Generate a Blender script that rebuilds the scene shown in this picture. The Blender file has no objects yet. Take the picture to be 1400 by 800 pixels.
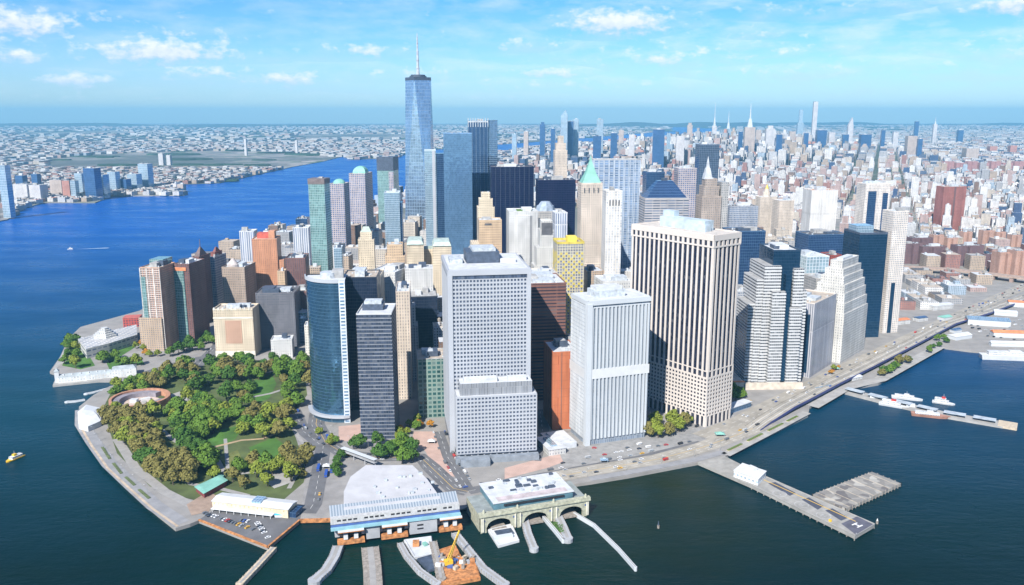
import bpy, math, random
from mathutils import Vector
random.seed(7)
R = math.radians
S = bpy.context.scene
COL = S.collection

# ---------------------------------------------------------------- survey helpers
H, F, PIT = 330.0, 1145.0, R(12)
CP, SP = math.cos(PIT), math.sin(PIT)
GZ = 3.0                                   # street level above the water

def G(u, v, z=GZ):
    a = (u - 700) / F; b = (400 - v) / F
    y = CP + b * SP; k = -SP + b * CP
    t = (z - H) / k
    return (a * t, y * t)

def PJ(x, y, z):
    dz = z - H
    f = y * CP - dz * SP
    if f < 1: return (-9999, -9999)
    return (700 + F * x / f, 400 - F * (y * SP + dz * CP) / f)

def at_depth(u, v, D):
    a = (u - 700) / F; b = (400 - v) / F
    y = CP + b * SP; k = -SP + b * CP
    t = D / y
    return (a * t, D, H + k * t)

def DV(v):                                 # depth of the street point seen at row v
    return G(700, v)[1]

def run_to(x, y, z, dx, dy, u):
    c = (u - 700)
    den = F * dx - c * dy * CP
    return (c * (y * CP - (z - H) * SP) - F * x) / (den if abs(den) > 1e-6 else 1e-6)

def inside(p, poly):
    x, y = p; c = False; j = len(poly) - 1
    for i in range(len(poly)):
        xi, yi = poly[i]; xj, yj = poly[j]
        if (yi > y) != (yj > y) and x < (xj - xi) * (y - yi) / (yj - yi) + xi: c = not c
        j = i
    return c

def area2(poly):
    return sum(poly[i-1][0]*poly[i][1] - poly[i][0]*poly[i-1][1] for i in range(len(poly)))

# ---------------------------------------------------------------- mesh builder
class MB:
    def __init__(s): s.v = []; s.f = []; s.uv = []; s.c = []; s.col = None
    def face(s, pts, uvs=None):
        n = len(s.v); s.v += [tuple(p) for p in pts]; s.f.append(tuple(range(n, n + len(pts))))
        s.uv += uvs if uvs else [(p[0], p[1]) for p in pts]
        s.c.append(s.col or (1, 1, 1))
    def prism(s, poly, z0, z1, top=True, bottom=False, poly1=None):
        if area2(poly) < 0:
            poly = poly[::-1]; poly1 = poly1[::-1] if poly1 else None
        q = poly1 or poly; L = 0; n = len(poly)
        for i in range(n):
            a, b = poly[i], poly[(i+1) % n]; a1, b1 = q[i], q[(i+1) % n]
            l = math.hypot(b[0]-a[0], b[1]-a[1])
            s.face([(a[0],a[1],z0),(b[0],b[1],z0),(b1[0],b1[1],z1),(a1[0],a1[1],z1)], [(L,z0),(L+l,z0),(L+l,z1),(L,z1)])
            L += l
        if top: s.face([(p[0],p[1],z1) for p in q])
        if bottom: s.face([(p[0],p[1],z0) for p in poly[::-1]])
        return s
    def box(s, x0, x1, y0, y1, z0, z1, top=True, bottom=False):
        return s.prism([(x0,y0),(x1,y0),(x1,y1),(x0,y1)], z0, z1, top, bottom)
    def rbox(s, cx, cy, w, d, ang, z0, z1, top=True, bottom=False):
        return s.prism(rect(cx, cy, w, d, ang), z0, z1, top, bottom)
    def cyl(s, cx, cy, r, z0, z1, n=16, r1=None, top=True):
        p = ngon(cx, cy, r, n)
        return s.prism(p, z0, z1, top, False, ngon(cx, cy, r1, n) if r1 is not None else None)
    def beam(s, a, b, w, h=None):
        a = Vector(a); b = Vector(b); d = (b - a); h = h or w
        if d.length < 1e-6: return s
        d.normalize(); up = Vector((0,0,1)) if abs(d.z) < .95 else Vector((1,0,0))
        r = d.cross(up).normalized(); q = r.cross(d)
        o = [(-1,-1),(1,-1),(1,1),(-1,1)]
        A = [a + r*i*w/2 + q*j*h/2 for i, j in o]; B = [b + r*i*w/2 + q*j*h/2 for i, j in o]
        for i in range(4):
            k = (i+1) % 4
            s.face([A[i], A[k], B[k], B[i]])
        s.face(A[::-1]); s.face(B); return s
    def sheet(s, poly, z):
        if area2(poly) < 0: poly = poly[::-1]
        s.face([(p[0], p[1], z) for p in poly]); return s
    def build(s, name, mat, parent=None, loc=None):
        me = bpy.data.meshes.new(name)
        me.from_pydata(s.v, [], s.f)
        uvl = me.uv_layers.new(name='uv')
        flat = [c for uv in s.uv for c in uv]
        uvl.data.foreach_set('uv', flat)
        if any(c != (1, 1, 1) for c in s.c):
            at = me.color_attributes.new('tint', 'FLOAT_COLOR', 'CORNER'); buf = []
            for f, c in zip(s.f, s.c): buf += [c[0], c[1], c[2], 1] * len(f)
            at.data.foreach_set('color', buf)
        me.materials.append(mat)
        o = bpy.data.objects.new(name, me); COL.objects.link(o)
        if parent: o.parent = parent
        if loc: o.location = loc
        return o

def rect(cx, cy, w, d, ang=0):
    c, s_ = math.cos(ang), math.sin(ang)
    return [(cx + x*c - y*s_, cy + x*s_ + y*c) for x, y in ((-w/2,-d/2),(w/2,-d/2),(w/2,d/2),(-w/2,d/2))]
def ngon(cx, cy, r, n, a0=0, ry=None):
    return [(cx + r*math.cos(a0+2*math.pi*i/n), cy + (ry or r)*math.sin(a0+2*math.pi*i/n)) for i in range(n)]
def pxpoly(pts, z=GZ): return [G(u, v, z) for u, v in pts]
def strip(pts, w):                          # ribbon polygon along a line of ground points
    Lf, Rt = [], []
    for i, p in enumerate(pts):
        a = pts[max(i-1, 0)]; b = pts[min(i+1, len(pts)-1)]
        dx, dy = b[0]-a[0], b[1]-a[1]; l = math.hypot(dx, dy) or 1
        Lf.append((p[0]-dy/l*w/2, p[1]+dx/l*w/2)); Rt.append((p[0]+dy/l*w/2, p[1]-dx/l*w/2))
    return Lf, Rt
def ribbon(mb, pts, w, z, zf=None):
    Lf, Rt = strip(pts, w)
    for i in range(len(pts)-1):
        z0 = zf[i] if zf else z; z1 = zf[i+1] if zf else z
        mb.face([(*Rt[i], z0), (*Rt[i+1], z1), (*Lf[i+1], z1), (*Lf[i], z0)])
    return mb
def resample(pts, step):
    out = [pts[0]]
    for a, b in zip(pts, pts[1:]):
        l = math.hypot(b[0]-a[0], b[1]-a[1]); n = max(1, int(l/step))
        out += [(a[0]+(b[0]-a[0])*k/n, a[1]+(b[1]-a[1])*k/n) for k in range(1, n+1)]
    return out

def tag(o, label=None, cat=None, group=None, kind=None):
    if label: o['label'] = label
    if cat: o['category'] = cat
    if group: o['group'] = group
    if kind: o['kind'] = kind
    return o
def empty(name, x, y, z, rz=0):
    o = bpy.data.objects.new(name, None); COL.objects.link(o)
    o.location = (x, y, z); o.rotation_euler = (0, 0, rz); o.empty_display_size = 5
    return o
def thing(name, label, cat, x, y, z=GZ, rz=0, group=None):
    return tag(empty(name, x, y, z, rz), label, cat, group)
def copy_tree(o, parent=None):
    c = o.copy(); COL.objects.link(c)
    if parent: c.parent = parent
    for ch in KIDS.get(o.name, []): copy_tree(ch, c)
    return c
KIDS = {}
def remember(o):
    KIDS[o.name] = [c for c in bpy.data.objects if c.parent == o]
    for c in KIDS[o.name]: remember(c)

# ---------------------------------------------------------------- materials
class NT:
    def __init__(s, name):
        s.m = bpy.data.materials.new(name); s.m.use_nodes = True
        s.t = s.m.node_tree; s.n = s.t.nodes; s.l = s.t.links
        s.b = s.n['Principled BSDF']
    def put(s, sock, val):
        if isinstance(val, bpy.types.NodeSocket): s.l.new(val, sock)
        elif isinstance(val, (tuple, list)) and len(val) == 3 and sock.type == 'RGBA': sock.default_value = (*val, 1)
        else: sock.default_value = val
    def math(s, op, a, b=0.0, c=None, clamp=False):
        n = s.n.new('ShaderNodeMath'); n.operation = op; n.use_clamp = clamp
        s.put(n.inputs[0], a); s.put(n.inputs[1], b)
        if c is not None: s.put(n.inputs[2], c)
        return n.outputs[0]
    def vmath(s, op, a, b=(0,0,0)):
        n = s.n.new('ShaderNodeVectorMath'); n.operation = op
        s.put(n.inputs[0], a); s.put(n.inputs[1], b)
        return n.outputs['Value'] if op in ('LENGTH','DOT_PRODUCT','DISTANCE') else n.outputs[0]
    def mix(s, f, a, b, mode='MIX'):
        n = s.n.new('ShaderNodeMix'); n.data_type = 'RGBA'; n.blend_type = mode
        s.put(n.inputs[0], f); s.put(n.inputs[6], a); s.put(n.inputs[7], b)
        return n.outputs[2]
    def noise(s, scale, detail=3, vec=None, rough=.55, dim='3D'):
        n = s.n.new('ShaderNodeTexNoise'); n.noise_dimensions = dim
        n.inputs['Scale'].default_value = scale; n.inputs['Detail'].default_value = detail; n.inputs['Roughness'].default_value = rough
        if vec is not None: s.l.new(vec, n.inputs['Vector'])
        return n.outputs[0]
    def pos(s): return s.n.new('ShaderNodeNewGeometry').outputs['Position']
    def obj(s): return s.n.new('ShaderNodeTexCoord').outputs['Object']
    def uv(s):
        n = s.n.new('ShaderNodeUVMap'); n.uv_map = 'uv'
        x = s.n.new('ShaderNodeSeparateXYZ'); s.l.new(n.outputs[0], x.inputs[0]); return x.outputs[0], x.outputs[1]
    def sep(s, v):
        x = s.n.new('ShaderNodeSeparateXYZ'); s.l.new(v, x.inputs[0]); return x.outputs
    def comb(s, a, b, c=0.0):
        x = s.n.new('ShaderNodeCombineXYZ'); s.put(x.inputs[0], a); s.put(x.inputs[1], b); s.put(x.inputs[2], c); return x.outputs[0]
    def white(s, v):
        n = s.n.new('ShaderNodeTexWhiteNoise'); s.l.new(v, n.inputs['Vector']); return n.outputs['Value']
    def ramp(s, f, stops):
        n = s.n.new('ShaderNodeValToRGB'); s.l.new(f, n.inputs[0]); e = n.color_ramp.elements
        while len(e) < len(stops): e.new(.5)
        for k, (p, c) in zip(e, stops): k.position = p; k.color = (*c, 1)
        return n.outputs[0]
    def mr(s, v, a, b, c=0.0, d=1.0):
        n = s.n.new('ShaderNodeMapRange'); s.put(n.inputs[0], v)
        for i, q in enumerate((a, b, c, d)): n.inputs[i+1].default_value = q
        return n.outputs[0]
    def out(s, col, rough=.8, metal=0.0, spec=None):
        s.put(s.b.inputs['Base Color'], col); s.put(s.b.inputs['Roughness'], rough); s.put(s.b.inputs['Metallic'], metal)
        if spec is not None: s.put(s.b.inputs['Specular IOR Level'], spec)
        return s.m

MC = {}
def flat(name, col, rough=.8, metal=0.0, var=.25, scale=.15, spec=None):
    if name in MC: return MC[name]
    n = NT(name); p = n.obj()
    a = n.noise(scale, 4, p); k = n.mr(a, .3, .7, 1-var, 1+var)
    c = n.vmath('SCALE', n.comb(*col)); 
    sc = n.n.new('ShaderNodeVectorMath'); sc.operation = 'SCALE'; sc.inputs[0].default_value = col; n.l.new(k, sc.inputs['Scale'])
    MC[name] = n.out(sc.outputs[0], rough, metal, spec); return MC[name]

def facade(name, wall, glass=(.02,.03,.06), bay=3.2, floor=3.6, wf=.55, hf=.55, rough=.75, glass_rough=.12, tint=False, gvar=.8, metal=0.0, wall2=None, gspec=.6, jit=.12):
    """walls in metres of UV: repeated window openings cut into a wall colour"""
    if name in MC: return MC[name]
    n = NT(name); x, y = n.uv()
    cx = n.math('DIVIDE', x, bay); cy = n.math('DIVIDE', y, floor)
    fx = n.math('FRACT', cx); fy = n.math('FRACT', cy)
    mx = n.math('LESS_THAN', n.math('ABSOLUTE', n.math('SUBTRACT', fx, .5)), wf/2)
    my = n.math('LESS_THAN', n.math('ABSOLUTE', n.math('SUBTRACT', fy, .5)), hf/2)
    m = n.math('MULTIPLY', mx, my)
    cell = n.comb(n.math('FLOOR', cx), n.math('FLOOR', cy))
    w = n.white(cell)
    # a few blinds are drawn: pale panes
    blind = n.math('GREATER_THAN', w, .9)
    g = n.mix(n.math('MULTIPLY', w, gvar), glass, tuple(min(1, c*2.2+.02) for c in glass))
    g = n.mix(n.math('MULTIPLY', blind, .45), g, tuple(min(1, c*.45+.12) for c in wall))
    k = n.mr(n.noise(.035, 4, n.pos()), .3, .7, 1-jit, 1+jit)
    k2 = n.mr(n.noise(.22, 3, n.vmath('MULTIPLY', n.pos(), (1, 1, .12))), .35, .7, 1.06, .86); k = n.math('MULTIPLY', k, k2)
    run = n.white(n.comb(n.math('FLOOR', n.math('DIVIDE', cx, 3.0)), n.math('FLOOR', n.math('DIVIDE', cy, 7.0)), 3.0)); col_ = n.white(n.comb(n.math('FLOOR', n.math('DIVIDE', cx, 2.0)), 5.0))
    k = n.math('MULTIPLY', k, n.mr(run, 0, 1, .90, 1.08)); k = n.math('MULTIPLY', k, n.mr(col_, 0, 1, .90, 1.07))
    wc = wall
    if wall2: wc = n.mix(n.mr(n.noise(.02, 2, n.pos()), .45, .55), wall, wall2)
    if tint:
        at = n.n.new('ShaderNodeAttribute'); at.attribute_name = 'tint'; wc = n.mix(1.0, wc, at.outputs[0], 'MULTIPLY')
    if tint == 'obj':
        pass
    sc = n.n.new('ShaderNodeVectorMath'); sc.operation = 'SCALE'; n.put(sc.inputs[0], wc); n.l.new(k, sc.inputs['Scale'])
    # thin darker lines at each storey
    ln = n.math('LESS_THAN', fy, .07); wcol = n.mix(n.math('MULTIPLY', ln, .25), sc.outputs[0], tuple(c*.5 for c in wall))
    n.put(n.b.inputs['Base Color'], n.mix(m, wcol, g))
    n.put(n.b.inputs['Roughness'], n.mr(m, 0, 1, rough, glass_rough))
    n.put(n.b.inputs['Metallic'], n.math('MULTIPLY', m, metal))
    n.put(n.b.inputs['Specular IOR Level'], n.mr(m, 0, 1, .25, gspec))
    MC[name] = n.m; return n.m

def curtain(name, glass, line=(.3,.35,.4), bay=1.6, floor=4.0, lw=.1, lh=.12, metal=.6, rough=.07, var=.25):
    """glass curtain wall: panes with slightly different tilt and tint, thin mullions"""
    if name in MC: return MC[name]
    n = NT(name); x, y = n.uv()
    cx = n.math('DIVIDE', x, bay); cy = n.math('DIVIDE', y, floor)
    fx = n.math('FRACT', cx); fy = n.math('FRACT', cy)
    m = n.math('MAXIMUM', n.math('LESS_THAN', fx, lw), n.math('LESS_THAN', fy, lh))
    w = n.white(n.comb(n.math('FLOOR', cx), n.math('FLOOR', cy)))
    big = n.noise(.02, 3, n.pos())
    g = n.mix(n.math('MULTIPLY', w, var*2, clamp=True), glass, tuple(min(1, c*1.6+.02) for c in glass))
    g = n.mix(n.mr(big, .4, .62, 0, var), g, tuple(c*.45 for c in glass))
    n.put(n.b.inputs['Base Color'], n.mix(m, g, line))
    n.put(n.b.inputs['Roughness'], n.mr(m, 0, 1, rough, .5))
    n.put(n.b.inputs['Metallic'], n.mr(m, 0, 1, metal, .2))
    bp = n.n.new('ShaderNodeBump'); bp.inputs['Strength'].default_value = .25; bp.inputs['Distance'].default_value = 1.0
    n.l.new(n.noise(.12, 2, n.pos()), bp.inputs['Height']); n.l.new(bp.outputs[0], n.b.inputs['Normal'])
    MC[name] = n.m; return n.m
# ---------------------------------------------------------------- camera, light, sky
cam = bpy.data.cameras.new('camera'); camo = bpy.data.objects.new('camera', cam); COL.objects.link(camo)
camo.location = (0, 0, H); camo.rotation_euler = (R(90) - PIT, 0, 0)
cam.sensor_width = 36; cam.lens = 36 * F / 1400; cam.clip_end = 120000; cam.clip_start = 1
S.camera = camo
S.render.resolution_x = 1024; S.render.resolution_y = 585
S.view_settings.view_transform = 'Standard'; S.view_settings.look = 'None'
S.view_settings.exposure = EXPOSURE = 0.68; S.view_settings.gamma = 1
S.cycles.use_denoising = True
S.cycles.max_bounces = 6; S.cycles.volume_bounces = 0; S.cycles.glossy_bounces = 3; S.cycles.diffuse_bounces = 1
S.cycles.transparent_max_bounces = 4; S.cycles.caustics_reflective = False; S.cycles.caustics_refractive = False

SUN_AZ, SUN_EL = R(204), R(41)              # clockwise from +Y (view direction)
sd = Vector((math.sin(SUN_AZ)*math.cos(SUN_EL), math.cos(SUN_AZ)*math.cos(SUN_EL), math.sin(SUN_EL)))
sl = bpy.data.lights.new('sun', 'SUN'); sl.energy = 5.0; sl.angle = R(.5); sl.color = (1, .95, .87)
so = bpy.data.objects.new('sun', sl); COL.objects.link(so)
so.rotation_euler = (-sd).to_track_quat('-Z', 'Y').to_euler(); so.location = (-400, -600, 900)

W = bpy.data.worlds.new('World'); S.world = W; W.use_nodes = True
wt = W.node_tree
wn = NT.__new__(NT); wn.t = wt; wn.n = wt.nodes; wn.l = wt.links
bg = wt.nodes['Background']
sky = wt.nodes.new('ShaderNodeTexSky'); sky.sky_type = 'NISHITA'; sky.sun_disc = False
sky.sun_elevation = SUN_EL; sky.sun_rotation = SUN_AZ; sky.altitude = 300; sky.air_density = 1.0; sky.dust_density = .2; sky.ozone_density = 2.5
tc = wt.nodes.new('ShaderNodeTexCoord').outputs['Generated']
dx, dy, dz = wn.sep(tc)
az = wn.math('MULTIPLY', wn.math('ARCTAN2', dx, dy), 57.29578)
el = wn.math('MULTIPLY', wn.math('ARCSINE', dz), 57.29578)
hs = wt.nodes.new('ShaderNodeHueSaturation'); hs.inputs['Saturation'].default_value = 1.25; hs.inputs['Value'].default_value = 1.0
wt.links.new(sky.outputs[0], hs.inputs['Color'])
tintc = wn.ramp(wn.mr(el, 0, 9), [(0, (.56,.80,1.26)), (.14, (.57,.81,1.24)), (.32, (.60,.84,1.2)), (1, (.43,.85,1.08))])
skyc = wn.mix(1.0, hs.outputs[0], tintc, 'MULTIPLY')
def azel(u, v):
    a = (u-700)/F; b = (400-v)/F
    y = CP + b*SP; k = -SP + b*CP
    return math.degrees(math.atan2(a, y)), math.degrees(math.atan2(k, math.hypot(a, y)))
CLOUDS = [(20,30,62,18,1),(18,75,40,10,.8),(222,70,95,17,1),(100,110,45,10,.9),(280,100,60,12,.55),(392,108,45,11,.85),(488,68,60,10,.6),(140,24,55,9,.4),
 (845,30,85,20,1),(1035,45,55,10,.5),(905,80,70,11,.6),(720,60,55,10,.5),(750,100,60,9,.6),(1385,6,50,12,1),(700,132,90,6,.4),(880,140,50,4,.5),(250,45,90,10,.35),(1100,12,80,12,.4),(600,100,90,12,.4),
 (330,150,150,10,.25),(1150,90,220,18,.25),(1000,70,220,26,.3),(80,135,90,8,.3),(760,115,160,12,.35),(-300,40,260,24,.7),(1750,50,300,24,.7)]
vec = wn.comb(az, el)
wn1 = wn.noise(.95, 6, wn.comb(az, wn.math('MULTIPLY', el, 1.7)), .6)
wn2 = wn.noise(.3, 4, wn.comb(az, wn.math('MULTIPLY', el, 3.5), 7.0), .6)
dens = None; lift = None
for u, v, su, sv, amp in CLOUDS:
    a0, e0 = azel(u, v); sa, se = su/20.0, sv/20.0
    d = wn.vmath('SUBTRACT', vec, (a0, e0, 0)); d = wn.vmath('MULTIPLY', d, (1/sa, 1/se, 0))
    L_ = wn.vmath('LENGTH', d)
    k = wn.math('MULTIPLY', wn.math('SUBTRACT', 1.35, L_), amp)
    h_ = wn.math('DIVIDE', wn.math('SUBTRACT', el, e0), se)
    if dens is None: dens, lift = k, wn.math('MULTIPLY', h_, 1)
    else:
        g = wn.math('GREATER_THAN', k, dens)
        lift = wn.math('ADD', wn.math('MULTIPLY', g, h_), wn.math('MULTIPLY', wn.math('SUBTRACT', 1.0, g), lift))
        dens = wn.math('MAXIMUM', dens, k)
dens = wn.math('MAXIMUM', dens, 0.0)
field = wn.math('ADD', wn.math('MULTIPLY', wn.math('SUBTRACT', wn1, .5), 2.6), wn.math('SUBTRACT', dens, .34))
core = wn.mr(field, -.05, .75)
veil = wn.math('MULTIPLY', wn.mr(wn2, .40, .80), wn.mr(az, -10, 25, .30, .62))
mask = wn.math('MAXIMUM', wn.math('MULTIPLY', core, .9), veil)
mask = wn.math('MULTIPLY', mask, wn.mr(el, .2, 2.5))
shade = wn.mr(wn.math('ADD', lift, wn.math('MULTIPLY', wn.math('SUBTRACT', wn1, .5), 3.0)), -.7, .5)
ccol = wn.mix(shade, (5.6, 6.5, 8.6), (8.4, 8.6, 9.6))
fin = wn.mix(mask, skyc, ccol)
wt.links.new(fin, bg.inputs['Color']); bg.inputs['Strength'].default_value = 0.080
# ---------------------------------------------------------------- water and land
def water_mat():
    n = NT('water'); p = n.pos()
    d = n.sep(p)
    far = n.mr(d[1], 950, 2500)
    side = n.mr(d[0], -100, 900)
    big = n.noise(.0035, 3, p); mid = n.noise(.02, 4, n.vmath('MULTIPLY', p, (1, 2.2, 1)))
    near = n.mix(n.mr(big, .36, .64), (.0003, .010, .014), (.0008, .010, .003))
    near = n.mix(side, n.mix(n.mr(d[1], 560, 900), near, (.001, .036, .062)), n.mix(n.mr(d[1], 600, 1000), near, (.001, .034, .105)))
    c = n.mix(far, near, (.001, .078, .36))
    mur = n.mr(n.vmath('LENGTH', n.vmath('MULTIPLY', n.vmath('SUBTRACT', p, (120, 690, 0)), (1, .8, 0))), 30, 150, .95, 0); mur = n.math('MULTIPLY', mur, n.mr(n.noise(.012, 3, p), .3, .6, .5, 1))
    c = n.mix(mur, c, (.008, .016, .001))
    tq = n.mr(n.vmath('LENGTH', n.vmath('MULTIPLY', n.vmath('SUBTRACT', p, (-90, 560, 0)), (.5, 1, 0))), 30, 110, .8, 0); c = n.mix(tq, c, (.002, .020, .012))
    c = n.mix(n.mr(mid, .35, .75, 0, .5), c, n.mix(.5, c, (.001, .018, .028)))
    n.put(n.b.inputs['Specular Tint'], (.4, .85, 1.0))
    bp = n.n.new('ShaderNodeBump'); bp.inputs['Strength'].default_value = .7; bp.inputs['Distance'].default_value = 1.1
    q = n.vmath('MULTIPLY', p, (.7, 1.6, 1))
    hgt = n.math('ADD', n.noise(.11, 5, q, .65), n.math('MULTIPLY', n.noise(.018, 3, q), 1.6))
    n.l.new(hgt, bp.inputs['Height']); n.l.new(bp.outputs[0], n.b.inputs['Normal'])
    n.put(n.b.inputs['IOR'], 1.33)
    return n.out(c, n.mr(n.noise(.004, 3, n.vmath('MULTIPLY', p, (1, 2.5, 1))), .35, .65, .22, .42), 0, .15)
WATER = water_mat()
w_ = MB()
w_.sheet([(-34000, -600), (34000, -600), (34000, 31500), (-34000, 31500)], 0)
tag(w_.build('water', WATER), kind='structure')

def land_mat(name, near, far, patch=.02):
    n = NT(name); p = n.pos(); d = n.sep(p)
    v = n.n.new('ShaderNodeTexVoronoi'); v.inputs['Scale'].default_value = patch; n.l.new(p, v.inputs['Vector'])
    vs = n.sep(v.outputs['Color'])
    tw = n.ramp(vs[0], [(0, (.10,.11,.12)), (.4, (.26,.25,.24)), (.6, (.05,.09,.04)), (.8, (.36,.33,.31)), (1, (.16,.15,.15))])
    k = n.mr(d[1], 1500, 3500)
    base = n.mix(n.mr(n.noise(.06, 5, p), .3, .7), near, tuple(c*1.35 for c in near))
    g = n.mr(n.noise(.0006, 4, p), .48, .56)
    farc = n.mix(n.math('MULTIPLY', g, .8), tw, far)
    return n.out(n.mix(k, base, farc), .9)
LAND = land_mat('street_ground', (.225,.215,.205), (.035,.06,.03))
NJM = land_mat('far_ground', (.20,.19,.18), (.06,.075,.07), .012)
west_px = [(260,716),(240,722),(200,690),(165,658),(140,630),(118,598),(107,575),(108,556),(128,540),(150,528),(186,520),(100,520),(68,508),(82,488),(94,462),(110,447),(150,436),(190,425),(230,405),(290,375),(340,350),(400,325),(444,313),(500,292),(560,262),(620,232),(680,213),(740,203),(800,197)]
east_px = [(453,709),(640,692),(648,680),(805,659),(860,650),(954,632),(991,624),(1105,567),(1107,556),(1153,532),(1201,524),(1286,474),(1325,479),(1410,487),(1520,492)]
MAN = pxpoly(west_px) + [(4200, 17000), (6500, 30800), (33000, 30800), (33000, 3000), (3000, 1500)] + pxpoly(east_px[::-1]) + pxpoly([(410,711),(366,748),(272,711)])
NJ = pxpoly([(-500,350),(-60,312),(10,300),(30,285),(60,277),(130,277),(152,268),(252,267),(236,258),(245,252),(300,250),(345,240),(400,228),(440,221),(468,214),(480,218),(542,216),(560,208),(600,204),(660,199),(720,195)]) + [(3300,17500), (5600,30800), (-33000,30800), (-33000,2000)]
m = MB(); m.prism(MAN, -3, GZ, top=False); m.sheet(MAN, GZ); tag(m.build('ground', LAND), kind='structure')
m = MB(); m.prism(NJ, -3, GZ, top=False); m.sheet(NJ, GZ); tag(m.build('far_shore_ground', NJM), kind='structure')
ER = pxpoly([(1334,224),(1420,227),(1560,226),(1560,206),(1400,204),(1345,204)])
m = MB(); m.sheet(ER, GZ+.3); tag(m.build('river_water', WATER), kind='structure')
# low hills closing the horizon
hm = flat('hill_green', (.03,.05,.05), .95, scale=.0005)
def hills(x0, x1, y, hmax, seed):
    rr = random.Random(seed); m = MB(); n = 60; pr = []
    ph = [rr.uniform(0, 6.3) for _ in range(5)]
    for i in range(n+1):
        t = i/n; x = x0+(x1-x0)*t
        z = hmax*(.45+.2*math.sin(5*t+ph[0])+.15*math.sin(13*t+ph[1])+.1*math.sin(29*t+ph[2]))*math.sin(math.pi*t)**.4
        pr.append((x, max(z, 4)))
    rows = [(-900, 0), (-400, .55), (0, 1), (1200, .0)]
    for (o0, k0), (o1, k1) in zip(rows, rows[1:]):
        for a, b in zip(pr, pr[1:]):
            m.face([(a[0], y+o0, a[1]*k0+2), (b[0], y+o0, b[1]*k0+2), (b[0], y+o1, b[1]*k1+2), (a[0], y+o1, a[1]*k1+2)])
    tag(m.build('hills', hm), kind='structure')
hills(-16000, -1500, 24000, 150, 1); hills(1500, 9000, 23500, 190, 2); hills(6500, 17500, 27000, 170, 3)

ZL = [GZ]
def layer(name, px, mat, dz, world=False):
    m = MB(); m.sheet(px if world else pxpoly(px), GZ+dz)
    return tag(m.build(name, mat), kind='structure')
grass = flat('lawn', (.055,.14,.018), .95, scale=.05, var=.35)
grass_dry = flat('dry_lawn', (.13,.15,.04), .95, scale=.08, var=.35)
path_m = flat('path_paving', (.30,.29,.28), .85, scale=.2, var=.12)
esp_m = flat('esplanade_paving', (.26,.26,.27), .85, scale=.12, var=.15)
asph = flat('asphalt', (.13,.13,.138), .85, scale=.08, var=.2)
conc = flat('light_concrete', (.33,.32,.305), .85, scale=.1, var=.18)
tan_road = flat('worn_concrete_road', (.315,.29,.25), .85, scale=.06, var=.22)
pinkpave = flat('pink_paving', (.46,.32,.27), .85, scale=.1, var=.12)
whitep = flat('white_line_paint', (.75,.75,.72), .7, var=.05)
yellowp = flat('yellow_line_paint', (.65,.42,.10), .7, var=.05)
# park floor, lawns, paths
layer('park_ground', [(140,560),(150,540),(190,522),(260,500),(330,490),(415,500),(420,540),(395,575),(405,600),(425,625),(415,660),(380,690),(330,700),(290,690),(250,680),(205,665),(160,620)], flat('park_earth', (.075,.10,.03), .95, scale=.05, var=.4), .02)
layer('lawn', [(348,520),(372,512),(378,525),(368,545),(350,552),(340,540)], grass, .06)
layer('lawn', [(275,608),(300,588),(335,580),(322,600),(300,612)], grass, .06)
layer('lawn', [(340,612),(375,598),(392,610),(382,625),(350,628)], grass, .06)
layer('lawn', [(300,625),(325,615),(335,640),(318,650)], grass_dry, .06)
layer('lawn', [(262,540),(285,535),(280,548),(262,550)], grass, .06)
layer('lawn', [(140,482),(178,468),(186,474),(150,497)], grass, .06)
layer('lawn', [(145,495),(190,486),(198,498),(150,506)], grass, .06)
layer('lawn', [(100,460),(112,470),(130,500),(110,505),(85,500)], grass, .06)
def pathline(name, px, w, mat, dz):
    m = MB(); ribbon(m, pxpoly(px), w, GZ+dz); return tag(m.build(name, mat), kind='structure')
pathline('path', [(272,612),(295,625),(303,640),(310,650),(350,645),(372,636)], 5, path_m, .10)
pathline('path', [(308,600),(312,650)], 3.5, path_m, .104)
pathline('path', [(218,585),(235,600),(245,606)], 5, path_m, .11)
pathline('path', [(335,545),(370,538),(395,530)], 5, path_m, .10)
pathline('path', [(345,512),(375,508),(400,512)], 5, path_m, .11)
pathline('path', [(160,600),(185,640),(225,672),(280,700)], 9, path_m, .12)
pathline('path', [(290,612),(330,602),(360,600),(395,585)], 4, flat('sand_path', (.38,.28,.17), .9), .11)
layer('plaza', [(232,540),(262,530),(266,546),(245,553)], conc, .13)
m = MB(); esp = pxpoly([(112,560),(112,580),(128,605),(150,635),(180,663),(212,692),(248,716)]); ribbon(m, esp, 14, GZ+.14)
tag(m.build('esplanade', esp_m), kind='structure')
m = MB(); esp = pxpoly([(109,566),(110,583),(125,609),(147,640),(177,668),(209,696),(243,720)]); ribbon(m, esp, 2.2, GZ+.22)
tag(m.build('seawall_coping', flat('coping_stone', (.45,.36,.27), .85)), kind='structure')
layer('plaza', [(95,490),(75,505),(70,508),(88,478),(96,478)], conc, .08)
layer('plaza', [(400,565),(440,590),(480,605),(560,600),(640,640),(650,690),(620,700),(560,690),(455,690),(440,708),(410,700),(420,650),(405,600)], flat('plaza_asphalt', (.26,.25,.245), .85, scale=.07, var=.2), .03)
layer('plaza', [(566,590),(602,590),(622,640),(622,652),(600,648),(580,615),(562,606)], pinkpave, .09)
layer('plaza', [(690,640),(765,620),(770,632),(748,640),(690,655)], pinkpave, .09)
layer('plaza', [(463,583),(495,580),(495,603),(463,603)], pinkpave, .09)
layer('plaza', [(740,600),(775,585),(890,590),(960,565),(1010,560),(990,590),(940,610),(840,632),(760,640)], flat('plaza_slabs', (.27,.265,.26), .85, scale=.15, var=.2), .05)
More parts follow.
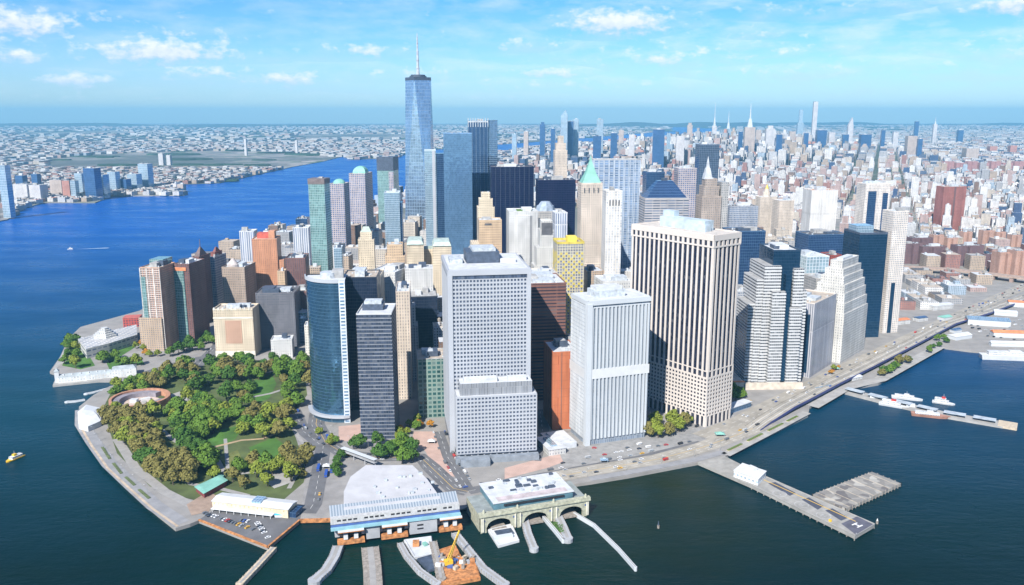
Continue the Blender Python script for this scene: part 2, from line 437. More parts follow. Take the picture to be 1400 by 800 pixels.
def road(px, w, mat, dz, lanes=(), world=None):
    pts = resample(world or pxpoly(px), 25)
    m = MB(); ribbon(m, pts, w, GZ+dz); o = tag(m.build('road', mat), kind='structure')
    for off, mt in lanes:
        mm = MB(); L_, Rr = strip(pts, abs(off)*2 or .01)
        line = pts if off == 0 else (L_ if off > 0 else Rr)
        if mt is yellowp: ribbon(mm, line, .4, GZ+dz+.01)
        else:
            ln = resample(line, 6)
            for i in range(0, len(ln)-1, 2): ribbon(mm, ln[i:i+2], .26, GZ+dz+.01)
        tag(mm.build('lane_marking', mt), kind='structure')
    return o
road([(436,556),(432,580),(445,605),(470,620),(520,626),(575,625),(620,668),(640,672)], 18, asph, .12, ((0, yellowp), (4.5, whitep), (-4.5, whitep)))
road([(402,560),(415,590),(440,610)], 14, asph, .135, ((0, whitep),))
road([(442,610),(436,650),(428,690),(420,702)], 15, asph, .15, ((0, whitep),))
road([(600,590),(612,625),(640,668)], 10, asph, .165, ((0, whitep),))
road([(640,672),(720,655),(800,640),(880,626),(960,606)], 13, asph, .18, ((0, whitep),))
road([(160,600),(185,540)], 1, asph, -.5) if False else None
road([(200,510),(260,492),(330,480),(400,478),(425,500)], 16, asph, .12, ((0, whitep),))
road([(265,505),(300,470),(345,430)], 16, asph, .165, ((0, whitep),))
road([(730,630),(742,590),(738,560)], 14, asph, .15, ((0, whitep),))
road([(895,590),(888,560),(880,520)], 14, asph, .165, ((0, whitep),))
# shoreline drive: ground-level part, then the elevated deck with its blue girder
drv = [(760,652),(830,640),(900,628),(960,612),(1010,594),(1052,577)]
pts = resample(pxpoly(drv), 15)
road(None, 22, tan_road, .21, ((0, yellowp), (3.6, whitep), (-3.6, whitep), (7.4, whitep), (-7.4, whitep)), pts)
m = MB(); ribbon(m, resample(pxpoly([(806,655),(860,646),(954,628),(990,618)]), 15), 9, GZ+.24); tag(m.build('esplanade', esp_m), kind='structure')
m = MB(); ribbon(m, resample(pxpoly([(992,622),(1050,592),(1103,564)]), 15), 10, GZ+.24); tag(m.build('esplanade', conc), kind='structure')
m = MB(); ribbon(m, resample(pxpoly([(1110,556),(1155,530),(1203,519),(1284,474)]), 15), 16, GZ+.24); tag(m.build('esplanade', conc), kind='structure')
south_st = [(960,598),(1010,578),(1060,552),(1110,528),(1160,502),(1200,484),(1250,460),(1310,432),(1370,405),(1440,375)]
road(None, 26, tan_road, .27, ((4, whitep), (-4, whitep)), resample(pxpoly(south_st), 20))
zt = 8.0
edge = [(1040,583),(1054,574),(1107,547),(1150,524),(1196,501),(1250,473),(1307,443),(1355,428),(1400,411),(1480,380)]
ep = resample([G(u, v, zt) for u, v in edge], 18); ep = strip(ep, 18)[0]
L_, Rr = strip(ep, 18)
n_ = len(ep)
zf = [GZ+.3 + (zt-GZ)*min(1, i/4) for i in range(n_)]
hwy = thing('elevated_highway', 'long elevated highway with a blue edge girder along the right-hand waterfront', 'elevated road', 0, 0, 0)
m = MB()
for i in range(n_-1):
    for a, b in ((Rr, L_),):
        m.face([(*Rr[i], zf[i]), (*Rr[i+1], zf[i+1]), (*L_[i+1], zf[i+1]), (*L_[i], zf[i])])
        m.face([(*L_[i], zf[i]-1.2), (*L_[i+1], zf[i+1]-1.2), (*Rr[i+1], zf[i+1]-1.2), (*Rr[i], zf[i]-1.2)])
m.build('deck', tan_road, hwy)
def wallline(m, line, zf, dz0, dz1, t):
    for i in range(len(line)-1):
        a, b = line[i], line[i+1]; dx, dy = b[0]-a[0], b[1]-a[1]; l = math.hypot(dx, dy) or 1; nx, ny = -dy/l*t/2, dx/l*t/2
        P0 = [(a[0]-nx, a[1]-ny), (b[0]-nx, b[1]-ny), (b[0]+nx, b[1]+ny), (a[0]+nx, a[1]+ny)]
        zz = [zf[i], zf[i+1], zf[i+1], zf[i]]
        lo = [(p[0], p[1], z+dz0) for p, z in zip(P0, zz)]; hi = [(p[0], p[1], z+dz1) for p, z in zip(P0, zz)]
        m.face(hi)
        for j in range(4): k = (j+1) % 4; m.face([lo[j], lo[k], hi[k], hi[j]])
blue_steel = flat('blue_painted_steel', (.035,.045,.17), .5, var=.2)
m = MB(); wallline(m, Rr, zf, -1.8, .9, .6); m.build('edge_girder', blue_steel, hwy); m = MB(); wallline(m, L_, zf, -1.2, .7, .4); m.build('side_barrier', tan_road, hwy)
m = MB(); wallline(m, ep, zf, .02, .8, .5); m.build('median_barrier', conc, hwy)
for i in range(3, n_-1, 2):
    m = MB()
    for q in (Rr, L_):
        x, y = q[i]; cx_, cy_ = ep[i]; x += (cx_-x)*.15; y += (cy_-y)*.15
        m.cyl(x, y, .6, GZ, zf[i]-1.7, 8, top=False)
    m.beam((Rr[i][0], Rr[i][1], zf[i]-2.0), (L_[i][0], L_[i][1], zf[i]-2.0), .9, .8)
    m.build('column_bent', blue_steel, hwy)
mm = MB()
for off in (4.2, -4.2):
    a, b = strip(ep, abs(off)*2); ln = a if off > 0 else b
    for i in range(n_-1): ribbon(mm, ln[i:i+2], .4, 0, [zf[i]+.012, zf[i+1]+.012])
mm.build('lane_marking', whitep, hwy)
# ---------------------------------------------------------------- tower kit
FOOT = []       # footprints (polygon, height) that other buildings keep clear of
LAND_MARKS = [] # (x, y, z, phrase)
OCC = []        # occluding screen boxes
roof_m = flat('roof_gravel', (.34,.34,.34), .9, scale=.15, var=.3)
roof_w = flat('roof_white_membrane', (.52,.54,.57), .8, scale=.15, var=.15)
roof_d = flat('roof_dark', (.10,.10,.11), .9, scale=.15, var=.4)
roof_t = flat('roof_tan', (.42,.36,.30), .9, scale=.15, var=.3)
mech = flat('rooftop_metal', (.45,.49,.53), .55, scale=.3, var=.3)
mech_d = flat('rooftop_dark_metal', (.06,.08,.12), .5, scale=.3, var=.3)
copper = flat('green_copper', (.20,.43,.36), .6, scale=.1, var=.15)

def th_px(a, b):
    p, q = G(*a), G(*b); return math.degrees(math.atan2(q[1]-p[1], q[0]-p[0]))

def register(poly, h, x, y, phrase):
    FOOT.append(poly); us = [PJ(*p, h)[0] for p in poly]
    top = min(PJ(*p, GZ+h)[1] for p in poly); bot = max(PJ(*p, GZ)[1] for p in poly)
    yy = min(p[1] for p in poly)
    OCC.append((yy, min(us), max(us), top, bot))
    if phrase: LAND_MARKS.append((x, y, GZ+h*.7, phrase))

def Tw(name, label, u, v, D, uL, uR, side='L', th=8, mat=None, roof=None, d=None, w=None, phrase=None, tiers=None,
      units=2, par=1.2, cat='office tower', grid=None, piers=None, bands=None, parapet=None, seed=None, dmax=90, vb=None):
    if vb: D = DV(vb)
    x, y, z = at_depth(u, v, D); a = R(th); ex = (math.cos(a), math.sin(a)); ey = (-ex[1], ex[0])
    if side == 'L':
        w = w or abs(run_to(x, y, z, *ex, uR)); d = d or abs(run_to(x, y, z, *ey, uL)); sx = 1
    else:
        w = w or abs(run_to(x, y, z, -ex[0], -ex[1], uL)); d = d or abs(run_to(x, y, z, *ey, uR)); sx = -1
    d = max(10, min(d, dmax)); w = max(6, min(w, 130)); h = z - GZ
    cx = x + sx*ex[0]*w/2 + ey[0]*d/2; cy = y + sx*ex[1]*w/2 + ey[1]*d/2
    rt = thing(name, label, cat, cx, cy, GZ, a)
    register(rect(cx, cy, w+3, d+3, a), h, cx, cy, phrase)
    rr = random.Random(seed or int(u*7+v))
    tiers = tiers or [(-.5, .5, -.5, .5, 0, 1)]
    wm = MB(); rm = MB(); pm = MB()
    for (x0, x1, y0, y1, z0, z1) in tiers:
        X0, X1, Y0, Y1, Z0, Z1 = x0*w, x1*w, y0*d, y1*d, z0*h, z1*h
        wm.box(X0, X1, Y0, Y1, Z0, Z1, top=False); rm.sheet([(X0,Y0),(X1,Y0),(X1,Y1),(X0,Y1)], Z1)
        if par:
            t = .6; o = .12
            pm.box(X0-o, X1+o, Y0-o, Y0+t, Z1-.02, Z1+par); pm.box(X0-o, X1+o, Y1-t, Y1+o, Z1-.02, Z1+par)
            pm.box(X0-o, X0+t, Y0+t, Y1-t, Z1-.02, Z1+par); pm.box(X1-t, X1+o, Y0+t, Y1-t, Z1-.02, Z1+par)
    wo = wm.build('wall', mat, rt); ro = rm.build('roof', roof or roof_m, rt)
    if par: pm.build('parapet', parapet or mat_flat_of(mat), ro)
    x0, x1, y0, y1, _, z1 = max(tiers, key=lambda t: t[5]); tw, td = (x1-x0)*w, (y1-y0)*d
    for i in range(units if isinstance(units, int) else len(units)):
        if isinstance(units, int):
            fw, fd = rr.uniform(.2, .42), rr.uniform(.2, .42); fx, fy = rr.uniform(-.22, .22), rr.uniform(-.22, .22)
            fh = rr.uniform(3, 7); um = rr.choice([mech, roof_m, mech_d, roof_w])
        else: fx, fy, fw, fd, fh, um = units[i]
        b = MB(); ux, uy = (x0+x1)/2*w + fx*tw, (y0+y1)/2*d + fy*td
        b.box(ux-fw*tw/2, ux+fw*tw/2, uy-fd*td/2, uy+fd*td/2, z1*h+.01+i*.003, z1*h+fh)
        b.build('bulkhead' if i == 0 else 'rooftop_unit', um, ro)
    if isinstance(units, int) and tw > 14:
        for k in range(min(14, int(tw*td/90)+2)):
            b = MB()
            ux = (x0+x1)/2*w + rr.uniform(-.42, .42)*tw; uy = (y0+y1)/2*d + rr.uniform(-.42, .42)*td; s_ = rr.uniform(.8, 2.2)
            b.rbox(ux, uy, s_*1.3, s_, 0, z1*h+.02+k*.002, z1*h+rr.uniform(.8, 2.2))
            b.build('roof_vent', mech, ro)
    for g in (grid or []): add_grid(wo, w, d, h, **g)
    for g in (piers or []): add_piers(wo, w, d, h, **g)
    for g in (bands or []): add_bands(wo, w, d, h, **g)
    return rt, w, d, h

FLATS = {}
def mat_flat_of(mat): return FLATS.get(mat.name, roof_m)
def wallmat(name, col, **k):
    m = facade(name, col, **k); FLATS[m.name] = flat(name+'_trim', col, .75); return m
def glassmat(name, col, **k):
    m = curtain(name, col, **k); FLATS[m.name] = flat(name+'_trim', k.get('line', (.3,.35,.4)), .5); return m

def faces4(w, d):   # (origin, along, outward, length)
    return [((-w/2,-d/2),(1,0),(0,-1),w), ((w/2,-d/2),(0,1),(1,0),d), ((w/2,d/2),(-1,0),(0,1),w), ((-w/2,d/2),(0,-1),(-1,0),d)]
def slab(m, o, al, ou, s0, s1, dep, z0, z1, back=-.05):
    p = [(o[0]+al[0]*s0+ou[0]*back, o[1]+al[1]*s0+ou[1]*back), (o[0]+al[0]*s1+ou[0]*back, o[1]+al[1]*s1+ou[1]*back),
         (o[0]+al[0]*s1+ou[0]*dep, o[1]+al[1]*s1+ou[1]*dep), (o[0]+al[0]*s0+ou[0]*dep, o[1]+al[1]*s0+ou[1]*dep)]
    m.prism(p, z0, z1, True, True)
def add_grid(rt, w, d, h, bay=3, floor=3.9, fin=.8, sl=1.3, dep=.7, z0=0, z1=1, mat=None, sides=(0,1,2,3), name='facade_grid'):
    m = MB(); Z0, Z1 = z0*h, z1*h
    for i, (o, al, ou, L) in enumerate(faces4(w, d)):
        if i not in sides: continue
        n = max(1, round(L/bay)); b = L/n
        for k in range(n+1):
            s = k*b; slab(m, o, al, ou, max(-dep if k == 0 else 0, s-fin/2), min(L, s+fin/2), dep, Z0, Z1)
        nf = max(1, round((Z1-Z0)/floor)); f = (Z1-Z0)/nf
        for k in range(nf+1):
            z = Z0+k*f; slab(m, o, al, ou, 0, L, dep-.06, max(Z0, z-sl/2), min(Z1, z+sl/2))
    m.build(name, mat, rt)
def add_bands(rt, w, d, h, floor=3.9, sl=1.4, dep=.4, z0=0, z1=1, mat=None, sides=(0,1,2,3), name='floor_bands'):
    m = MB(); Z0, Z1 = z0*h, z1*h; nf = max(1, round((Z1-Z0)/floor)); f = (Z1-Z0)/nf
    for k in range(nf+1):
        z = Z0+k*f
        for i, (o, al, ou, L) in enumerate(faces4(w, d)):
            if i in sides: slab(m, o, al, ou, -dep*.5, L+dep*.5, dep+.01*i, max(Z0, z-sl/2), min(Z1, z+sl/2))
    m.build(name, mat, rt)
def add_piers(rt, w, d, h, bay=5, pw=1.6, dep=1.2, z0=0, z1=1, mat=None, sides=(0,1,2,3), name='pier'):
    for i, (o, al, ou, L) in enumerate(faces4(w, d)):
        if i not in sides: continue
        n = max(1, round(L/bay)); b = L/n
        for k in range(n+1):
            m = MB(); s = min(max(k*b, pw/2), L-pw/2)
            slab(m, o, al, ou, s-pw/2, s+pw/2, dep, z0*h, z1*h); m.build(name, mat, rt)

white_al = flat('white_aluminium', (.40,.42,.46), .5, scale=.02, var=.08)
white_al2 = flat('pale_concrete_ribs', (.52,.55,.58), .6, scale=.02, var=.08)
cream_c = flat('cream_precast', (.60,.545,.50), .75, scale=.02, var=.08)
silver = flat('silver_spandrel', (.52,.53,.54), .4, scale=.05, var=.12)
dkglass = glassmat('dark_navy_glass', (.012,.022,.05), line=(.03,.04,.06), metal=.25, bay=2, floor=3.8)
bglass = glassmat('blue_glass', (.10,.20,.36), line=(.25,.34,.45), metal=.75, bay=3, floor=4.2)
bglass2 = glassmat('deep_blue_glass', (.035,.085,.20), line=(.06,.12,.22), metal=.6, bay=3, floor=4.2)
bglass3 = glassmat('pale_blue_glass', (.30,.45,.58), line=(.5,.6,.68), metal=.6, bay=2.5, floor=4)
teal = glassmat('teal_glass', (.010,.048,.105), line=(.015,.042,.085), metal=.45, bay=2, floor=4)
tealp = glassmat('pale_teal_glass', (.17,.31,.31), line=(.34,.45,.45), metal=.45, bay=3, floor=4, var=.5)
graywin = facade('grey_window_wall', (.07,.085,.115), glass=(.025,.035,.06), bay=2.4, floor=3.9, wf=.8, hf=.7)
FLATS['grey_window_wall'] = silver

# ---- big waterfront slab with the lower block in front of it
t, w, d, h = Tw('office_tower', 'broad white-gridded slab tower with a lower block in front, behind the ferry terminals', 613, 371, DV(618), 597, 725, 'L', 8.6,
   facade('slab_panes', (.11,.13,.17), glass=(.04,.055,.09), bay=3.0, floor=3.95, wf=.9, hf=.9), roof_w, units=[(-.02,.12,.42,.36,11,mech_d),(-.36,.1,.16,.3,4,mech),(.3,.1,.2,.3,4,roof_w),(0,.14,.3,.28,14,mech)],
   phrase='the broad white-gridded slab', parapet=white_al,
   grid=[dict(bay=3.3, floor=3.95, fin=1.25, sl=1.75, dep=.5, z0=.05, z1=.955, mat=white_al)])
m = MB(); 
for i, (o, al, ou, L) in enumerate(faces4(w, d)): slab(m, o, al, ou, -.9, L+.9, .95+i*.004, h*.975, h+.6)
m.build('cornice', white_al, t)
m = MB(); slab(m, (-w/2,-d/2), (1,0), (0,-1), -1.2, 3.6, 1.3, 0, h*.98); slab(m, (-w/2,-d/2), (0,1), (-1,0), 0, 3.0, 1.2, 0, h*.98); m.build('corner_pier', white_al, t)
m = MB(); slab(m, (w/2-3,-d/2), (1,0), (0,-1), 0, 3.6, 1.3, 0, h*.98); m.build('corner_pier', white_al, t)
pf = 24.0
hz = at_depth(626, 545, DV(632))[2]-GZ; hz2 = at_depth(630, 527, DV(630))[2]-GZ
pan = bpy.data.materials['slab_panes']
m = MB(); m.box(-w/2+4, w/2+2.5, -d/2-pf, -d/2-1.5, 6, hz, top=False); m.build('front_block', pan, t)
m = MB(); m.box(-w/2+8, w/2-1, -d/2-pf+5, -d/2-1.5, hz+.01, hz2, top=False); m.build('upper_front_block', facade('louvre_band', (.30,.31,.33), glass=(.12,.13,.15), bay=1.5, floor=hz2-hz, wf=.5, hf=.96), t)
m = MB(); m.sheet([(-w/2+4,-d/2-pf),(w/2+2.5,-d/2-pf),(w/2+2.5,-d/2-1.5),(-w/2+4,-d/2-1.5)], hz); m.sheet([(-w/2+8,-d/2-pf+5),(w/2-1,-d/2-pf+5),(w/2-1,-d/2-1.5),(-w/2+8,-d/2-1.5)], hz2+.02); m.build('front_roof', roof_w, t)
m = MB()
cw, cd = w-1.5, pf-1.5
for (o, al, ou, L) in [((-w/2+4,-d/2-pf),(1,0),(0,-1),cw), ((w/2+2.5,-d/2-pf),(0,1),(1,0),cd), ((-w/2+4,-d/2-1.5),(0,-1),(-1,0),cd)]:
    n = round(L/3.3); b = L/n
    for k in range(n+1): slab(m, o, al, ou, max(-.5 if k == 0 else 0, k*b-.62), min(L, k*b+.62), .5, 7, hz)
    nf = round((hz-7)/3.95)
    for k in range(nf+1):
        z = 7+k*(hz-7)/nf; slab(m, o, al, ou, 0, L, .44, max(7, z-.9), min(hz+.8, z+(.9 if k < nf else 2)))
m.build('front_grid', white_al, t)
m = MB()
for k in range(12): m.box(-w/2+5+k*(w-5)/12, -w/2+6.4+k*(w-5)/12, -d/2-pf+.5, -d/2-pf+2, 0, 7)
m.build('ground_columns', white_al, t)
m = MB(); m.box(-w/2+12, -w/2+44, -d/2-pf+7, -d/2-pf+17, hz2+.03, hz2+3.5); m.box(w/2-24, w/2-6, -d/2-pf+8, -d/2-pf+14, hz2+.03, hz2+4); m.build('rooftop_unit', roof_w, t)
m = MB(); m.box(-w/2+2, w/2+4, -d/2-pf-8, -d/2-pf-1, 0, 5.5); m.box(-w/2+6, -w/2+34, -d/2-pf-16, -d/2-pf-8.1, 0, 7); m.build('podium', flat('podium_grey', (.22,.25,.29), .7), t)

# ---- white ribbed tower
t, w, d, h = Tw('office_tower', 'white vertically ribbed tower with a pale band halfway up, beside the shoreline drive', 805, 413, DV(609), 783, 888, 'L', 19.5,
   facade('ribbed_core', (.30,.34,.39), glass=(.10,.13,.18), bay=2.1, floor=3.9, wf=.55, hf=.8), roof_w, units=[(-.05,.1,.5,.5,7,bpy.data.materials['rooftop_metal']),(-.05,.1,.42,.4,10,roof_w)],
   phrase='the white ribbed tower', parapet=white_al2, dmax=62,
   piers=[dict(bay=4.15, pw=1.9, dep=1.5, z0=.04, z1=.96, mat=white_al2)],
   bands=[dict(floor=20, sl=2, dep=1.2, z0=.955, z1=1.0, mat=white_al2)])
m = MB()
for i, (o, al, ou, L) in enumerate(faces4(w, d)):
    slab(m, o, al, ou, -1.6, L+1.6, 1.62+i*.004, h*.47, h*.535)
m.build('mechanical_band', flat('pale_panel', (.60,.61,.62), .6, var=.05), t); m = MB()
for i, (o, al, ou, L) in enumerate(faces4(w, d)): slab(m, o, al, ou, -1.4, L+1.4, 1.5+i*.004, h*.975, h+.9)
m.build('cornice', white_al2, t)
m = MB(); slab(m, (-w/2,-d/2), (1,0), (0,-1), -1.9, 3.6, 2.2, 0, h*.985); slab(m, (-w/2,-d/2), (0,1), (-1,0), 0, 3.2, 2.1, 0, h*.985); m.build('corner_pier', white_al2, t)
m = MB(); m.box(-w/2+2, w/2-2, -d/2+.1, d/2-.1, 0, h*.03); m.build('lobby', mech_d, t)
m = MB(); slab(m, (-w/2,d/2), (0,-1), (-1,0), 0, d-3, 1.6, h*.04, h*.97); m.build('side_panel', facade('side_small_windows', (.64,.67,.70), glass=(.25,.29,.34), bay=2.2, floor=3.9, wf=.4, hf=.35), t)
m = MB(); m.rbox(-w/2-24, -4, 26, 34, 0, 0, 6); m.rbox(-w/2-24, -4, 16, 26, 0, 6.01, 7.5); m.build('podium', roof_w, t)

# ---- cream tower with dark strips
t, w, d, h = Tw('office_tower', 'tall cream tower with long dark window strips above a squarer windowed base', 977, 323, DV(584), 865, 1012, 'R', -52,
   facade('strip_glass', (.02,.025,.045), glass=(.008,.011,.028), bay=2.2, floor=3.9, wf=.86, hf=.8), flat('roof_cream', (.5,.46,.42), .9), parapet=cream_c,
   units=[(-.02,.12,.55,.34,11,flat('pale_blue_plant', (.42,.50,.56), .6, scale=.1)),(.17,.0,.22,.24,7,flat('pale_blue_plant', (.42,.50,.56))),(-.24,.2,.14,.2,17,flat('pale_blue_plant', (.42,.50,.56)))], phrase='the cream dark-striped tower',
   piers=[dict(bay=6.6, pw=2.5, dep=.7, z0=.30, z1=.945, mat=cream_c)])
m = MB()
for i, (o, al, ou, L) in enumerate(faces4(w, d)):
    n = round(L/6.6); b = L/n
    slab(m, o, al, ou, -1.2, L+1.2, 1.2+i*.004, h*.975, h+.8)
    slab(m, o, al, ou, -1.1, L+1.1, 1.06+i*.004, h*.94, h*.948)
    for k in range(n+1): slab(m, o, al, ou, max(-1.4 if k == 0 else 0, k*b-1.6), min(L, k*b+1.6), .98, h*.945, h*.98)
m.build('top_arcade', cream_c, t)
add_grid(t, w, d, h, bay=4.4, floor=4.2, fin=1.8, sl=1.9, dep=.7, z0=.055, z1=.262, mat=cream_c, name='base_grid')
add_grid(t, w, d, h, bay=6.6, floor=9, fin=2.5, sl=2.2, dep=.75, z0=.262, z1=.302, mat=cream_c, name='transfer_band')
add_piers(t, w, d, h, bay=6.6, pw=2.4, dep=.72, z0=0, z1=.055, mat=cream_c, name='ground_column')

# ---- curved glass tower
def curved():
    x, y = G(462, 578); z = at_depth(467, 386, y)[2]; h = z-GZ; r = 37
    rt = thing('office_tower', 'curved blue mirror-glass tower at the edge of the park', 'office tower', x+2, y+r, GZ, R(8))
    arc = [(r*math.cos(R(a))*1.0, r*math.sin(R(a))) for a in range(178, 272, 4)]
    foot = arc + [(6, -r+1), (6, 8), (-r+2, 8)]
    c, s_ = math.cos(R(8)), math.sin(R(8)); wp = [(x+2+p[0]*c-p[1]*s_, y+r+p[0]*s_+p[1]*c) for p in foot]
    register(wp, h, x, y+r/2, 'the curved mirror-glass tower')
    MB().prism(foot, 0, h, top=False).build('wall', glassmat('mirror_glass', (.09,.21,.34), line=(.05,.11,.18), metal=.8, bay=1.5, floor=3.7, lw=.05, lh=.14), rt)
    MB().sheet(foot, h).build('roof', roof_w, rt)
    m = MB(); out = [(p[0]*1.03, p[1]*1.03) for p in arc]
    m.prism(out + arc[::-1], h-1, h+2.5); m.build('parapet', white_al, rt)
    m = MB(); m.box(0, 6.4, -r-1.2, -r+4, 0, h+1); m.build('stair_wall', facade('stair_wall', (.60,.66,.72), glass=(.08,.14,.22), bay=6.4, floor=3.7, wf=.7, hf=.5), rt)
    m = MB(); m.cyl(-12, -8, 9, h+.01, h+6, 14); m.build('bulkhead', mech, rt); m = MB(); m.box(-8, 4, -14, 2, h+.02, h+8); m.build('rooftop_unit', roof_m, rt)
    MB().prism([(p[0]*1.12, p[1]*1.12) for p in arc]+[(6,-r-3),(6,6)], 6, 8.5).build('canopy', white_al, rt)
    return rt
curved()
curt = Tw('office_tower', 'dark navy tower squeezed between the curved glass tower and the banded grey tower', 515, 380, DV(560), 468, 520, 'R', 4, dkglass, roof_t, phrase=None, units=3, d=45)
t, w, d, h = Tw('office_tower', 'dark grey tower with thin horizontal window bands behind the ferry plaza trees', 535, 430, DV(600), 487, 541, 'R', 2, graywin, roof_w, d=46,
   units=[(-.1,.1,.6,.4,6,mech_d),(-.1,.1,.5,.3,9,mech)], phrase='the dark banded tower', parapet=silver, bands=[dict(floor=3.9, sl=.8, dep=.22, mat=flat('dull_steel_band', (.22,.235,.27), .5, var=.3))])
Tw('office_tower', 'near-black glass tower left of the broad white-gridded slab', 561, 407, 1040, 555, 598, 'L', 8, dkglass, roof_m, units=2, d=50)
Tw('office_building', 'mid-rise with a green-glass chequered front left of the broad white slab', 571, 492, DV(572), 566, 612, 'L', 8,
   facade('green_chequer', (.22,.30,.27), glass=(.01,.05,.05), bay=5, floor=5, wf=.7, hf=.6, gvar=1.0), roof_t, units=3, d=40, cat='office building')
brownm = wallmat('brown_stone', (.20,.10,.08), glass=(.04,.03,.04), bay=60, floor=3.8, wf=.99, hf=.42)
t, w, d, h = Tw('office_tower', 'brown stone tower with ribbon windows between the two white waterfront towers', 690, 390, 925, 685, 774, 'L', 8, brownm, roof_w, units=3, d=60, phrase='the brown ribbon-windowed tower')
t, w, d, h = Tw('brick_building', 'blank orange-red brick tower wedged left of the white ribbed tower', 756, 483, DV(588), 743, 792, 'L', 10,
   wallmat('orange_brick', (.46,.15,.07), glass=(.30,.08,.04), bay=12, floor=9, wf=.06, hf=1.0), roof_w, units=3, d=45, cat='brick building')
MB().box(-w*.17, -w*.155, -d/2-.4, -d/2-.02, 0, h).build('recess_joint', roof_d, t)
# yellow lattice tower
t, w, d, h = Tw('office_tower', 'tower covered in a yellow and dark chequer pattern with a yellow crown', 762, 334, 1060, 758, 799, 'L', 6,
   facade('yellow_panes', (.50,.47,.36), glass=(.07,.08,.14), bay=3.4, floor=3.6, wf=.6, hf=.62), roof_t, units=[(.1,0,.35,.4,8,flat('yellow_box', (.75,.60,.08), .6))], phrase='the yellow chequered tower', d=36,
   parapet=flat('yellow_crown', (.56,.45,.08), .6), par=3)
m = MB(); rr = random.Random(4)
for fi, (o, al, ou, L) in enumerate(faces4(w, d)):
    n = int(L/3.4)
    for k in range(n):
        for j in range(int(h/7.2)-1):
            zz = j*7.2+(3.6 if k % 2 else 0)+3
            if rr.random() < .8: slab(m, o, al, ou, k*3.4+.3, k*3.4+3.1, .35, zz+.5, zz+3.1)
m.build('yellow_panels', bpy.data.materials['yellow_crown'], t)

# ---- stepped octagonal tower with a dark glass prow
D0 = DV(532)
t, w, d, h = Tw('office_tower', 'dark glass prow tower with silver-banded wings stepping down on both sides', 1058, 344, D0+14, 1040, 1095, 'L', 2, teal, roof_w, d=52, units=[(0,.1,.5,.5,5,roof_w),(-.2,0,.2,.3,4,mech_d)], phrase='the silver-banded stepped tower', par=2)
bandm = facade('silver_bands', (.66,.66,.67), glass=(.05,.055,.065), bay=2.4, floor=3.8, wf=.92, hf=.50, rough=.45)
def wing(x0, x1, y0, y1, zt): 
    m = MB(); m.box(x0, x1, y0, y1, 0, zt, top=False); m.build('wing', bandm, t)
    MB().sheet([(x0,y0),(x1,y0),(x1,y1),(x0,y1)], zt).build('wing_roof', roof_m, t)
    mm = MB(); nf = int(zt/3.8)
    for k in range(1, nf+1):
        z = k*3.8
        if z > zt: break
        mm.box(x0-.25, x1+.25, y0-.25, y0+.02, z-1.0, z+.7, bottom=True); mm.box(x1-.02, x1+.25, y0+.02, y1, z-1.0, z+.7, bottom=True); mm.box(x0-.25, x0+.02, y0+.02, y1, z-1.0, z+.7, bottom=True)
    mm.build('floor_bands', silver, t)
hw = w/2
wing(-hw-11, -hw+9, -d/2-5, d/2, h*.90); wing(-hw-19, -hw-11.02, -d/2-3, d/2-4, h*.80); wing(-hw-27, -hw-19.02, -d/2-1, d/2-8, h*.62); wing(-hw-2, hw*-.15, -d/2-12, -d/2-5.02, h*.72)
wing(hw-8, hw+4, -d/2-5.03, d/2, h*.88); wing(hw+4.02, hw+10, -d/2-3, d/2-5, h*.72); wing(hw*.25, hw+2, -d/2-12, -d/2-5.05, h*.60)
m = MB(); m.box(-hw*.15+.05, hw*.25-.05, -d/2-9, -d/2-.01, 8, h*.84); m.build('glass_prow', teal, t)
m = MB(); m.box(-hw-30, hw+8, -d/2-16, -d/2-12.1, 0, 8); m.box(-hw-54, -hw-30.1, -d/2-14, d/2-20, 0, 9); m.build('podium', flat('podium_cream', (.55,.48,.40), .8), t)
m = MB(); m.box(-hw-54, -hw-30, -d/2-14.5, -d/2-10, 9.01, 9.8); m.build('terracotta_edge', flat('terracotta', (.6,.22,.10), .8), t)

t, w, d, h = Tw('office_tower', 'slab with thin vertical white ribs and a dark glass left side by the highway', 1114, 416, DV(517), 1101, 1144, 'L', th_px((1108,517),(1139,497)),
   facade('thin_ribs', (.46,.46,.49), glass=(.15,.16,.20), bay=2.6, floor=60, wf=.45, hf=.98), roof_t, d=42, parapet=cream_c, units=2, phrase='the thin-ribbed slab')
m = MB(); m.box(-w/2-.4, -w/2-.02, -d/2+4, -d/2+14, 6, h-14); m.box(-w/2-.4, -w/2-.02, -d/2+18, -d/2+28, 6, h-14); m.build('glass_strip', teal, t)
wz = wallmat('white_limestone', (.56,.55,.52), glass=(.20,.20,.21), bay=3.2, floor=3.6, wf=.42, hf=.5)
t, w, d, h = Tw('office_tower', 'white stone ziggurat tower stepping up like a wedding cake beside the dark teal tower', 1152, 358, DV(497)+18, 1146, 1174, 'L', th_px((1157,497),(1190,477)), wz, roof_w, d=16,
   units=[(0,0,.6,.5,3,roof_w)], phrase='the white ziggurat tower')
for i, (a, b, zt) in enumerate([(5,4,.93),(9,7,.86),(13,10,.78),(16,12,.70),(20,14,.60),(23,16,.50)]):
    m = MB(); m.box(-w/2-a*.6, w/2+a*.72, -d/2-b*.8, d/2+a, 0 if i > 4 else .3*h, h*zt-i*.01, top=True); m.build('setback', wz, t)
t, w, d, h = Tw('office_tower', 'dark teal glass tower with a pale box on its roof, right of the white ziggurat', 1176, 321, DV(462), 1154, 1214, 'L', 6, teal, roof_d,
   units=[(-.12,.1,.62,.5,11,bglass3)], phrase='the dark teal tower', parapet=mech_d, par=3)
cw_ = wallmat('white_balcony_wall', (.66,.60,.54), glass=(.14,.16,.2), bay=3, floor=3.2, wf=.5, hf=.5)
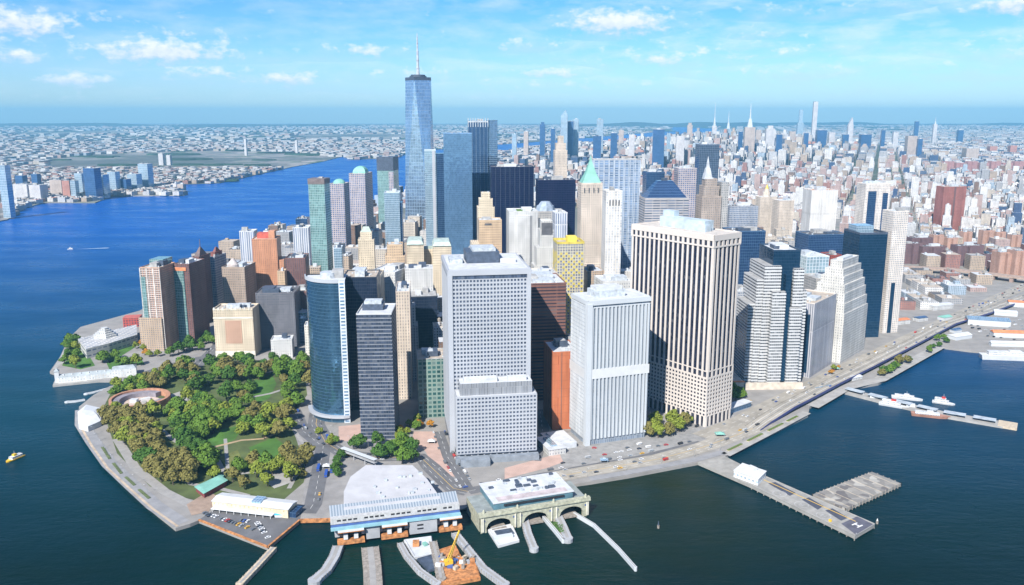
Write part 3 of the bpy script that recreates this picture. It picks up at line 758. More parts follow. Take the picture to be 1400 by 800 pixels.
t, w, d, h = Tw('apartment_tower', 'slim cream apartment tower with a teal glass strip, rightmost tall tower by the highway', 1222, 290, 1240, 1214, 1243, 'L', 12, cw_, roof_w, units=2, d=26, phrase='the slim cream apartment tower', cat='apartment tower')
MB().box(-w/2+w*.28, -w/2+w*.52, -d/2-.9, -d/2-.02, 0, h*.42).build('glass_strip', teal, t)
MB().box(w/2+.02, w/2+1.0, -d/2+2, d/2-2, 0, h*.93).build('balconies', facade('balcony_grid', (.5,.47,.45), glass=(.16,.16,.18), bay=4, floor=3.2, wf=.7, hf=.55), t)
# ---------------------------------------------------------------- west cluster and background towers
A = R
brick_l = wallmat('pinkish_brick', (.46,.28,.20), glass=(.10,.10,.12), bay=3.4, floor=3.1, wf=.5, hf=.5)
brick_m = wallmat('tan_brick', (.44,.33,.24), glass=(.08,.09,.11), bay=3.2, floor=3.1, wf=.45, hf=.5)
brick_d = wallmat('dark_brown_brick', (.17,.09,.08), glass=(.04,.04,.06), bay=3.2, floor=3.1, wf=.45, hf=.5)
limes = wallmat('limestone', (.58,.50,.42), glass=(.16,.15,.15), bay=3.0, floor=3.7, wf=.42, hf=.55)
creamw = wallmat('cream_stone', (.62,.53,.40), glass=(.18,.15,.12), bay=3.0, floor=3.7, wf=.42, hf=.5)
tanw = wallmat('tan_stone', (.52,.38,.25), glass=(.14,.11,.09), bay=3.0, floor=3.7, wf=.42, hf=.5)
greyst = wallmat('grey_stone', (.40,.39,.38), glass=(.10,.11,.12), bay=3.0, floor=3.7, wf=.45, hf=.55)
paleg = wallmat('pale_grey_stone', (.56,.56,.55), glass=(.2,.21,.23), bay=3.0, floor=3.7, wf=.4, hf=.5)
orangeb = wallmat('orange_brick_windows', (.50,.24,.14), glass=(.16,.09,.06), bay=3.0, floor=3.2, wf=.4, hf=.5)
striped = wallmat('vertical_white_stripes', (.60,.62,.66), glass=(.12,.15,.22), bay=3.6, floor=80, wf=.5, hf=.98)
glgr = wallmat('grey_glass_and_stone', (.34,.36,.40), glass=(.05,.08,.14), bay=2.8, floor=3.9, wf=.6, hf=.6)
pinkgr = wallmat('rose_granite', (.42,.37,.37), glass=(.05,.08,.16), bay=4.2, floor=3.9, wf=.62, hf=.6)

t, w, d, h = Tw('apartment_tower', 'leftmost riverside tower with balconies, pinkish brick front and dark shaded side', 218, 367, DV(479), 191, 241, 'R', -6, brick_l, roof_t, phrase='the leftmost riverside tower', cat='apartment tower', d=44,
   grid=[dict(bay=9, floor=3.1, fin=1.2, sl=.5, dep=.9, mat=flat('balcony_slab', (.62,.58,.55), .7), sides=(0,), name='balconies')])
MB().box(-w/2+.5, w/2-8, 4, d/2+8, h*.6, h+8).build('rear_glass_wing', tealp, t)
MB().box(-w/2-.9, -w/2+7, -d/2-.9, 8, 0, h-12).build('corner_glass', tealp, t)
MB().box(-w/2-7, w/2-2, -d/2-3, -d/2-.95, 0, h*.40).build('lower_block', brick_m, t)
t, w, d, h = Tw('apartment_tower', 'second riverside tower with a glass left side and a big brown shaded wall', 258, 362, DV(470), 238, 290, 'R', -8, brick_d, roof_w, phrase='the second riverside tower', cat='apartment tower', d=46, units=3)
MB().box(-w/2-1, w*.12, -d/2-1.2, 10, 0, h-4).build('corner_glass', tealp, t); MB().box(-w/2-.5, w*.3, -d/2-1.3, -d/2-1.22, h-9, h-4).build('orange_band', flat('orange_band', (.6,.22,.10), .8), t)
t, w, d, h = Tw('apartment_tower', 'riverside tower with a dark pyramid cap and spire behind the second riverside tower', 272, 352, 1290, 262, 296, 'R', -8, brick_d, roof_d, cat='apartment tower', d=34)
m = MB(); m.prism(rect(0,0,w*.75,d*.75), h, h+14, poly1=rect(0,0,2,2)); m.beam((0,0,h+12),(0,0,h+26),.8); m.build('pyramid_cap', flat('slate_cap', (.14,.10,.10), .7), t)
t, w, d, h = Tw('apartment_tower', 'pale grey tower with a stepped dark top, third along the river', 293, 352, 1330, 283, 316, 'R', -8, glgr, roof_w, cat='apartment tower', d=40)
m = MB(); m.box(-w*.3,w*.3,-d*.3,d*.3,h,h+7); m.prism(rect(0,0,w*.4,d*.4), h+7, h+14, poly1=rect(0,0,w*.1,d*.1)); m.build('stepped_cap', flat('maroon_cap', (.20,.07,.06), .7), t)
t, w, d, h = Tw('office_building', 'wide cream office building with a pink-orange central panel and crenellated roof, facing the park', 345, 424, DV(487), 291, 362, 'R', 2, creamw, roof_t, phrase='the wide cream building by the park', units=4, d=34, par=2, cat='office building')
m = MB()
for k in range(9): m.box(-w/2+k*w/9+.5, -w/2+k*w/9+2.6, -d/2-.6, -d/2+1.4, h, h+3.6)
m.build('crenellation', flat('pale_trim', (.66,.62,.54), .8), t)
m = MB(); m.box(-w/2+w*.28, w/2-w*.3, -d/2-.35, -d/2-.02, h*.28, h*.78); m.build('front_panel', wallmat('pink_brick_panel', (.50,.32,.23), glass=(.2,.12,.09), bay=3.0, floor=3.7, wf=.4, hf=.5), t)
MB().box(-w/2-.5, w/2+.5, -d/2-.8, -d/2-.4, 0, h*.12).build('stone_base', flat('pale_trim', (.66,.62,.54)), t); MB().box(-w/2-.5, w/2+.5, -d/2-.8, -d/2-.02, h*.82, h*.85).build('stone_belt', flat('pale_trim', (.66,.62,.54)), t)
t, w, d, h = Tw('office_building', 'dark back wing with pale rooftop boxes joined behind the wide cream building', 349, 402, DV(480)+10, 345, 402, 'L', 4, wallmat('dark_grey_brick', (.15,.15,.17), glass=(.05,.06,.08), bay=3, floor=3.7, wf=.45, hf=.5), roof_d, units=4, d=50, cat='office building')  # wing walls in one dark grey brick colour
t, w, d, h = Tw('office_building', 'brownish masonry block with a pale domed top behind the wide cream building', 334, 367, 1260, 303, 355, 'R', -4, wallmat('umber_masonry', (.33,.26,.21), glass=(.10,.09,.09), bay=3, floor=3.7, wf=.45, hf=.5), roof_w, units=4, d=46, par=2, cat='office building')
m = MB()
for i in range(6): m.cyl(-w*.12, -d*.25, 9-i*1.3, h+4+i*1.6, h+4+(i+1)*1.6, 14, r1=9-(i+1)*1.3)
m.cyl(-w*.12, -d*.25, 9, h+.05, h+4, 14); m.build('dome', flat('pale_dome', (.45,.40,.38), .7), t)
Tw('apartment_tower', 'pale blue vertically striped tower left of the orange brick tower', 327, 317, 1420, 325, 347, 'L', 4, striped, roof_w, units=1, d=26, cat='apartment tower')
t, w, d, h = Tw('apartment_tower', 'orange brick tower with stepped right shoulder and red roof box', 344, 328, 1330, 342, 378, 'L', 6, orangeb, roof_t, units=[(-.1,.1,.5,.5,8,flat('red_box', (.5,.10,.07), .7)),(.25,.0,.25,.4,12,flat('orange_brick_windows_trim', (.58,.24,.10)))], phrase='the orange brick tower', d=40, cat='apartment tower')
MB().box(w/2+.05, w/2+9, -d/2+3, d/2, 0, h*.74).build('shoulder_wing', orangeb, t); MB().box(w/2+9.05, w/2+17, -d/2+5, d/2, 0, h*.58).build('lower_wing', orangeb, t)
Tw('office_building', 'brown masonry building right of the orange brick tower', 390, 354, 1240, 382, 417, 'L', 6, brick_d, roof_d, units=3, d=44, cat='office building')
Tw('office_building', 'narrow tan lit building standing against the brown masonry building', 379, 372, 1215, 376, 389, 'L', 6, tanw, roof_t, units=1, d=20, cat='office building')
Tw('office_tower', 'blue-white vertically striped tower just left of the shimmering green tower', 400, 312, 1440, 397, 422, 'L', 5, striped, roof_w, units=2, d=34)
Tw('office_tower', 'dark blue glass tower peeping over the striped tower', 404, 300, 1500, 400, 420, 'L', 5, bglass2, roof_d, units=1, d=34)
t, w, d, h = Tw('apartment_tower', 'shimmering pale green glass tower with a dark open top', 443, 247, 1400, 421, 449, 'R', -5, tealp, roof_d, units=2, phrase='the shimmering green tower', d=30, cat='apartment tower', tiers=[(-.5,.5,-.5,.5,0,1)])
MB().box(-w/2-.6, w/2+.6, -d/2-.6, d/2+.6, h-6, h+3).build('crown', flat('bronze_crown', (.16,.13,.13), .5), t)
Tw('small_building', 'small white flat-roofed building at the park edge', 399, 463+2, DV(489), 370, 404, 'R', 8, paleg, roof_w, units=1, d=24, cat='small building')
Tw('small_building', 'narrow white building by the park, against the curved glass tower', 416, 446, DV(499), 414, 436, 'L', 8, wallmat('white_stucco', (.66,.64,.58), glass=(.2,.2,.2), bay=3, floor=3.6, wf=.45, hf=.5), roof_w, units=1, d=22, cat='office building')
Tw('office_building', 'brown office block behind the small white park building', 392, 400, DV(465), 384, 428, 'L', 6, brick_d, roof_t, units=3, d=40, cat='office building')
Tw('glass_building', 'blue glass low-rise between the park and the curved tower', 408, 428, DV(470), 402, 436, 'L', 6, bglass, roof_w, units=2, d=30, cat='office building')

# financial centre and the tall glass towers
def dome_on(t, w, d, h, r, sq=False, mat=copper, hh=None):
    m = MB(); hh = hh or r*.75; n = 4 if sq else 16
    for i in range(6):
        a0, a1 = i/6*math.pi/2, (i+1)/6*math.pi/2
        f = lambda a: ngon(0, 0, r*(1.41 if sq else 1)*max(.02, math.cos(a)), n, A(45) if sq else 0)
        m.prism(f(a0), h+.1+hh*math.sin(a0), h+.1+hh*math.sin(a1), top=(i == 5), poly1=f(a1))
    m.build('dome', mat, t)
t, w, d, h = Tw('office_tower', 'beige-grey stone tower with a low pale green dome right of the shimmering green tower', 470, 252, 1640, 450, 475, 'R', -4, pinkgr, roof_w, units=0, d=40); dome_on(t, w, d, h, w*.42)
t, w, d, h = Tw('office_tower', 'broad rose-grey tower with a pale green square dome', 499, 238, 1860, 477, 514, 'R', -6, pinkgr, roof_w, units=0, phrase='the green-domed tower', dmax=60); dome_on(t, w, d, h, w*.4, True, hh=16)
t, w, d, h = Tw('office_tower', 'dark-topped tower with teal and pinkish faces left of the tallest tower', 537, 217, 2150, 515, 543, 'R', -8, tealp, roof_d, units=1, d=50)
MB().box(-w/2-.5, w/2+.5, -d/2-.5, d/2+.5, h*.86, h+4).build('crown', mech_d, t); MB().box(w/2-12, w/2+.4, -d/2-.4, -d/2-.02, 0, h*.85).build('pink_face', pinkgr, t)
t, w, d, h = Tw('office_tower', 'pale blue glass tower in front of the dark-topped tower', 525, 264, 1560, 523, 546, 'L', 4, bglass3, roof_w, units=1, d=34); MB().box(w/2+.02, w/2+4, -d/2+3, d/2, 0, h*.9).build('side_wing', bglass2, t)
# tallest tower: square base turning into a rotated square top
def tallest():
    x, y, z = at_depth(571.5, 106, 2030); h = z-GZ; rt = thing('skyscraper', 'tallest blue glass skyscraper with chamfered faces and a tall mast', 'skyscraper', x, y, GZ, A(-10))
    b = 31.0; hb = 57.0
    P0 = rect(0, 0, 2*b, 2*b); tp = [(0,-b),(b,0),(0,b),(-b,0)]
    register(rect(x, y, 66, 66, A(-10)), h, x, y, 'the tallest tower')
    MB().prism(P0, 0, hb, top=False).build('base', bglass3, rt)
    m = MB(); tl = 2*b
    for i in range(4):
        a, c = P0[i], P0[(i+1) % 4]; mid = tp[i]; nx = tp[(i+1) % 4]
        m.face([(*a, hb), (*c, hb), (*mid, h)], [(0, hb), (tl, hb), (tl/2, h)])
        m.face([(*c, hb), (*nx, h), (*mid, h)], [(tl/2, hb), (tl, h), (0, h)])
    m.build('wall', glassmat('sky_blue_glass', (.30,.42,.58), line=(.30,.42,.57), metal=.75, bay=6, floor=8, lw=.06, lh=.08, var=.3), rt)
    MB().sheet(tp, h).build('roof', roof_d, rt)
    m = MB(); m.prism([(p[0]*1.02, p[1]*1.02) for p in tp], h-9, h, top=False); m.build('crown', mech_d, rt)
    m = MB(); m.cyl(0, 0, 20, h+.1, h+3, 24); m.cyl(0, 0, 17, h+3.01, h+6, 24); m.build('mast_ring', mech_d, rt)
    m = MB(); zz = at_depth(570, 45, 2030)[2]-GZ
    m.cyl(0, 0, 4.2, h+6, h+25, 8, r1=3.2); m.cyl(0, 0, 3.2, h+25, h+60, 8, r1=2.4); m.cyl(0, 0, 2.2, h+60, h+90, 8, r1=1.5); m.cyl(0, 0, 1.3, h+90, zz, 6, r1=.5)
    for k in (20, 38, 58, 76): m.cyl(0, 0, 5.0-k*.03, h+k, h+k+1.6, 8)
    m.build('mast', flat('mast_grey', (.42,.45,.5), .5), rt)
    o = MB(); 
    o.box(-9, 9, -b-9, -b-1, 0, h*.46); o.build('lobby_pylon', bglass2, rt) if False else None
tallest()
t, w, d, h = Tw('office_tower', 'slim pale striped glass tower with a darker blue half, right of the tallest tower', 580, 206, 1760, 578, 592, 'L', 6, bglass3, roof_w, units=0, d=36, w=24)
MB().box(w/2+.05, w/2+19, -d/2+2, d/2, 0, h*.975).build('blue_half', bglass2, t); MB().box(w/2-8, w/2-2, -d/2-1, -d/2-.02, 0, h).build('white_strip', white_al, t)
t, w, d, h = Tw('office_tower', 'flat mirror-smooth blue glass tower left of the crowned dark blue tower', 606, 183, 1700, 604, 645, 'L', 4, glassmat('smooth_blue_glass', (.13,.25,.42), line=(.13,.25,.42), metal=.55, bay=3, floor=4.2, lw=.04, lh=.04, var=.2), roof_w, units=0, d=38, phrase='the smooth blue glass tower')
t, w, d, h = Tw('office_tower', 'tall dark blue tower with a pale fenced crown and glass right shoulder', 640, 166, 1830, 637, 667, 'L', 5, bglass2, roof_d, units=1, d=50, phrase='the crowned dark blue tower', piers=[dict(bay=9, pw=.9, dep=.7, z0=.0, z1=1, mat=bglass, sides=(0,))])
m = MB()
for k in range(9): m.box(-w/2+k*w/8-.7, -w/2+k*w/8+.7, -d/2-1, -d/2+.4, h-12, h+7)
m.box(-w/2, w/2, -d/2-.9, -d/2-.1, h-2, h+0.5); m.build('crown_fins', mech, t)
MB().box(w/2+.05, w/2+21, -d/2+4, d/2, 0, h+3).build('right_wing', bglass, t)
blk = glassmat('black_blue_steel', (.006,.010,.045), line=(.012,.018,.06), metal=.2, bay=3, floor=4, var=.1)
Tw('office_tower', 'broad black-blue slab, left one of the two black boxes in the centre', 671, 229, 1620, 669, 730, 'L', 5, blk, roof_d, units=2, d=50, phrase='the left black slab', piers=[dict(bay=9, pw=.5, dep=.4, mat=mech_d, sides=(0,))])
Tw('office_tower', 'black-blue slab right of the wider one, behind the white stepped building', 736, 247, 1500, 734, 787, 'L', 5, blk, roof_d, units=2, d=40, phrase='the right black slab')
Tw('office_tower', 'wide pale blue-grey gridded slab behind the green pyramid tower', 812, 219, 1500, 810, 876, 'L', 5, facade('bluegrey_grid', (.34,.40,.48), glass=(.10,.15,.24), bay=9, floor=4.2, wf=.8, hf=.62), roof_w, units=0, d=36, phrase='the wide blue-grey slab', piers=[dict(bay=9, pw=1.4, dep=1.0, mat=flat('blue_grey_steel', (.42,.48,.56), .4), sides=(0,3))])
FLATS['bluegrey_grid'] = silver
# green pyramid
t, w, d, h = Tw('skyscraper', 'pinkish-grey stone tower with a steep green pyramid roof and spire', 795, 252, 1330, 790, 824, 'L', 6, limes, roof_w, units=0, d=32, phrase='the green pyramid tower', cat='skyscraper', par=2)
zt = at_depth(807, 213, 1340)[2]-GZ
m = MB(); m.prism(rect(0,0,w*.92,d*.92), h+.2, h+(zt-h)*.35, top=False, poly1=rect(0,0,w*.5,d*.5)); m.prism(rect(0,0,w*.5,d*.5), h+(zt-h)*.35, h+(zt-h)*.78, top=False, poly1=rect(0,0,w*.13,d*.13)); m.prism(rect(0,0,w*.13,d*.13), h+(zt-h)*.78, zt, poly1=rect(0,0,.4,.4)); m.build('pyramid_roof', copper, t)
MB().box(-w/2-6, w/2+6, -d/2-4, d/2+8, 0, h*.42).build('lower_setback', limes, t); MB().box(-w/2-3, w/2+8, -d/2-2, d/2+8, h*.42+.01, h*.55).build('upper_setback', limes, t)
m = MB()
for k in range(4): MB().box(-w*.38+k*w*.22, -w*.38+k*w*.22+2, -d/2-.5, -d/2-.02, h-14, h-6).build('top_opening', roof_d, t)
t, w, d, h = Tw('skyscraper', 'slender white stone tower right of the green pyramid tower', 829, 262, 1180, 823, 851, 'L', 6, wallmat('bright_limestone', (.66,.63,.58), glass=(.30,.32,.36), bay=4, floor=3.7, wf=.5, hf=.62), roof_w, units=1, d=26, phrase='the slender white tower', cat='skyscraper')
m = MB()
for k in range(4): m.box(-w*.3+k*w*.19, -w*.3+k*w*.19+1.8, -d/2-.4, -d/2-.02, h-20, h-12)
m.build('arched_openings', roof_d, t)
MB().box(-w/2-6, w/2+1, -d/2-5, d/2+8, 0, h*.35).build('base_block', limes, t)
# white stepped group
t, w, d, h = Tw('office_building', 'tall cream art-deco tower with a rounded top beside the smooth blue glass tower', 653, 268, 1380, 651, 676, 'L', 6, creamw, roof_w, units=0, d=26, phrase='the cream art-deco tower', tiers=[(-.5,.5,-.5,.5,0,.9),(-.4,.4,-.4,.4,.9,.97),(-.26,.26,-.26,.26,.97,1.02)])
t, w, d, h = Tw('office_building', 'tan tower with a dark vent standing just in front of the cream art-deco tower', 655, 302, 1250, 652, 686, 'L', 6, tanw, roof_w, units=1, d=30, cat='office tower')
MB().box(-w*.25, w*.05, -d/2-.4, -d/2-.02, h-7, h-4).build('vent', roof_d, t); MB().box(-w/2-12, -w/2-.05, -d/2+2, d/2+6, 0, h*.80).build('left_wing', creamw, t)
t, w, d, h = Tw('office_building', 'bulky white stone building with a rounded front and a planted roof', 696, 290, 1360, 694, 736, 'L', 6, paleg, roof_w, units=2, d=46, phrase='the bulky white building')
m = MB(); m.prism([(-w*.3,-d/2-.01),(w*.3,-d/2-.01),(w*.2,-d/2-4),(-w*.2,-d/2-4)], 0, h-6); m.build('bowed_front', paleg, t); MB().box(-w*.2, w*.3, -d*.3, d*.1, h+.05, h+1.8).build('roof_planting', flat('roof_green', (.10,.18,.04), .9), t)
t, w, d, h = Tw('office_building', 'grey-blue octagonal-topped stone tower behind the white stepped tower', 728, 290, 1430, 724, 772, 'L', 6, greyst, roof_w, units=0, d=40)
m = MB(); m.cyl(-w*.05, 0, 17, h, h+9, 8, r1=15); m.cyl(-w*.05, 0, 13, h+9, h+16, 8, r1=8); m.build('octagonal_cap', flat('slate_blue_cap', (.28,.34,.42), .6), t)
t, w, d, h = Tw('office_building', 'white stepped tower with a grey louvred block near its top, centre of the skyline', 739, 303, 1150, 737, 757, 'L', 6, wz, roof_w, units=0, d=22, phrase='the white stepped tower', tiers=[(-.5,.5,-.5,.5,0,.93),(-.42,.42,-.4,.4,.93,1)])
MB().box(-w*.42, w*.42, -d/2-.5, -d/2-.02, h*.90, h*.99).build('louvre', roof_d, t)
for a, zt in ((5, .8), (9, .66), (13, .5)): MB().box(-w/2-a, w/2+a*.9, -d/2-a*.5, d/2+a, 0, h*zt-.01*a).build('setback', wz, t)
t, w, d, h = Tw('office_building', 'white tower with vertical ribs at the right of the bulky white building', 759, 292, 1290, 756, 776, 'L', 6, striped, roof_w, units=1, d=30)
t, w, d, h = Tw('skyscraper', 'tall pale stone tower rising thin between the two black slabs', 759, 190, 1960, 756, 776, 'L', 6, limes, roof_w, units=0, d=24, cat='skyscraper', tiers=[(-.5,.5,-.5,.5,0,.9),(-.4,.4,-.4,.4,.9,.96),(-.22,.22,-.22,.22,.96,1.02)])
# right of centre
t, w, d, h = Tw('office_tower', 'grey tower with a truncated dark blue glass pyramid on top', 882, 272, 1290, 879, 942, 'L', 4, wallmat('grey_bands', (.40,.38,.38), glass=(.08,.10,.14), bay=12, floor=3.9, wf=.94, hf=.5), roof_w, units=0, dmax=44, d=42, phrase='the blue glass pyramid tower')
m = MB(); zt = at_depth(912, 247, 1310)[2]-GZ; m.prism(rect(0,0,w*.94,d*.94), h+.1, zt, poly1=rect(0,0,w*.34,d*.34)); m.build('pyramid_roof', bglass2, t)
m = MB(); m.box(-4, 4, -4, 4, zt, zt+4); m.build('roof_cap', mech_d, t)
Tw('office_tower', 'dark royal blue box tower behind the blue glass pyramid tower', 884, 236, 1700, 882, 909, 'L', 4, bglass2, roof_d, units=1, d=34)
Tw('office_building', 'mauve-grey plain tower right of the blue glass pyramid tower', 928, 231, 1620, 926, 953, 'L', 4, pinkgr, roof_w, units=1, d=34)
t, w, d, h = Tw('skyscraper', 'brownish art-deco tower tapering in steps to a needle spire', 961, 246, 1330, 957, 988, 'L', 6, wallmat('buff_brick', (.36,.30,.26), glass=(.12,.12,.13), bay=3, floor=3.6, wf=.42, hf=.5), roof_t, units=0, d=30, phrase='the needle-spired tower', cat='skyscraper', tiers=[(-.5,.5,-.5,.5,0,.88),(-.4,.4,-.4,.4,.88,.95),(-.3,.3,-.3,.3,.95,1.0)])
zt = at_depth(968, 214, 1345)[2]-GZ; m = MB(); m.prism(rect(-4,0,w*.42,d*.42), h+.1, h+(zt-h)*.5, poly1=rect(-4,0,w*.2,d*.2)); m.prism(rect(-4,0,w*.16,d*.16), h+(zt-h)*.5, zt, poly1=rect(-4,0,.4,.4)); m.build('spire', flat('pale_spire', (.45,.47,.5), .6), t)
MB().box(w/2+.02, w/2+12, -d/2+3, d/2+6, 0, h*.98).build('grey_wing', greyst, t); MB().box(-w/2-6, w/2+16, -d/2-5, d/2, 0, h*.45).build('lower_setback', limes, t)
Tw('skyscraper', 'dark steel-blue tower standing behind the needle spire', 957, 198, 1850, 955, 984, 'L', 4, glassmat('steel_blue', (.06,.10,.17), line=(.16,.2,.27), metal=.5, bay=4, floor=4), roof_w, units=1, d=34, cat='skyscraper')
Tw('office_tower', 'dark-roofed grey glass slab just right of the needle-spired tower', 998, 283, 1560, 996, 1037, 'L', 4, glgr, roof_d, units=2, d=40)
Tw('office_tower', 'deep blue slab behind the right edge of the cream dark-striped tower', 1000, 317, 1180, 985, 1047, 'L', 4, bglass2, roof_d, units=2, d=40)
Tw('office_building', 'dark narrow building between the cream dark-striped tower and the stepped silver tower', 1006, 400, 1030, 1000, 1026, 'L', 4, glgr, roof_w, units=2, d=30)
t, w, d, h = Tw('civic_tower', 'beige civic tower with stepped lantern and golden cap', 1040, 270, 2080, 1037, 1063, 'L', 8, limes, roof_w, units=0, d=30, phrase='the gold-capped civic tower', cat='civic tower')
m = MB(); m.cyl(0, 0, 9, h, h+12, 12); m.cyl(0, 0, 6, h+12, h+20, 12); m.build('lantern', flat('limestone_trim', (.58,.50,.42)), t); m = MB(); m.cyl(0, 0, 5, h+20, h+31, 10, r1=.5); m.build('golden_cap', flat('gold', (.6,.42,.08), .4, .3), t)
Tw('office_building', 'beige block right of the gold-capped civic tower', 1066, 275, 2000, 1064, 1086, 'L', 8, limes, roof_w, units=1, d=40, cat='office building')
t, w, d, h = Tw('office_tower', 'broad windowless pale tower on an orange base', 1110, 261, 1760, 1107, 1146, 'L', 6, wallmat('windowless_stone', (.58,.57,.56), glass=(.48,.48,.48), bay=6, floor=60, wf=.1, hf=1), flat('terracotta_roof', (.5,.26,.15)), units=1, d=40, phrase='the windowless pale tower')
MB().box(-w/2-2, w/2+2, -d/2-2, d/2+2, 0, 20).build('orange_base', flat('orange_base', (.55,.22,.11), .8), t); MB().box(-w*.25, w*.25, -d/2-.5, -d/2-.02, 24, 32).build('vent', mech_d, t)
t, w, d, h = Tw('apartment_tower', 'white framed tower with two tall blue glass strips', 1184, 252, 1700, 1182, 1218, 'L', 6, cw_, roof_w, units=2, d=36, phrase='the white framed blue-striped tower', cat='apartment tower')
MB().box(-w*.38, -w*.05, -d/2-.6, -d/2-.02, 0, h-14).build('glass_strip', bglass2, t); MB().box(w*.22, w*.42, -d/2-.6, -d/2-.02, 0, h-18).build('glass_strip', bglass2, t)
t, w, d, h = Tw('apartment_tower', 'pair-topped dark red brick tower standing above the low eastern blocks', 1291, 256, 2390, 1288, 1322, 'L', 10, wallmat('red_brick', (.30,.12,.10), glass=(.15,.07,.07), bay=4, floor=3.1, wf=.4, hf=.5), roof_t, units=3, d=34, phrase='the dark red brick tower', cat='apartment tower')
MB().box(-w*.04, w*.04, -d/2-.4, -d/2-.02, 0, h).build('recess_joint', brick_d, t)
Tw('glass_building', 'pale glass lattice building behind the stepped silver tower', 1103, 352, 1200, 1098, 1134, 'L', 10, glassmat('lattice_glass', (.36,.50,.58), line=(.62,.68,.72), metal=.4, bay=5, floor=5, lw=.18, lh=.14), roof_w, units=2, d=42, cat='office building')
Tw('office_building', 'dark red building between the lattice glass building and the white ziggurat', 1136, 350, 1270, 1132, 1152, 'L', 10, wallmat('dark_red', (.28,.06,.05), glass=(.1,.05,.05), bay=4, floor=3.5, wf=.4, hf=.5), roof_d, units=1, d=30, cat='office building')
Tw('office_building', 'grey flat-topped building left of the white ziggurat', 1116, 382, 1130, 1112, 1142, 'L', 10, greyst, roof_m, units=2, d=36, cat='office building')
Tw('office_building', 'dark blue low office block behind the dark teal tower', 1106, 322, 1450, 1104, 1160, 'L', 8, bglass2, roof_d, units=3, d=50, cat='office building')
# cream blocks of the centre left
t, w, d, h = Tw('office_tower', 'tan art-deco tower with a peaked top between the domed towers and the canyon streets', 489, 319, 1330, 486, 511, 'L', 6, creamw, roof_w, units=0, d=26, phrase='the peaked tan tower', tiers=[(-.5,.5,-.5,.5,0,.92),(-.36,.36,-.36,.36,.92,1)])
m = MB(); m.prism(rect(0,0,w*.7,d*.7), h+.1, h+9, poly1=rect(0,0,w*.35,d*.1)); m.build('peaked_roof', flat('pale_green_roof', (.35,.42,.36), .7), t)
t, w, d, h = Tw('office_tower', 'tan brick tower with orange-tinted top, centre left', 526, 336, 1130, 524, 553, 'L', 6, tanw, roof_t, units=1, d=28, phrase='the orange-topped tan tower', tiers=[(-.5,.5,-.5,.5,0,.9),(-.4,.4,-.42,.42,.9,1)])
t, w, d, h = Tw('office_building', 'pair of cream masonry wings under a pale green mansard roof', 556, 336, 1210, 554, 617, 'L', 6, creamw, flat('pale_green_roof', (.35,.42,.36), .7), units=3, d=50, par=0, phrase='the green-mansard building', tiers=[(-.5,-.12,-.5,.5,0,1),(.08,.5,-.5,.5,0,.98),(-.13,.09,-.1,.5,0,.94)])
m = MB()
m.prism(rect(-.31*w,0,.38*w,d), h+1.3, h+7, poly1=rect(-.31*w,0,.30*w,d*.85)); m.prism(rect(.29*w,0,.42*w,d), h*.98+1.3, h*.98+7, poly1=rect(.29*w,0,.34*w,d*.85)); m.build('mansard_roof', flat('washed_green_roof', (.40,.48,.44), .7), t)
Tw('office_building', 'white stone building filling the middle of the street canyon', 553, 372, 1060, 550, 592, 'L', 6, paleg, roof_w, units=3, d=46, cat='office building', tiers=[(-.5,.5,-.1,.5,0,1),(-.5,.5,-.5,-.1,0,.72)])
Tw('office_building', 'light blue small-windowed block between the shimmering green tower and the peaked tan tower', 456, 340, 1290, 453, 467, 'L', 6, bglass3, roof_w, units=1, d=26, cat='office building')
Tw('office_building', 'low dark building with tan parapet above the dark navy tower', 470, 378, 1010, 466, 520, 'L', 2, creamw, roof_d, units=3, d=40, cat='office building')
Tw('office_building', 'long white curved-front building behind the dark banded tower', 505, 372, 1070, 500, 540, 'L', -14, paleg, roof_w, units=3, d=60, cat='office building')
Tw('office_building', 'tall thin pale building on the right flank of the dark banded tower', 541, 400, 935, 538, 560, 'L', 6, limes, roof_w, units=2, d=60, cat='office building')
Tw('office_building', 'light brick building right of the yellow chequered tower', 803, 372, 1090, 800, 826, 'L', 8, brick_m, roof_w, units=2, d=36, cat='office building')
Tw('office_building', 'white small block at the foot of the slender white tower', 824, 386, 1020, 820, 864, 'L', 10, paleg, roof_w, units=3, d=40, cat='office building')
Tw('office_building', 'pale roofed block right behind the brown ribbon-windowed tower', 726, 375, 1010, 722, 762, 'L', 8, limes, roof_w, units=3, d=34, cat='office building')
Tw('office_building', 'dark shaded office block between the brown tower and the white ribbed tower', 770, 470, 930, 764, 795, 'L', 8, brick_d, roof_d, units=2, d=34, cat='office building')
Tw('pale_office_building', 'pale pink glass-fronted low tower behind the boxes of the broad white slab', 615, 330, 1160, 612, 655, 'L', 6, creamw, roof_w, units=3, d=40, cat='office building') if False else None
# ---------------------------------------------------------------- waterfront structures
def hz_(u, v, D): return at_depth(u, v, D)[2]
gray_wall = flat('grey_metal_wall', (.36,.37,.39), .6, var=.15)
rust = flat('rusty_orange_steel', (.44,.19,.07), .75, scale=.35, var=.55)
timber = flat('weathered_timber', (.27,.24,.21), .9, scale=.5, var=.35)
timber_l = flat('pale_timber_deck', (.48,.40,.30), .9, scale=.4, var=.25)
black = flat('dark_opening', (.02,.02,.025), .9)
red_m = flat('red_paint', (.5,.04,.03), .5); blue_m = flat('blue_paint', (.06,.11,.30), .5)
white_p = flat('white_paint', (.60,.61,.62), .5, var=.08)
cyan_g = flat('turquoise_glass', (.24,.44,.50), .2, var=.15)

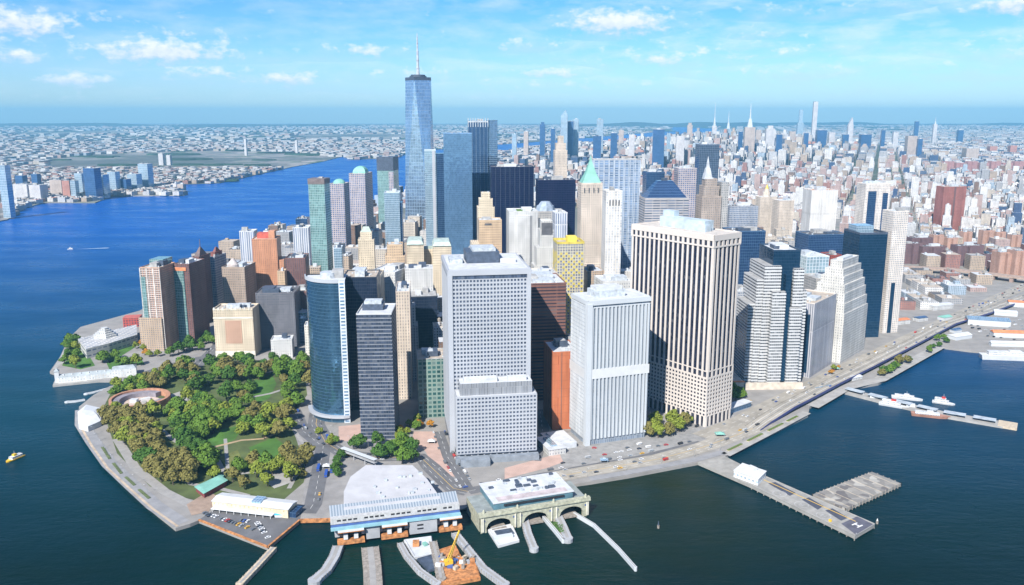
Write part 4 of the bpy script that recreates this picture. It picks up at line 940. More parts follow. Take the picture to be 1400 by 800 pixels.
# big ferry terminal
FX, FY = G(455, 742); QX, QY = G(627, 720)
ang = math.atan2(QY-FY, QX-FX); wT = math.hypot(QX-FX, QY-FY)
ft = thing('ferry_terminal', 'large ferry terminal with a white angular roof, turquoise canopy strip and three boat slips', 'ferry terminal', FX, FY, GZ, ang)
LAND_MARKS.append(((FX+QX)/2, FY+40, 20, 'the large ferry terminal'))
hT = 19.0
ca, sa_ = math.cos(ang), math.sin(ang)
def loc(px, z):
    x, y = G(*px, z); x -= FX; y -= FY; return (x*ca+y*sa_, -x*sa_+y*ca)
roofp = [loc(p, GZ+hT+4) for p in [(469,690),(470,672),(479,652),(500,636),(564,636),(584,655),(601,679),(604,684)]]
m = MB(); m.prism([(roofp[0][0], 9)]+roofp[1:-1]+[(roofp[-1][0], 9)], 0, hT+4, top=True); m.build('hall_roof', flat('white_roof_panels', (.48,.48,.50), .7, scale=.08, var=.1), ft)
m = MB()
for px in ((0,0),): m.box(2, wT-2, 3, 10, 2.5, hT-.5)
m.build('wall', gray_wall, ft)
sl_m = NT('louvre_roof'); x_, y_ = sl_m.uv(); k_ = sl_m.math('LESS_THAN', sl_m.math('FRACT', sl_m.math('DIVIDE', x_, 2.2)), .5)
louv = sl_m.out(sl_m.mix(k_, (.19,.23,.28), (.34,.38,.42)), .35)
m = MB(); m.face([(-1,4,hT+1),(wT+1,4,hT+1),(wT+1,15,hT+5.2),(-1,15,hT+5.2)], [(0,0),(wT,0),(wT,10),(0,10)]); m.face([(-1,15,hT+5.2),(wT+1,15,hT+5.2),(wT+1,15,hT),(-1,15,hT)]); m.build('louvred_roof_edge', louv, ft)
m = MB(); m.box(-1, wT+1, 0, 4, hT-4, hT+1, bottom=True); m.build('fascia', flat('weathered_white_panel', (.46,.46,.46), .6, scale=.4, var=.2), ft)
m = MB(); 
for k in range(22):
    if k % 5 != 4: m.box(4+k*(wT-8)/22, 4+k*(wT-8)/22+2.9, -.12, .05, hT-1.9, hT-.5, bottom=True)
m.build('clerestory_windows', black, ft)
m = MB(); m.box(-1, wT+1, -1.2, -.02, hT-5.6, hT-4.3, bottom=True); m.build('blue_trim', blue_m, ft)
m = MB(); m.box(-1.2, wT+1.2, -4.2, -1.25, hT-7.4, hT-5.6, bottom=True); m.build('canopy', cyan_g, ft)
for a, b in ((4, 24), (38, 58), (84, 102)):
    m = MB(); m.box(a, b, -5.5, -1.3, hT-8.8, hT-7.5, bottom=True); m.build('slip_canopy', white_p, ft); m = MB(); m.box(a, b, -5.62, -5.52, hT-9.3, hT-8.7, bottom=True); m.build('red_edge', rust, ft)
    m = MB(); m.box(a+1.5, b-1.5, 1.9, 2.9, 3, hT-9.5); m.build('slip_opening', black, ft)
    for q in (.3, .7):
        m = MB(); m.box(a+(b-a)*q-1.6, a+(b-a)*q+1.6, -2.6, 1.8, 2.5, 7); m.build('gangway_tower', white_p, ft)
    m = MB(); m.box(a-.5, b+.5, -3.6, 1.8, -1.2, 1.8, bottom=True); m.build('loading_apron', rust, ft)
m = MB(); m.box(26, 36.5, -1.5, 1.8, 0, hT-7.6); m.build('pier_wall', gray_wall, ft); m = MB(); m.box(60, 82, -3, 1.8, 0, hT-7.6); m.build('pier_wall', gray_wall, ft)
m = MB(); m.box(66, 71, -3.1, -3.02, 6.5, 8); m.build('wall_window', black, ft); m = MB(); m.box(66, 71, -3.1, -3.02, 3.5, 4.8); m.build('wall_window', black, ft)
rr = random.Random(3)
for k in range(16):
    m = MB(); x, y = rr.uniform(22, 88), rr.uniform(20, 60); m.rbox(x, y, rr.uniform(1.5,3.5), rr.uniform(1.5,3), 0, hT+4.02, hT+5.6); m.build('rooftop_unit', mech, ft)
register([(FX-5, FY-2), (QX+5, QY-2), (QX-10, QY+90), (FX+5, FY+80)], 20, FX, FY, None)

# fender racks and walkways between the slips
def rack(name, label, cat, px, w, mat, z1=3.2, z0=-2.0, group=None, posts=True, closed=None):
    pts = resample(pxpoly(px, z1), 8); x0, y0 = pts[0]
    rt = thing(name, label, cat, x0, y0, 0, 0, group); m = MB(); pl = [(p[0]-x0, p[1]-y0) for p in pts]; L_, Rr = strip(pl, w)
    for i in range(len(pl)-1): m.prism([Rr[i], Rr[i+1], L_[i+1], L_[i]], z0, z1, bottom=False)
    e = pl[-1]; m.cyl(e[0], e[1], w*.62, z0, z1+.02, 12)
    m.build('deck', mat, rt)
    if posts:
        m = MB()
        for ln in (L_, Rr):
            for p in resample(ln, 3): m.cyl(p[0], p[1], .28, -2, z1+.5, 5)
        m.build('fender_piles', timber, rt)
    m = MB()
    for i in range(len(pl)-1):
        a, b = pl[i], pl[i+1]; m.beam((*a, z1+.06), (*b, z1+.06), w*.35, .1)
    m.build('walkway', path_m, rt)
    return rt
rack('fender_rack', 'curved grey fender rack at the far left slip of the large ferry terminal, dog-legging left', 'fender rack', [(462,746),(457,760),(446,778),(430,792)], 8, gray_wall)
rack('fender_rack', 'long double walkway pier running out of frame between the first two ferry slips', 'fender rack', [(506,748),(509,775),(511,812)], 13, timber)
rack('fender_rack', 'curved fender rack left of the white barge between second and third slip', 'fender rack', [(547,742),(556,758),(574,779),(598,796)], 4.5, gray_wall)
rack('fender_rack', 'straight grey fender rack directly left of the yellow crane', 'fender rack', [(592,740),(598,765),(603,790)], 6, timber)
rack('fender_rack', 'long curved fender rack between the two terminals, right of the yellow crane', 'fender rack', [(622,728),(640,750),(660,775),(690,797)], 6, gray_wall)
rack('fender_rack', 'short grey arched-slip pier with a rounded white tip below the middle arch', 'fender rack', [(717,708),(722,728),(730,748)], 6, gray_wall)
t = rack('fender_rack', 'grey pier with a planted green wedge below the right arches', 'fender rack', [(762,703),(770,720),(776,735)], 7, gray_wall)
rack('thin_pier', 'long thin pale pier slanting out to the right from the old green terminal', 'pier', [(785,700),(812,716),(845,748),(869,775)], 2.0, white_al2, posts=False)
rack('fender_rack', 'slim white walkway left of the planted green wedge', 'fender rack', [(743,705),(756,720),(770,737)], 2.2, white_al2, posts=False)
x, y = G(758, 722); g_ = thing('planted_bed', 'green planted wedge on the pier below the right arches', 'planted bed', x, y, 0)
m = MB(); m.prism([(a-x, b-y) for a, b in pxpoly([(752,714),(768,714),(772,730),(764,726)])], -1, 2.6); m.build('box', timber, g_)
m = MB(); r2 = random.Random(9); P4 = [(a-x, b-y) for a, b in pxpoly([(752,714),(768,714),(772,730),(764,726)])]
for _ in range(400):
    a, b = r2.random(), r2.random(); px_ = (P4[0][0]*(1-a)+P4[1][0]*a)*(1-b)+(P4[3][0]*(1-a)+P4[2][0]*a)*b; py_ = (P4[0][1]*(1-a)+P4[1][1]*a)*(1-b)+(P4[3][1]*(1-a)+P4[2][1]*a)*b
    q = r2.uniform(.4, .9); an = r2.uniform(0, 6.3); z = 2.6+r2.uniform(0, .9); m.face([(px_+math.cos(an)*q, py_+math.sin(an)*q, z), (px_+math.cos(an+2)*q, py_+math.sin(an+2)*q, z+r2.uniform(-.4,.4)), (px_+math.cos(an+4)*q, py_+math.sin(an+4)*q, z+.2)])
m.build('shrubs', grass, g_)

# old cast-iron terminal with three arches
AX, AY = G(657, 730, 0); BX, BY = G(805, 705, 0)
ang = math.atan2(BY-AY, BX-AX); wB = math.hypot(BX-AX, BY-AY); dB = 40; hB = 17
bt = thing('old_terminal', 'old olive-cream ferry building with three big arches and a white and pink roof', 'ferry terminal', AX, AY, 0, ang)
LAND_MARKS.append(((AX+BX)/2, AY+25, 18, 'the old arched ferry building'))
register([(AX, AY), (BX, BY), (BX, BY+50), (AX, AY+50)], 18, AX, AY, None)
olive = flat('olive_cast_iron', (.38,.38,.29), .7, scale=.35, var=.3)
m = MB(); n = 3; bw = wB/3
def archwall(m, y0, y1, x0, wd, ztop, aw, az, rise):
    cx = x0+wd/2; xs = [cx-aw/2+aw*i/14 for i in range(15)]; zs = [az+rise*math.sqrt(max(0, 1-((x-cx)/(aw/2))**2)) for x in xs]
    for y, flip in ((y0, 0), (y1, 1)):
        def q(p): m.face([(a, y, b) for a, b in (p if not flip else p[::-1])])
        q([(x0,0),(cx-aw/2,0),(cx-aw/2,ztop),(x0,ztop)]); q([(cx+aw/2,0),(x0+wd,0),(x0+wd,ztop),(cx+aw/2,ztop)])
        for i in range(14): q([(xs[i],zs[i]),(xs[i+1],zs[i+1]),(xs[i+1],ztop),(xs[i],ztop)])
    for i in range(14): m.face([(xs[i],y0,zs[i]),(xs[i],y1,zs[i]),(xs[i+1],y1,zs[i+1]),(xs[i+1],y0,zs[i+1])])
    for x in (cx-aw/2, cx+aw/2): m.face([(x,y0,0),(x,y1,0),(x,y1,az),(x,y0,az)])
for i in range(3): archwall(m, 0, 3.5, i*bw, bw, hB-4, bw*.68, 3.8, 7.0)
m.box(0, wB, 0, 3.5, hB-4, hB-3); m.box(0, 1.5, 3.5, dB, 0, hB-3); m.box(wB-1.5, wB, 3.5, dB, 0, hB-3)
m.build('front_wall', olive, bt)
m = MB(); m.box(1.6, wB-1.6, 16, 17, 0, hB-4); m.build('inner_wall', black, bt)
m = MB(); m.box(-1, wB+1, -1.2, 4, hB-3, hB-1.8, bottom=True); m.box(-1, wB+1, -.8, 3, hB-1.79, hB, bottom=True); m.build('cornice', olive, bt)
m = MB()
for i in range(4):
    for dx in (-2.2, 2.2):
        x = min(max(i*bw+dx, 1.2), wB-1.2); m.cyl(x, -.7, .75, 1.5, hB-4, 8)
m.build('columns', flat('pale_iron', (.60,.58,.48), .6), bt)
for i in range(4):
    x = min(max(i*bw, 3), wB-3); m = MB(); m.cyl(x, .8, 1.3, hB, hB+2.2, 8, r1=.9); m.cyl(x, .8, .9, hB+2.21, hB+3.2, 8, r1=.1); m.build('finial', olive, bt)
for i in range(3):
    for dx in (.1, .9):
        m = MB(); x = i*bw+bw*dx; m.box(x-.8, x+.8, -.25, -.02, hB-7.4, hB-6.0, bottom=True); m.build('blue_boss', blue_m, bt)
m = MB(); m.sheet([(0,3),(wB,3),(wB,dB),(0,dB)], hB-2.9); m.build('lower_roof', flat('slate_roof', (.24,.27,.27), .8), bt)
hR = hB+1
m = MB(); m.box(14, wB-12, 7, dB+6, hB-2.8, hR+2.5, top=True); m.build('upper_storey', flat('teal_clerestory', (.10,.20,.25), .5), bt)
m = MB(); m.box(13, wB-11, 6.3, dB+7, hR+2.52, hR+3.2); m.build('roof', roof_w, bt)
m = MB(); m.box(18, wB-16, 8.2, 16, hR+3.21, hR+3.5); m.build('pink_skylight', flat('pink_roof_strip', (.46,.40,.41), .7), bt)
m = MB(); m.box(22, wB-20, 5.9, 6.25, hR-.4, hR+1.4); m.build('dark_window_band', black, bt)
for k in range(26):
    m = MB(); x, y = rr.uniform(16, wB-14), rr.uniform(18, dB+4); m.rbox(x, y, rr.uniform(2,6), rr.uniform(1.5,3), 0, hR+3.21, hR+rr.uniform(4.2,5.2)); m.build('rooftop_unit', rr.choice([mech, mech_d]), bt)
for i in range(3):
    m = MB(); m.box(i*bw+bw*.3, i*bw+bw*.7, -1, 14, 1.2, 2.4, bottom=True); m.build('slip_floor', timber, bt)
# small boxy landing barge in first slip
def barge(name, label, cat, px, mat, z1=2.2, extras=None):
    P0 = pxpoly(px, z1); cx = sum(p[0] for p in P0)/len(P0); cy = sum(p[1] for p in P0)/len(P0)
    rt = thing(name, label, cat, cx, cy, 0); Q = [(p[0]-cx, p[1]-cy) for p in P0]
    MB().prism(Q, -.8, z1).build('hull', mat, rt)
    m = MB(); q2 = [(p[0]*.93, p[1]*.93) for p in Q]
    for i in range(len(Q)): a, b = q2[i], q2[(i+1) % len(Q)]; m.beam((*a, z1+.35), (*b, z1+.35), .35, .7)
    m.build('bulwark', mat, rt)
    return rt, Q
t, Q = barge('landing_barge', 'white landing barge with dark well moored in the left arch of the old ferry building', 'barge', [(667,724),(700,716),(710,738),(681,746)], white_p)
m = MB(); m.rbox(0, 3, 14, 9, ang, 2.21, 2.9); m.build('dark_well', mech_d, t); m = MB(); m.rbox(-1, -6, 16, 4, ang, 2.22, 4.6); m.build('ramp_house', white_al2, t)
t, Q = barge('work_barge', 'white deck barge with orange cargo beside the yellow crane', 'barge', [(552,738),(590,733),(594,756),(566,762)], roof_w)
m = MB(); m.rbox(-4, 2, 5, 6, .1, 2.3, 5.2); m.build('cargo', rust, t); m = MB(); m.rbox(3, 2, 3, 4, .6, 2.3, 4); m.build('cargo', copper, t)
t, Q = barge('work_barge', 'dark-decked open barge with gridded floor between the fender racks', 'barge', [(570,764),(592,758),(600,776),(586,781)], mech_d, 1.4)
# crane barge
t, Q = barge('crane_barge', 'orange crane barge full of gear at the bottom edge, carrying the yellow crane', 'barge', [(598,752),(622,744),(634,768),(650,766),(657,790),(600,800)], rust, 2.4)
rr = random.Random(12)
for k in range(26):
    x, y = rr.uniform(-17, 14), rr.uniform(-10, 9); m = MB(); m.rbox(x, y, rr.uniform(1.5,5), rr.uniform(1.2,4), rr.uniform(0,3), 2.45+k*.004, rr.uniform(3.4,6)); m.build('deck_cargo', rr.choice([rust, timber_l, blue_m, white_p, timber, gray_wall]), t)
yel = flat('crane_yellow', (.75,.45,.03), .5, var=.15)
x, y = G(613, 772, 3); cr = thing('crawler_crane', 'yellow lattice-boom crane standing on the orange barge', 'crane', x, y, 2.45)
MB().rbox(0, 0, 6, 4.5, .4, 1.2, 4.4, bottom=True).build('cab', yel, cr); m = MB(); m.rbox(-2.4, 0, 1.2, 6.5, .4, 0, 1.3); m.rbox(2.4, 0, 1.2, 6.5, .4, 0, 1.3); m.build('crawler_tracks', mech_d, cr)
tx, ty = G(628, 726, 22); tip = Vector((tx-x, ty-y, 20)); bs = Vector((0, 1.5, 3.0)); dv = (tip-bs); sd_ = dv.cross(Vector((0,0,1))).normalized()*.9; up_ = sd_.cross(dv).normalized()*.9
m = MB()
for s1 in (-1, 1):
    for s2 in (-1, 1): m.beam(bs+sd_*s1+up_*s2, tip+(sd_*s1+up_*s2)*.35, .38)
for k in range(14):
    f0, f1 = k/14, (k+1)/14; a = bs+dv*f0; b = bs+dv*f1; s0, s1_ = 1-.65*f0, 1-.65*f1
    for e in (1, -1): m.beam(a+sd_*s0+up_*e*s0, b-sd_*s1_+up_*e*s1_, .22); m.beam(a+sd_*e*s0+up_*s0, b+sd_*e*s1_-up_*s1_, .22)
m.build('boom', yel, cr); m = MB(); m.beam(Vector((0,-3,4.2)), tip, .14); m.beam(tip, tip+Vector((.6,.2,-13)), .12); m.build('cable', mech_d, cr)
# parking wharf, its long white shed, and the timber finger pier
layer('wharf', [(272,711),(366,748),(410,711),(412,700),(300,692)], asph, .16)
wall_ = MB(); wp = pxpoly([(272,711),(366,748),(410,711)]); 
for a, b in zip(wp, wp[1:]): wall_.beam((*a, GZ+.1), (*b, GZ+.1), 1.6, 1.2)
tag(wall_.build('quay_edge', rust), kind='structure')
wall_ = MB(); wp = pxpoly([(410,711),(453,710)]); wall_.beam((*wp[0], 2.2), (*wp[1], 2.2), 2, 3.0); tag(wall_.build('quay_edge', rust), kind='structure')
ax, ay = G(291, 697); bx, by = G(394, 709); ang = math.atan2(by-ay, bx-ax); L_w = math.hypot(bx-ax, by-ay)
sh = thing('long_shed', 'long cream shed with a white roof and blue end on the car-park wharf', 'shed', ax, ay, GZ, ang)
LAND_MARKS.append(((ax+bx)/2, ay+8, 10, 'the long cream shed'))
register([(ax, ay-3), (bx, by-3), (bx+2, by+18), (ax, ay+18)], 9, ax, ay, None)
MB().box(0, L_w, 0, 16, 0, 8).build('wall', facade('shed_wall', (.66,.58,.42), glass=(.40,.33,.2), bay=4, floor=4, wf=.3, hf=.4), sh)
m = MB(); m.face([(-.8,-.8,8),(L_w+.8,-.8,8),(L_w+.8,8,9.6),(-.8,8,9.6)]); m.face([(-.8,8,9.6),(L_w+.8,8,9.6),(L_w+.8,16.8,8),(-.8,16.8,8)]); m.face([(-.8,-.8,8),(-.8,8,9.6),(-.8,16.8,8)]); m.face([(L_w+.8,-.8,8),(L_w+.8,16.8,8),(L_w+.8,8,9.6)]); m.build('roof', white_p, sh)
m = MB(); m.box(L_w*.50, L_w*.62, 3, 13, 8.2, 10.6); m.build('roof_box', bglass3, sh); m = MB(); m.box(1, L_w-12, -4.5, -.05, 2.8, 3.4, bottom=True); m.build('awning', white_p, sh)
for k in range(9):
    MB().box(2+k*(L_w-16)/8, 2.4+k*(L_w-16)/8, -4.3, -3.9, 0, 2.8).build('awning_post', white_p, sh)
MB().box(L_w+.02, L_w+6, 2, 14, 0, 5).build('end_annex', bglass2, sh)
rack('timber_pier', 'sunlit bare timber finger pier at the lower left', 'pier', [(374,748),(352,772),(328,797)], 5.0, timber_l)
x, y = G(383, 706); tt = thing('market_tent', 'small bright blue tent on the car-park wharf', 'tent', x, y, GZ+.2)
MB().box(-4, 4, -2.5, 2.5, 0, 2.2).build('walls', white_p, tt); MB().prism(rect(0,0,8.6,5.6), 2.21, 4, poly1=rect(0,0,6,.3)).build('canopy', flat('bright_blue_canvas', (.04,.35,.65), .7), tt)
# green-roofed pavilion
P0 = pxpoly([(265,664),(300,648),(312,655),(278,674)], GZ+6); cx = sum(p[0] for p in P0)/4; cy = sum(p[1] for p in P0)/4
pv = thing('park_pavilion', 'low pavilion with a bright turquoise-green roof at the bottom of the park', 'pavilion', cx, cy, GZ)
Q = [(p[0]-cx, p[1]-cy) for p in P0]; MB().prism([(a*.9, b*.9) for a, b in Q], 0, 5).build('wall', flat('maroon_wall', (.20,.05,.05), .8), pv); MB().prism(Q, 5, 5.6, poly1=[(a*.75, b*.75) for a, b in Q]).build('roof', copper, pv)
register(P0, 5, cx, cy, 'the turquoise-roofed pavilion')
# white tent at the esplanade bend
P0 = pxpoly([(106,562),(118,552),(139,557),(138,574),(120,582),(107,578)], GZ+7); cx = sum(p[0] for p in P0)/6; cy = sum(p[1] for p in P0)/6
tn = thing('white_tent', 'big white screening tent on the bend of the seawall walk', 'tent', cx, cy, GZ); Q = [(p[0]-cx, p[1]-cy) for p in P0]
MB().prism(Q, 0, 6).build('walls', white_p, tn); MB().prism(Q, 6.01, 9, poly1=[(a*.55, b*.3) for a, b in Q]).build('canopy', white_p, tn); register(P0, 6, cx, cy, 'the big white tent')
m = MB(); m.rbox(8, -11, 3, 2.2, 0, 0, 3); m.build('entrance', black, tn)
# pier A: long white building with a clock tower on its river end
ax, ay = G(80, 524); bx, by = G(187, 513); ang = math.atan2(by-ay, bx-ax); Lp = math.hypot(bx-ax, by-ay)
pa = thing('pier_building', 'long white victorian pier building with a small clock tower on its river end', 'pier building', ax, ay, 0, ang)
LAND_MARKS.append((ax+Lp/2, ay+8, 12, 'the long white pier building'))
register([(ax, ay-3), (bx, by-3), (bx, by+20), (ax, ay+20)], 12, ax, ay, None)
MB().box(-6, Lp+2, -5, 18, -2, 2.6).build('pier_deck', conc, pa)
MB().box(0, Lp*.68, 0, 13, 2.61, 9.5).build('wall', facade('pier_wall', (.70,.70,.68), glass=(.35,.38,.4), bay=3.4, floor=3.4, wf=.4, hf=.5), pa); MB().box(Lp*.68+.02, Lp, -2, 15, 2.61, 13).build('head_house', bpy.data.materials['pier_wall'], pa)
m = MB(); m.prism([(0,0),(Lp*.68,0),(Lp*.68,13),(0,13)], 9.51, 12.5, poly1=[(1,6),(Lp*.67,6),(Lp*.67,7),(1,7)]); m.prism([(Lp*.68,-2),(Lp,-2),(Lp,15),(Lp*.68,15)], 13.01, 16, poly1=[(Lp*.72,6),(Lp*.96,6),(Lp*.96,7),(Lp*.72,7)]); m.build('roof', flat('pale_slate', (.34,.38,.40), .7), pa)
MB().box(-4, 1, 3, 9, 2.62, 17).build('clock_tower', white_p, pa); MB().prism(rect(-1.5, 6, 6, 7), 17.01, 21, poly1=rect(-1.5,6,.4,.4)).build('tower_roof', flat('pale_slate', (.34,.38,.40)), pa)
for k in range(6): MB().rbox(6+k*Lp*.105, 4.4, 1.6, 2.4, 0, 10.3, 12.6).build('dormer', white_p, pa)
# round sandstone fort
cx, cy = G(192, 551); rf = 33
fo = thing('round_fort', 'round roofless red sandstone fort among the park trees', 'fort', cx, cy, GZ)
register(ngon(cx, cy, rf+4, 12), 8, cx, cy, 'the round sandstone fort')
sst = flat('red_sandstone', (.42,.21,.13), .9, scale=.3, var=.25)
m = MB(); N_ = 40
for i in range(N_):
    a0, a1 = i/N_*2*math.pi, (i+1)/N_*2*math.pi
    if 4.4 < a0 < 4.55: continue
    P_ = lambda r, a: (r*math.cos(a), r*math.sin(a)*.98)
    m.prism([P_(rf, a0), P_(rf, a1), P_(rf-3, a1), P_(rf-3, a0)], 0, 7.5)
m.build('ring_wall', sst, fo)
m = MB()
for i in range(N_):
    a0, a1 = i/N_*2*math.pi, (i+1)/N_*2*math.pi
    if 3.6 < a0 < 5.2 or a0 < 1: continue
    m.prism([P_(rf-3.1, a0), P_(rf-3.1, a1), P_(rf-11, a1), P_(rf-11, a0)], 0, 5.5)
m.build('inner_roof', flat('lead_roof', (.23,.21,.24), .8), fo)
MB().sheet(ngon(0,0,rf-11,24), .2).build('courtyard', flat('courtyard_gravel', (.50,.40,.34), .9, scale=.3), fo)
for k, (x, y, a, b, hh) in enumerate([(-8, 2, 8, 6, 4), (6, -4, 5, 5, 3.5), (2, 9, 10, 4, 3)]): MB().rbox(x, y, a, b, .3*k, .21, hh).build('ticket_booth', [roof_w, conc, white_p][k], fo)
# museum
P0 = pxpoly([(107,468),(145,458),(187,448),(188,462),(150,474),(118,482)], GZ+9); cx = sum(p[0] for p in P0)/6; cy = sum(p[1] for p in P0)/6; Q = [(p[0]-cx, p[1]-cy) for p in P0]
mu = thing('museum', 'low pale grey museum with stepped hexagonal lantern near the river tip', 'museum', cx, cy, GZ); register(P0, 9, cx, cy, 'the low pale museum')
MB().prism(Q, 0, 14).build('wall', facade('museum_wall', (.48,.47,.46), glass=(.1,.12,.16), bay=8, floor=7, wf=.7, hf=.3), mu)
m = MB()
for i in range(5): m.cyl(-8, 4, 17-i*3, 14.01+i*2.5, 14+(i+1)*2.5, 6)
m.build('stepped_lantern', paleg, mu); MB().rbox(-30, -2, 22, 16, .25, 0, 12).build('white_wing', white_p, mu)
x, y = G(180, 447); rbd = thing('red_pavilion', 'small dark red low building beside the leftmost riverside tower', 'small building', x, y, GZ, .2); MB().box(-12, 12, 0, 20, 0, 14).build('wall', wallmat('crimson_brick', (.42,.08,.06), bay=4, floor=4), rbd); MB().box(-12.4, 12.4, -.4, 20.4, 14.01, 15).build('roof', flat('crimson_roof', (.45,.12,.10)), rbd)
# small float piers on the left
for px, lab in (([(150,530),(128,536),(118,538)], 'small pale floating dock nearest the long white pier building'), ([(116,546),(104,548),(92,549)], 'small floating dock with a landing float beside the white tent')):
    rack('floating_dock', lab, 'dock', px, 5, white_al2, 1.2, -.5, posts=False)
# pedestrian bridge over the ramp
ax, ay = G(468, 617, 8); bx, by = G(514, 634, 8); fb = thing('footbridge', 'grey covered footbridge running down to the large ferry terminal', 'footbridge', 0, 0, 0)
MB().beam((ax,ay,9), (bx,by,9), 4, .8).build('deck', gray_wall, fb); m = MB(); m.beam((ax,ay,12), (bx,by,12), 4.6, .4); m.build('roof', white_al2, fb)
for f in (0.02, .35, .68, .98): MB().cyl(ax+(bx-ax)*f, ay+(by-ay)*f, .5, GZ, 8.5, 8, top=False).build('column', gray_wall, fb)

# heliport pier
P0 = pxpoly([(954,632),(991,624),(1047,652),(1196,717),(1169,733),(1028,664)], 4); cx, cy = P0[0]
hp = thing('heliport_pier', 'heliport pier with landing circles and an H pad at its tip', 'heliport', cx, cy, 0); Q = [(p[0]-cx, p[1]-cy) for p in P0]
MB().prism(Q, 1.2, 4.2, bottom=True).build('deck', flat('pier_concrete', (.30,.29,.27), .85, scale=.15, var=.2), hp)
m = MB(); L_s = resample([Q[5], Q[4]], 7); R_s = resample([Q[2], Q[3]], 7)
for p in L_s+R_s: m.cyl(p[0], p[1]+.6, .5, -2, 1.3, 6)
m.build('piles', timber, hp)
def onpier(px, z=4.2): return [(a-cx, b-cy) for a, b in pxpoly(px, z)]
m = MB()
for pp in ([(1050,661),(1060,659),(1088,674),(1080,678)], [(1096,683),(1106,680),(1126,692),(1118,697)], [(1128,698),(1138,695),(1160,708),(1150,712)]): m.sheet(onpier(pp), 4.21)
m.build('dark_strips', flat('dark_asphalt', (.06,.065,.09), .8), hp)
m = MB(); m.sheet(onpier([(1150,716),(1172,706),(1194,717),(1170,731)]), 4.22); m.build('h_pad', flat('dark_pad', (.10,.10,.13), .8), hp)
hx, hy = onpier([(1172,718)])[0]; vx, vy = Q[3][0]-Q[2][0], Q[3][1]-Q[2][1]; l = math.hypot(vx, vy); vx /= l; vy /= l; a_ = math.atan2(vy, vx)
m = MB(); m.rbox(hx-vy*2.2*0-vx*2.4, hy-vy*2.4, 1.2, 7, a_, 4.23, 4.25); m.rbox(hx+vx*2.4, hy+vy*2.4, 1.2, 7, a_, 4.23, 4.25); m.rbox(hx, hy, 4.0, 1.2, a_, 4.231, 4.251); m.build('letter_h', whitep, hp)
def ring(m, cx, cy, r, t, z, n=28):
    for i in range(n):
        a0, a1 = i/n*6.2832, (i+1)/n*6.2832
        m.face([(cx+(r-t)*math.cos(a0), cy+(r-t)*math.sin(a0), z), (cx+r*math.cos(a0), cy+r*math.sin(a0), z), (cx+r*math.cos(a1), cy+r*math.sin(a1), z), (cx+(r-t)*math.cos(a1), cy+(r-t)*math.sin(a1), z)])
for px in ((1066,675),(1096,690),(1126,705)):
    m = MB(); x, y = onpier([px])[0]; ring(m, x, y, 6, .45, 4.23); m.rbox(x-vx*1.5, y-vy*1.5, .5, 4, a_, 4.23, 4.24); m.rbox(x+vx*1.5, y+vy*1.5, .5, 4, a_, 4.23, 4.24); m.rbox(x, y, 2.6, .5, a_, 4.231, 4.241); m.build('landing_circle', flat('worn_white_paint', (.42,.42,.42), .8), hp)
m = MB(); e0, e1 = onpier([(1042,655)])[0], onpier([(1170,713)])[0]; m.beam((*e0, 4.25), (*e1, 4.25), .9, .05); m.build('yellow_line', yellowp, hp)
m = MB(); 
for a, b in ((Q[5], Q[4]), (Q[4], Q[3]), (Q[3], Q[2])): m.beam((*a, 4.45), (*b, 4.45), .5, .5)
m.build('kerb', conc, hp)
m = MB(); m.rbox(*onpier([(1135,713)])[0], 2, 1.5, a_, 4.22, 6); m.build('yellow_cabinet', yel, hp)
P0 = pxpoly([(1003,651),(1015,641),(1047,652),(1036,663)], 5)
x = sum(p[0] for p in P0)/4; y = sum(p[1] for p in P0)/4; hb = thing('heliport_terminal', 'white boxy heliport terminal at the root of the heliport pier', 'terminal', x, y, 4.2); Q2 = [(p[0]-x, p[1]-y) for p in P0]
MB().prism(Q2, .01, 6).build('wall', facade('heliport_wall', (.70,.72,.73), glass=(.2,.25,.3), bay=4, floor=6, wf=.5, hf=.3), hb); MB().prism([(a*1.04, b*1.04) for a, b in Q2], 6.01, 6.6).build('roof', white_p, hb); MB().rbox(2, 2, 8, 6, a_, 6.61, 9.5).build('upper_room', white_p, hb)
P0 = pxpoly([(1111,676),(1192,645),(1232,661),(1156,696)], 3.5); x, y = P0[0]; Q2 = [(p[0]-x, p[1]-y) for p in P0]
pd = thing('side_platform', 'weathered open timber platform pier joining the heliport pier on its right', 'pier', x, y, 0)
pm_ = NT('patched_deck'); pp = pm_.obj(); vv = pm_.n.new('ShaderNodeTexVoronoi'); vv.inputs['Scale'].default_value = .16; pm_.l.new(pp, vv.inputs['Vector']); vs = pm_.sep(vv.outputs['Color'])
pdm = pm_.out(pm_.ramp(vs[0], [(0, (.13,.12,.12)), (.35, (.30,.28,.25)), (.6, (.20,.19,.18)), (.9, (.42,.40,.36))]), .9)
MB().prism(Q2, .8, 3.5, bottom=True).build('deck', pdm, pd); m = MB()
for i in range(4):
    for p in resample([Q2[i], Q2[(i+1) % 4]], 5): m.cyl(p[0], p[1], .45, -2, 4.2, 6)
m.build('piles', timber, pd); m = MB()
for i in range(7):
    f = (i+.5)/7; a = [Q2[0][k]+(Q2[1][k]-Q2[0][k])*f for k in (0,1)]; b = [Q2[3][k]+(Q2[2][k]-Q2[3][k])*f for k in (0,1)]; m.beam((*a, 3.55), (*b, 3.55), .5, .12)
m.build('deck_joists', timber_l, pd)
for px, lab in (((1199,716),'small white channel marker off the right tip of the heliport pier'),((1170,736),'small white channel marker off the near tip of the heliport pier'),((900,722),'lone dark pile cluster standing in the dark water right of the thin pier')):
    x, y = G(*px, 0); b = thing('channel_marker', lab, 'marker', x, y, 0); MB().cyl(0, 0, 1.0, -1, 2.6, 8).build('piles', timber, b); MB().cyl(0, 0, .7, 2.61, 4.5 if px[0] != 900 else 6, 8, r1=.3).build('beacon', white_p if px[0] != 900 else mech_d, b)

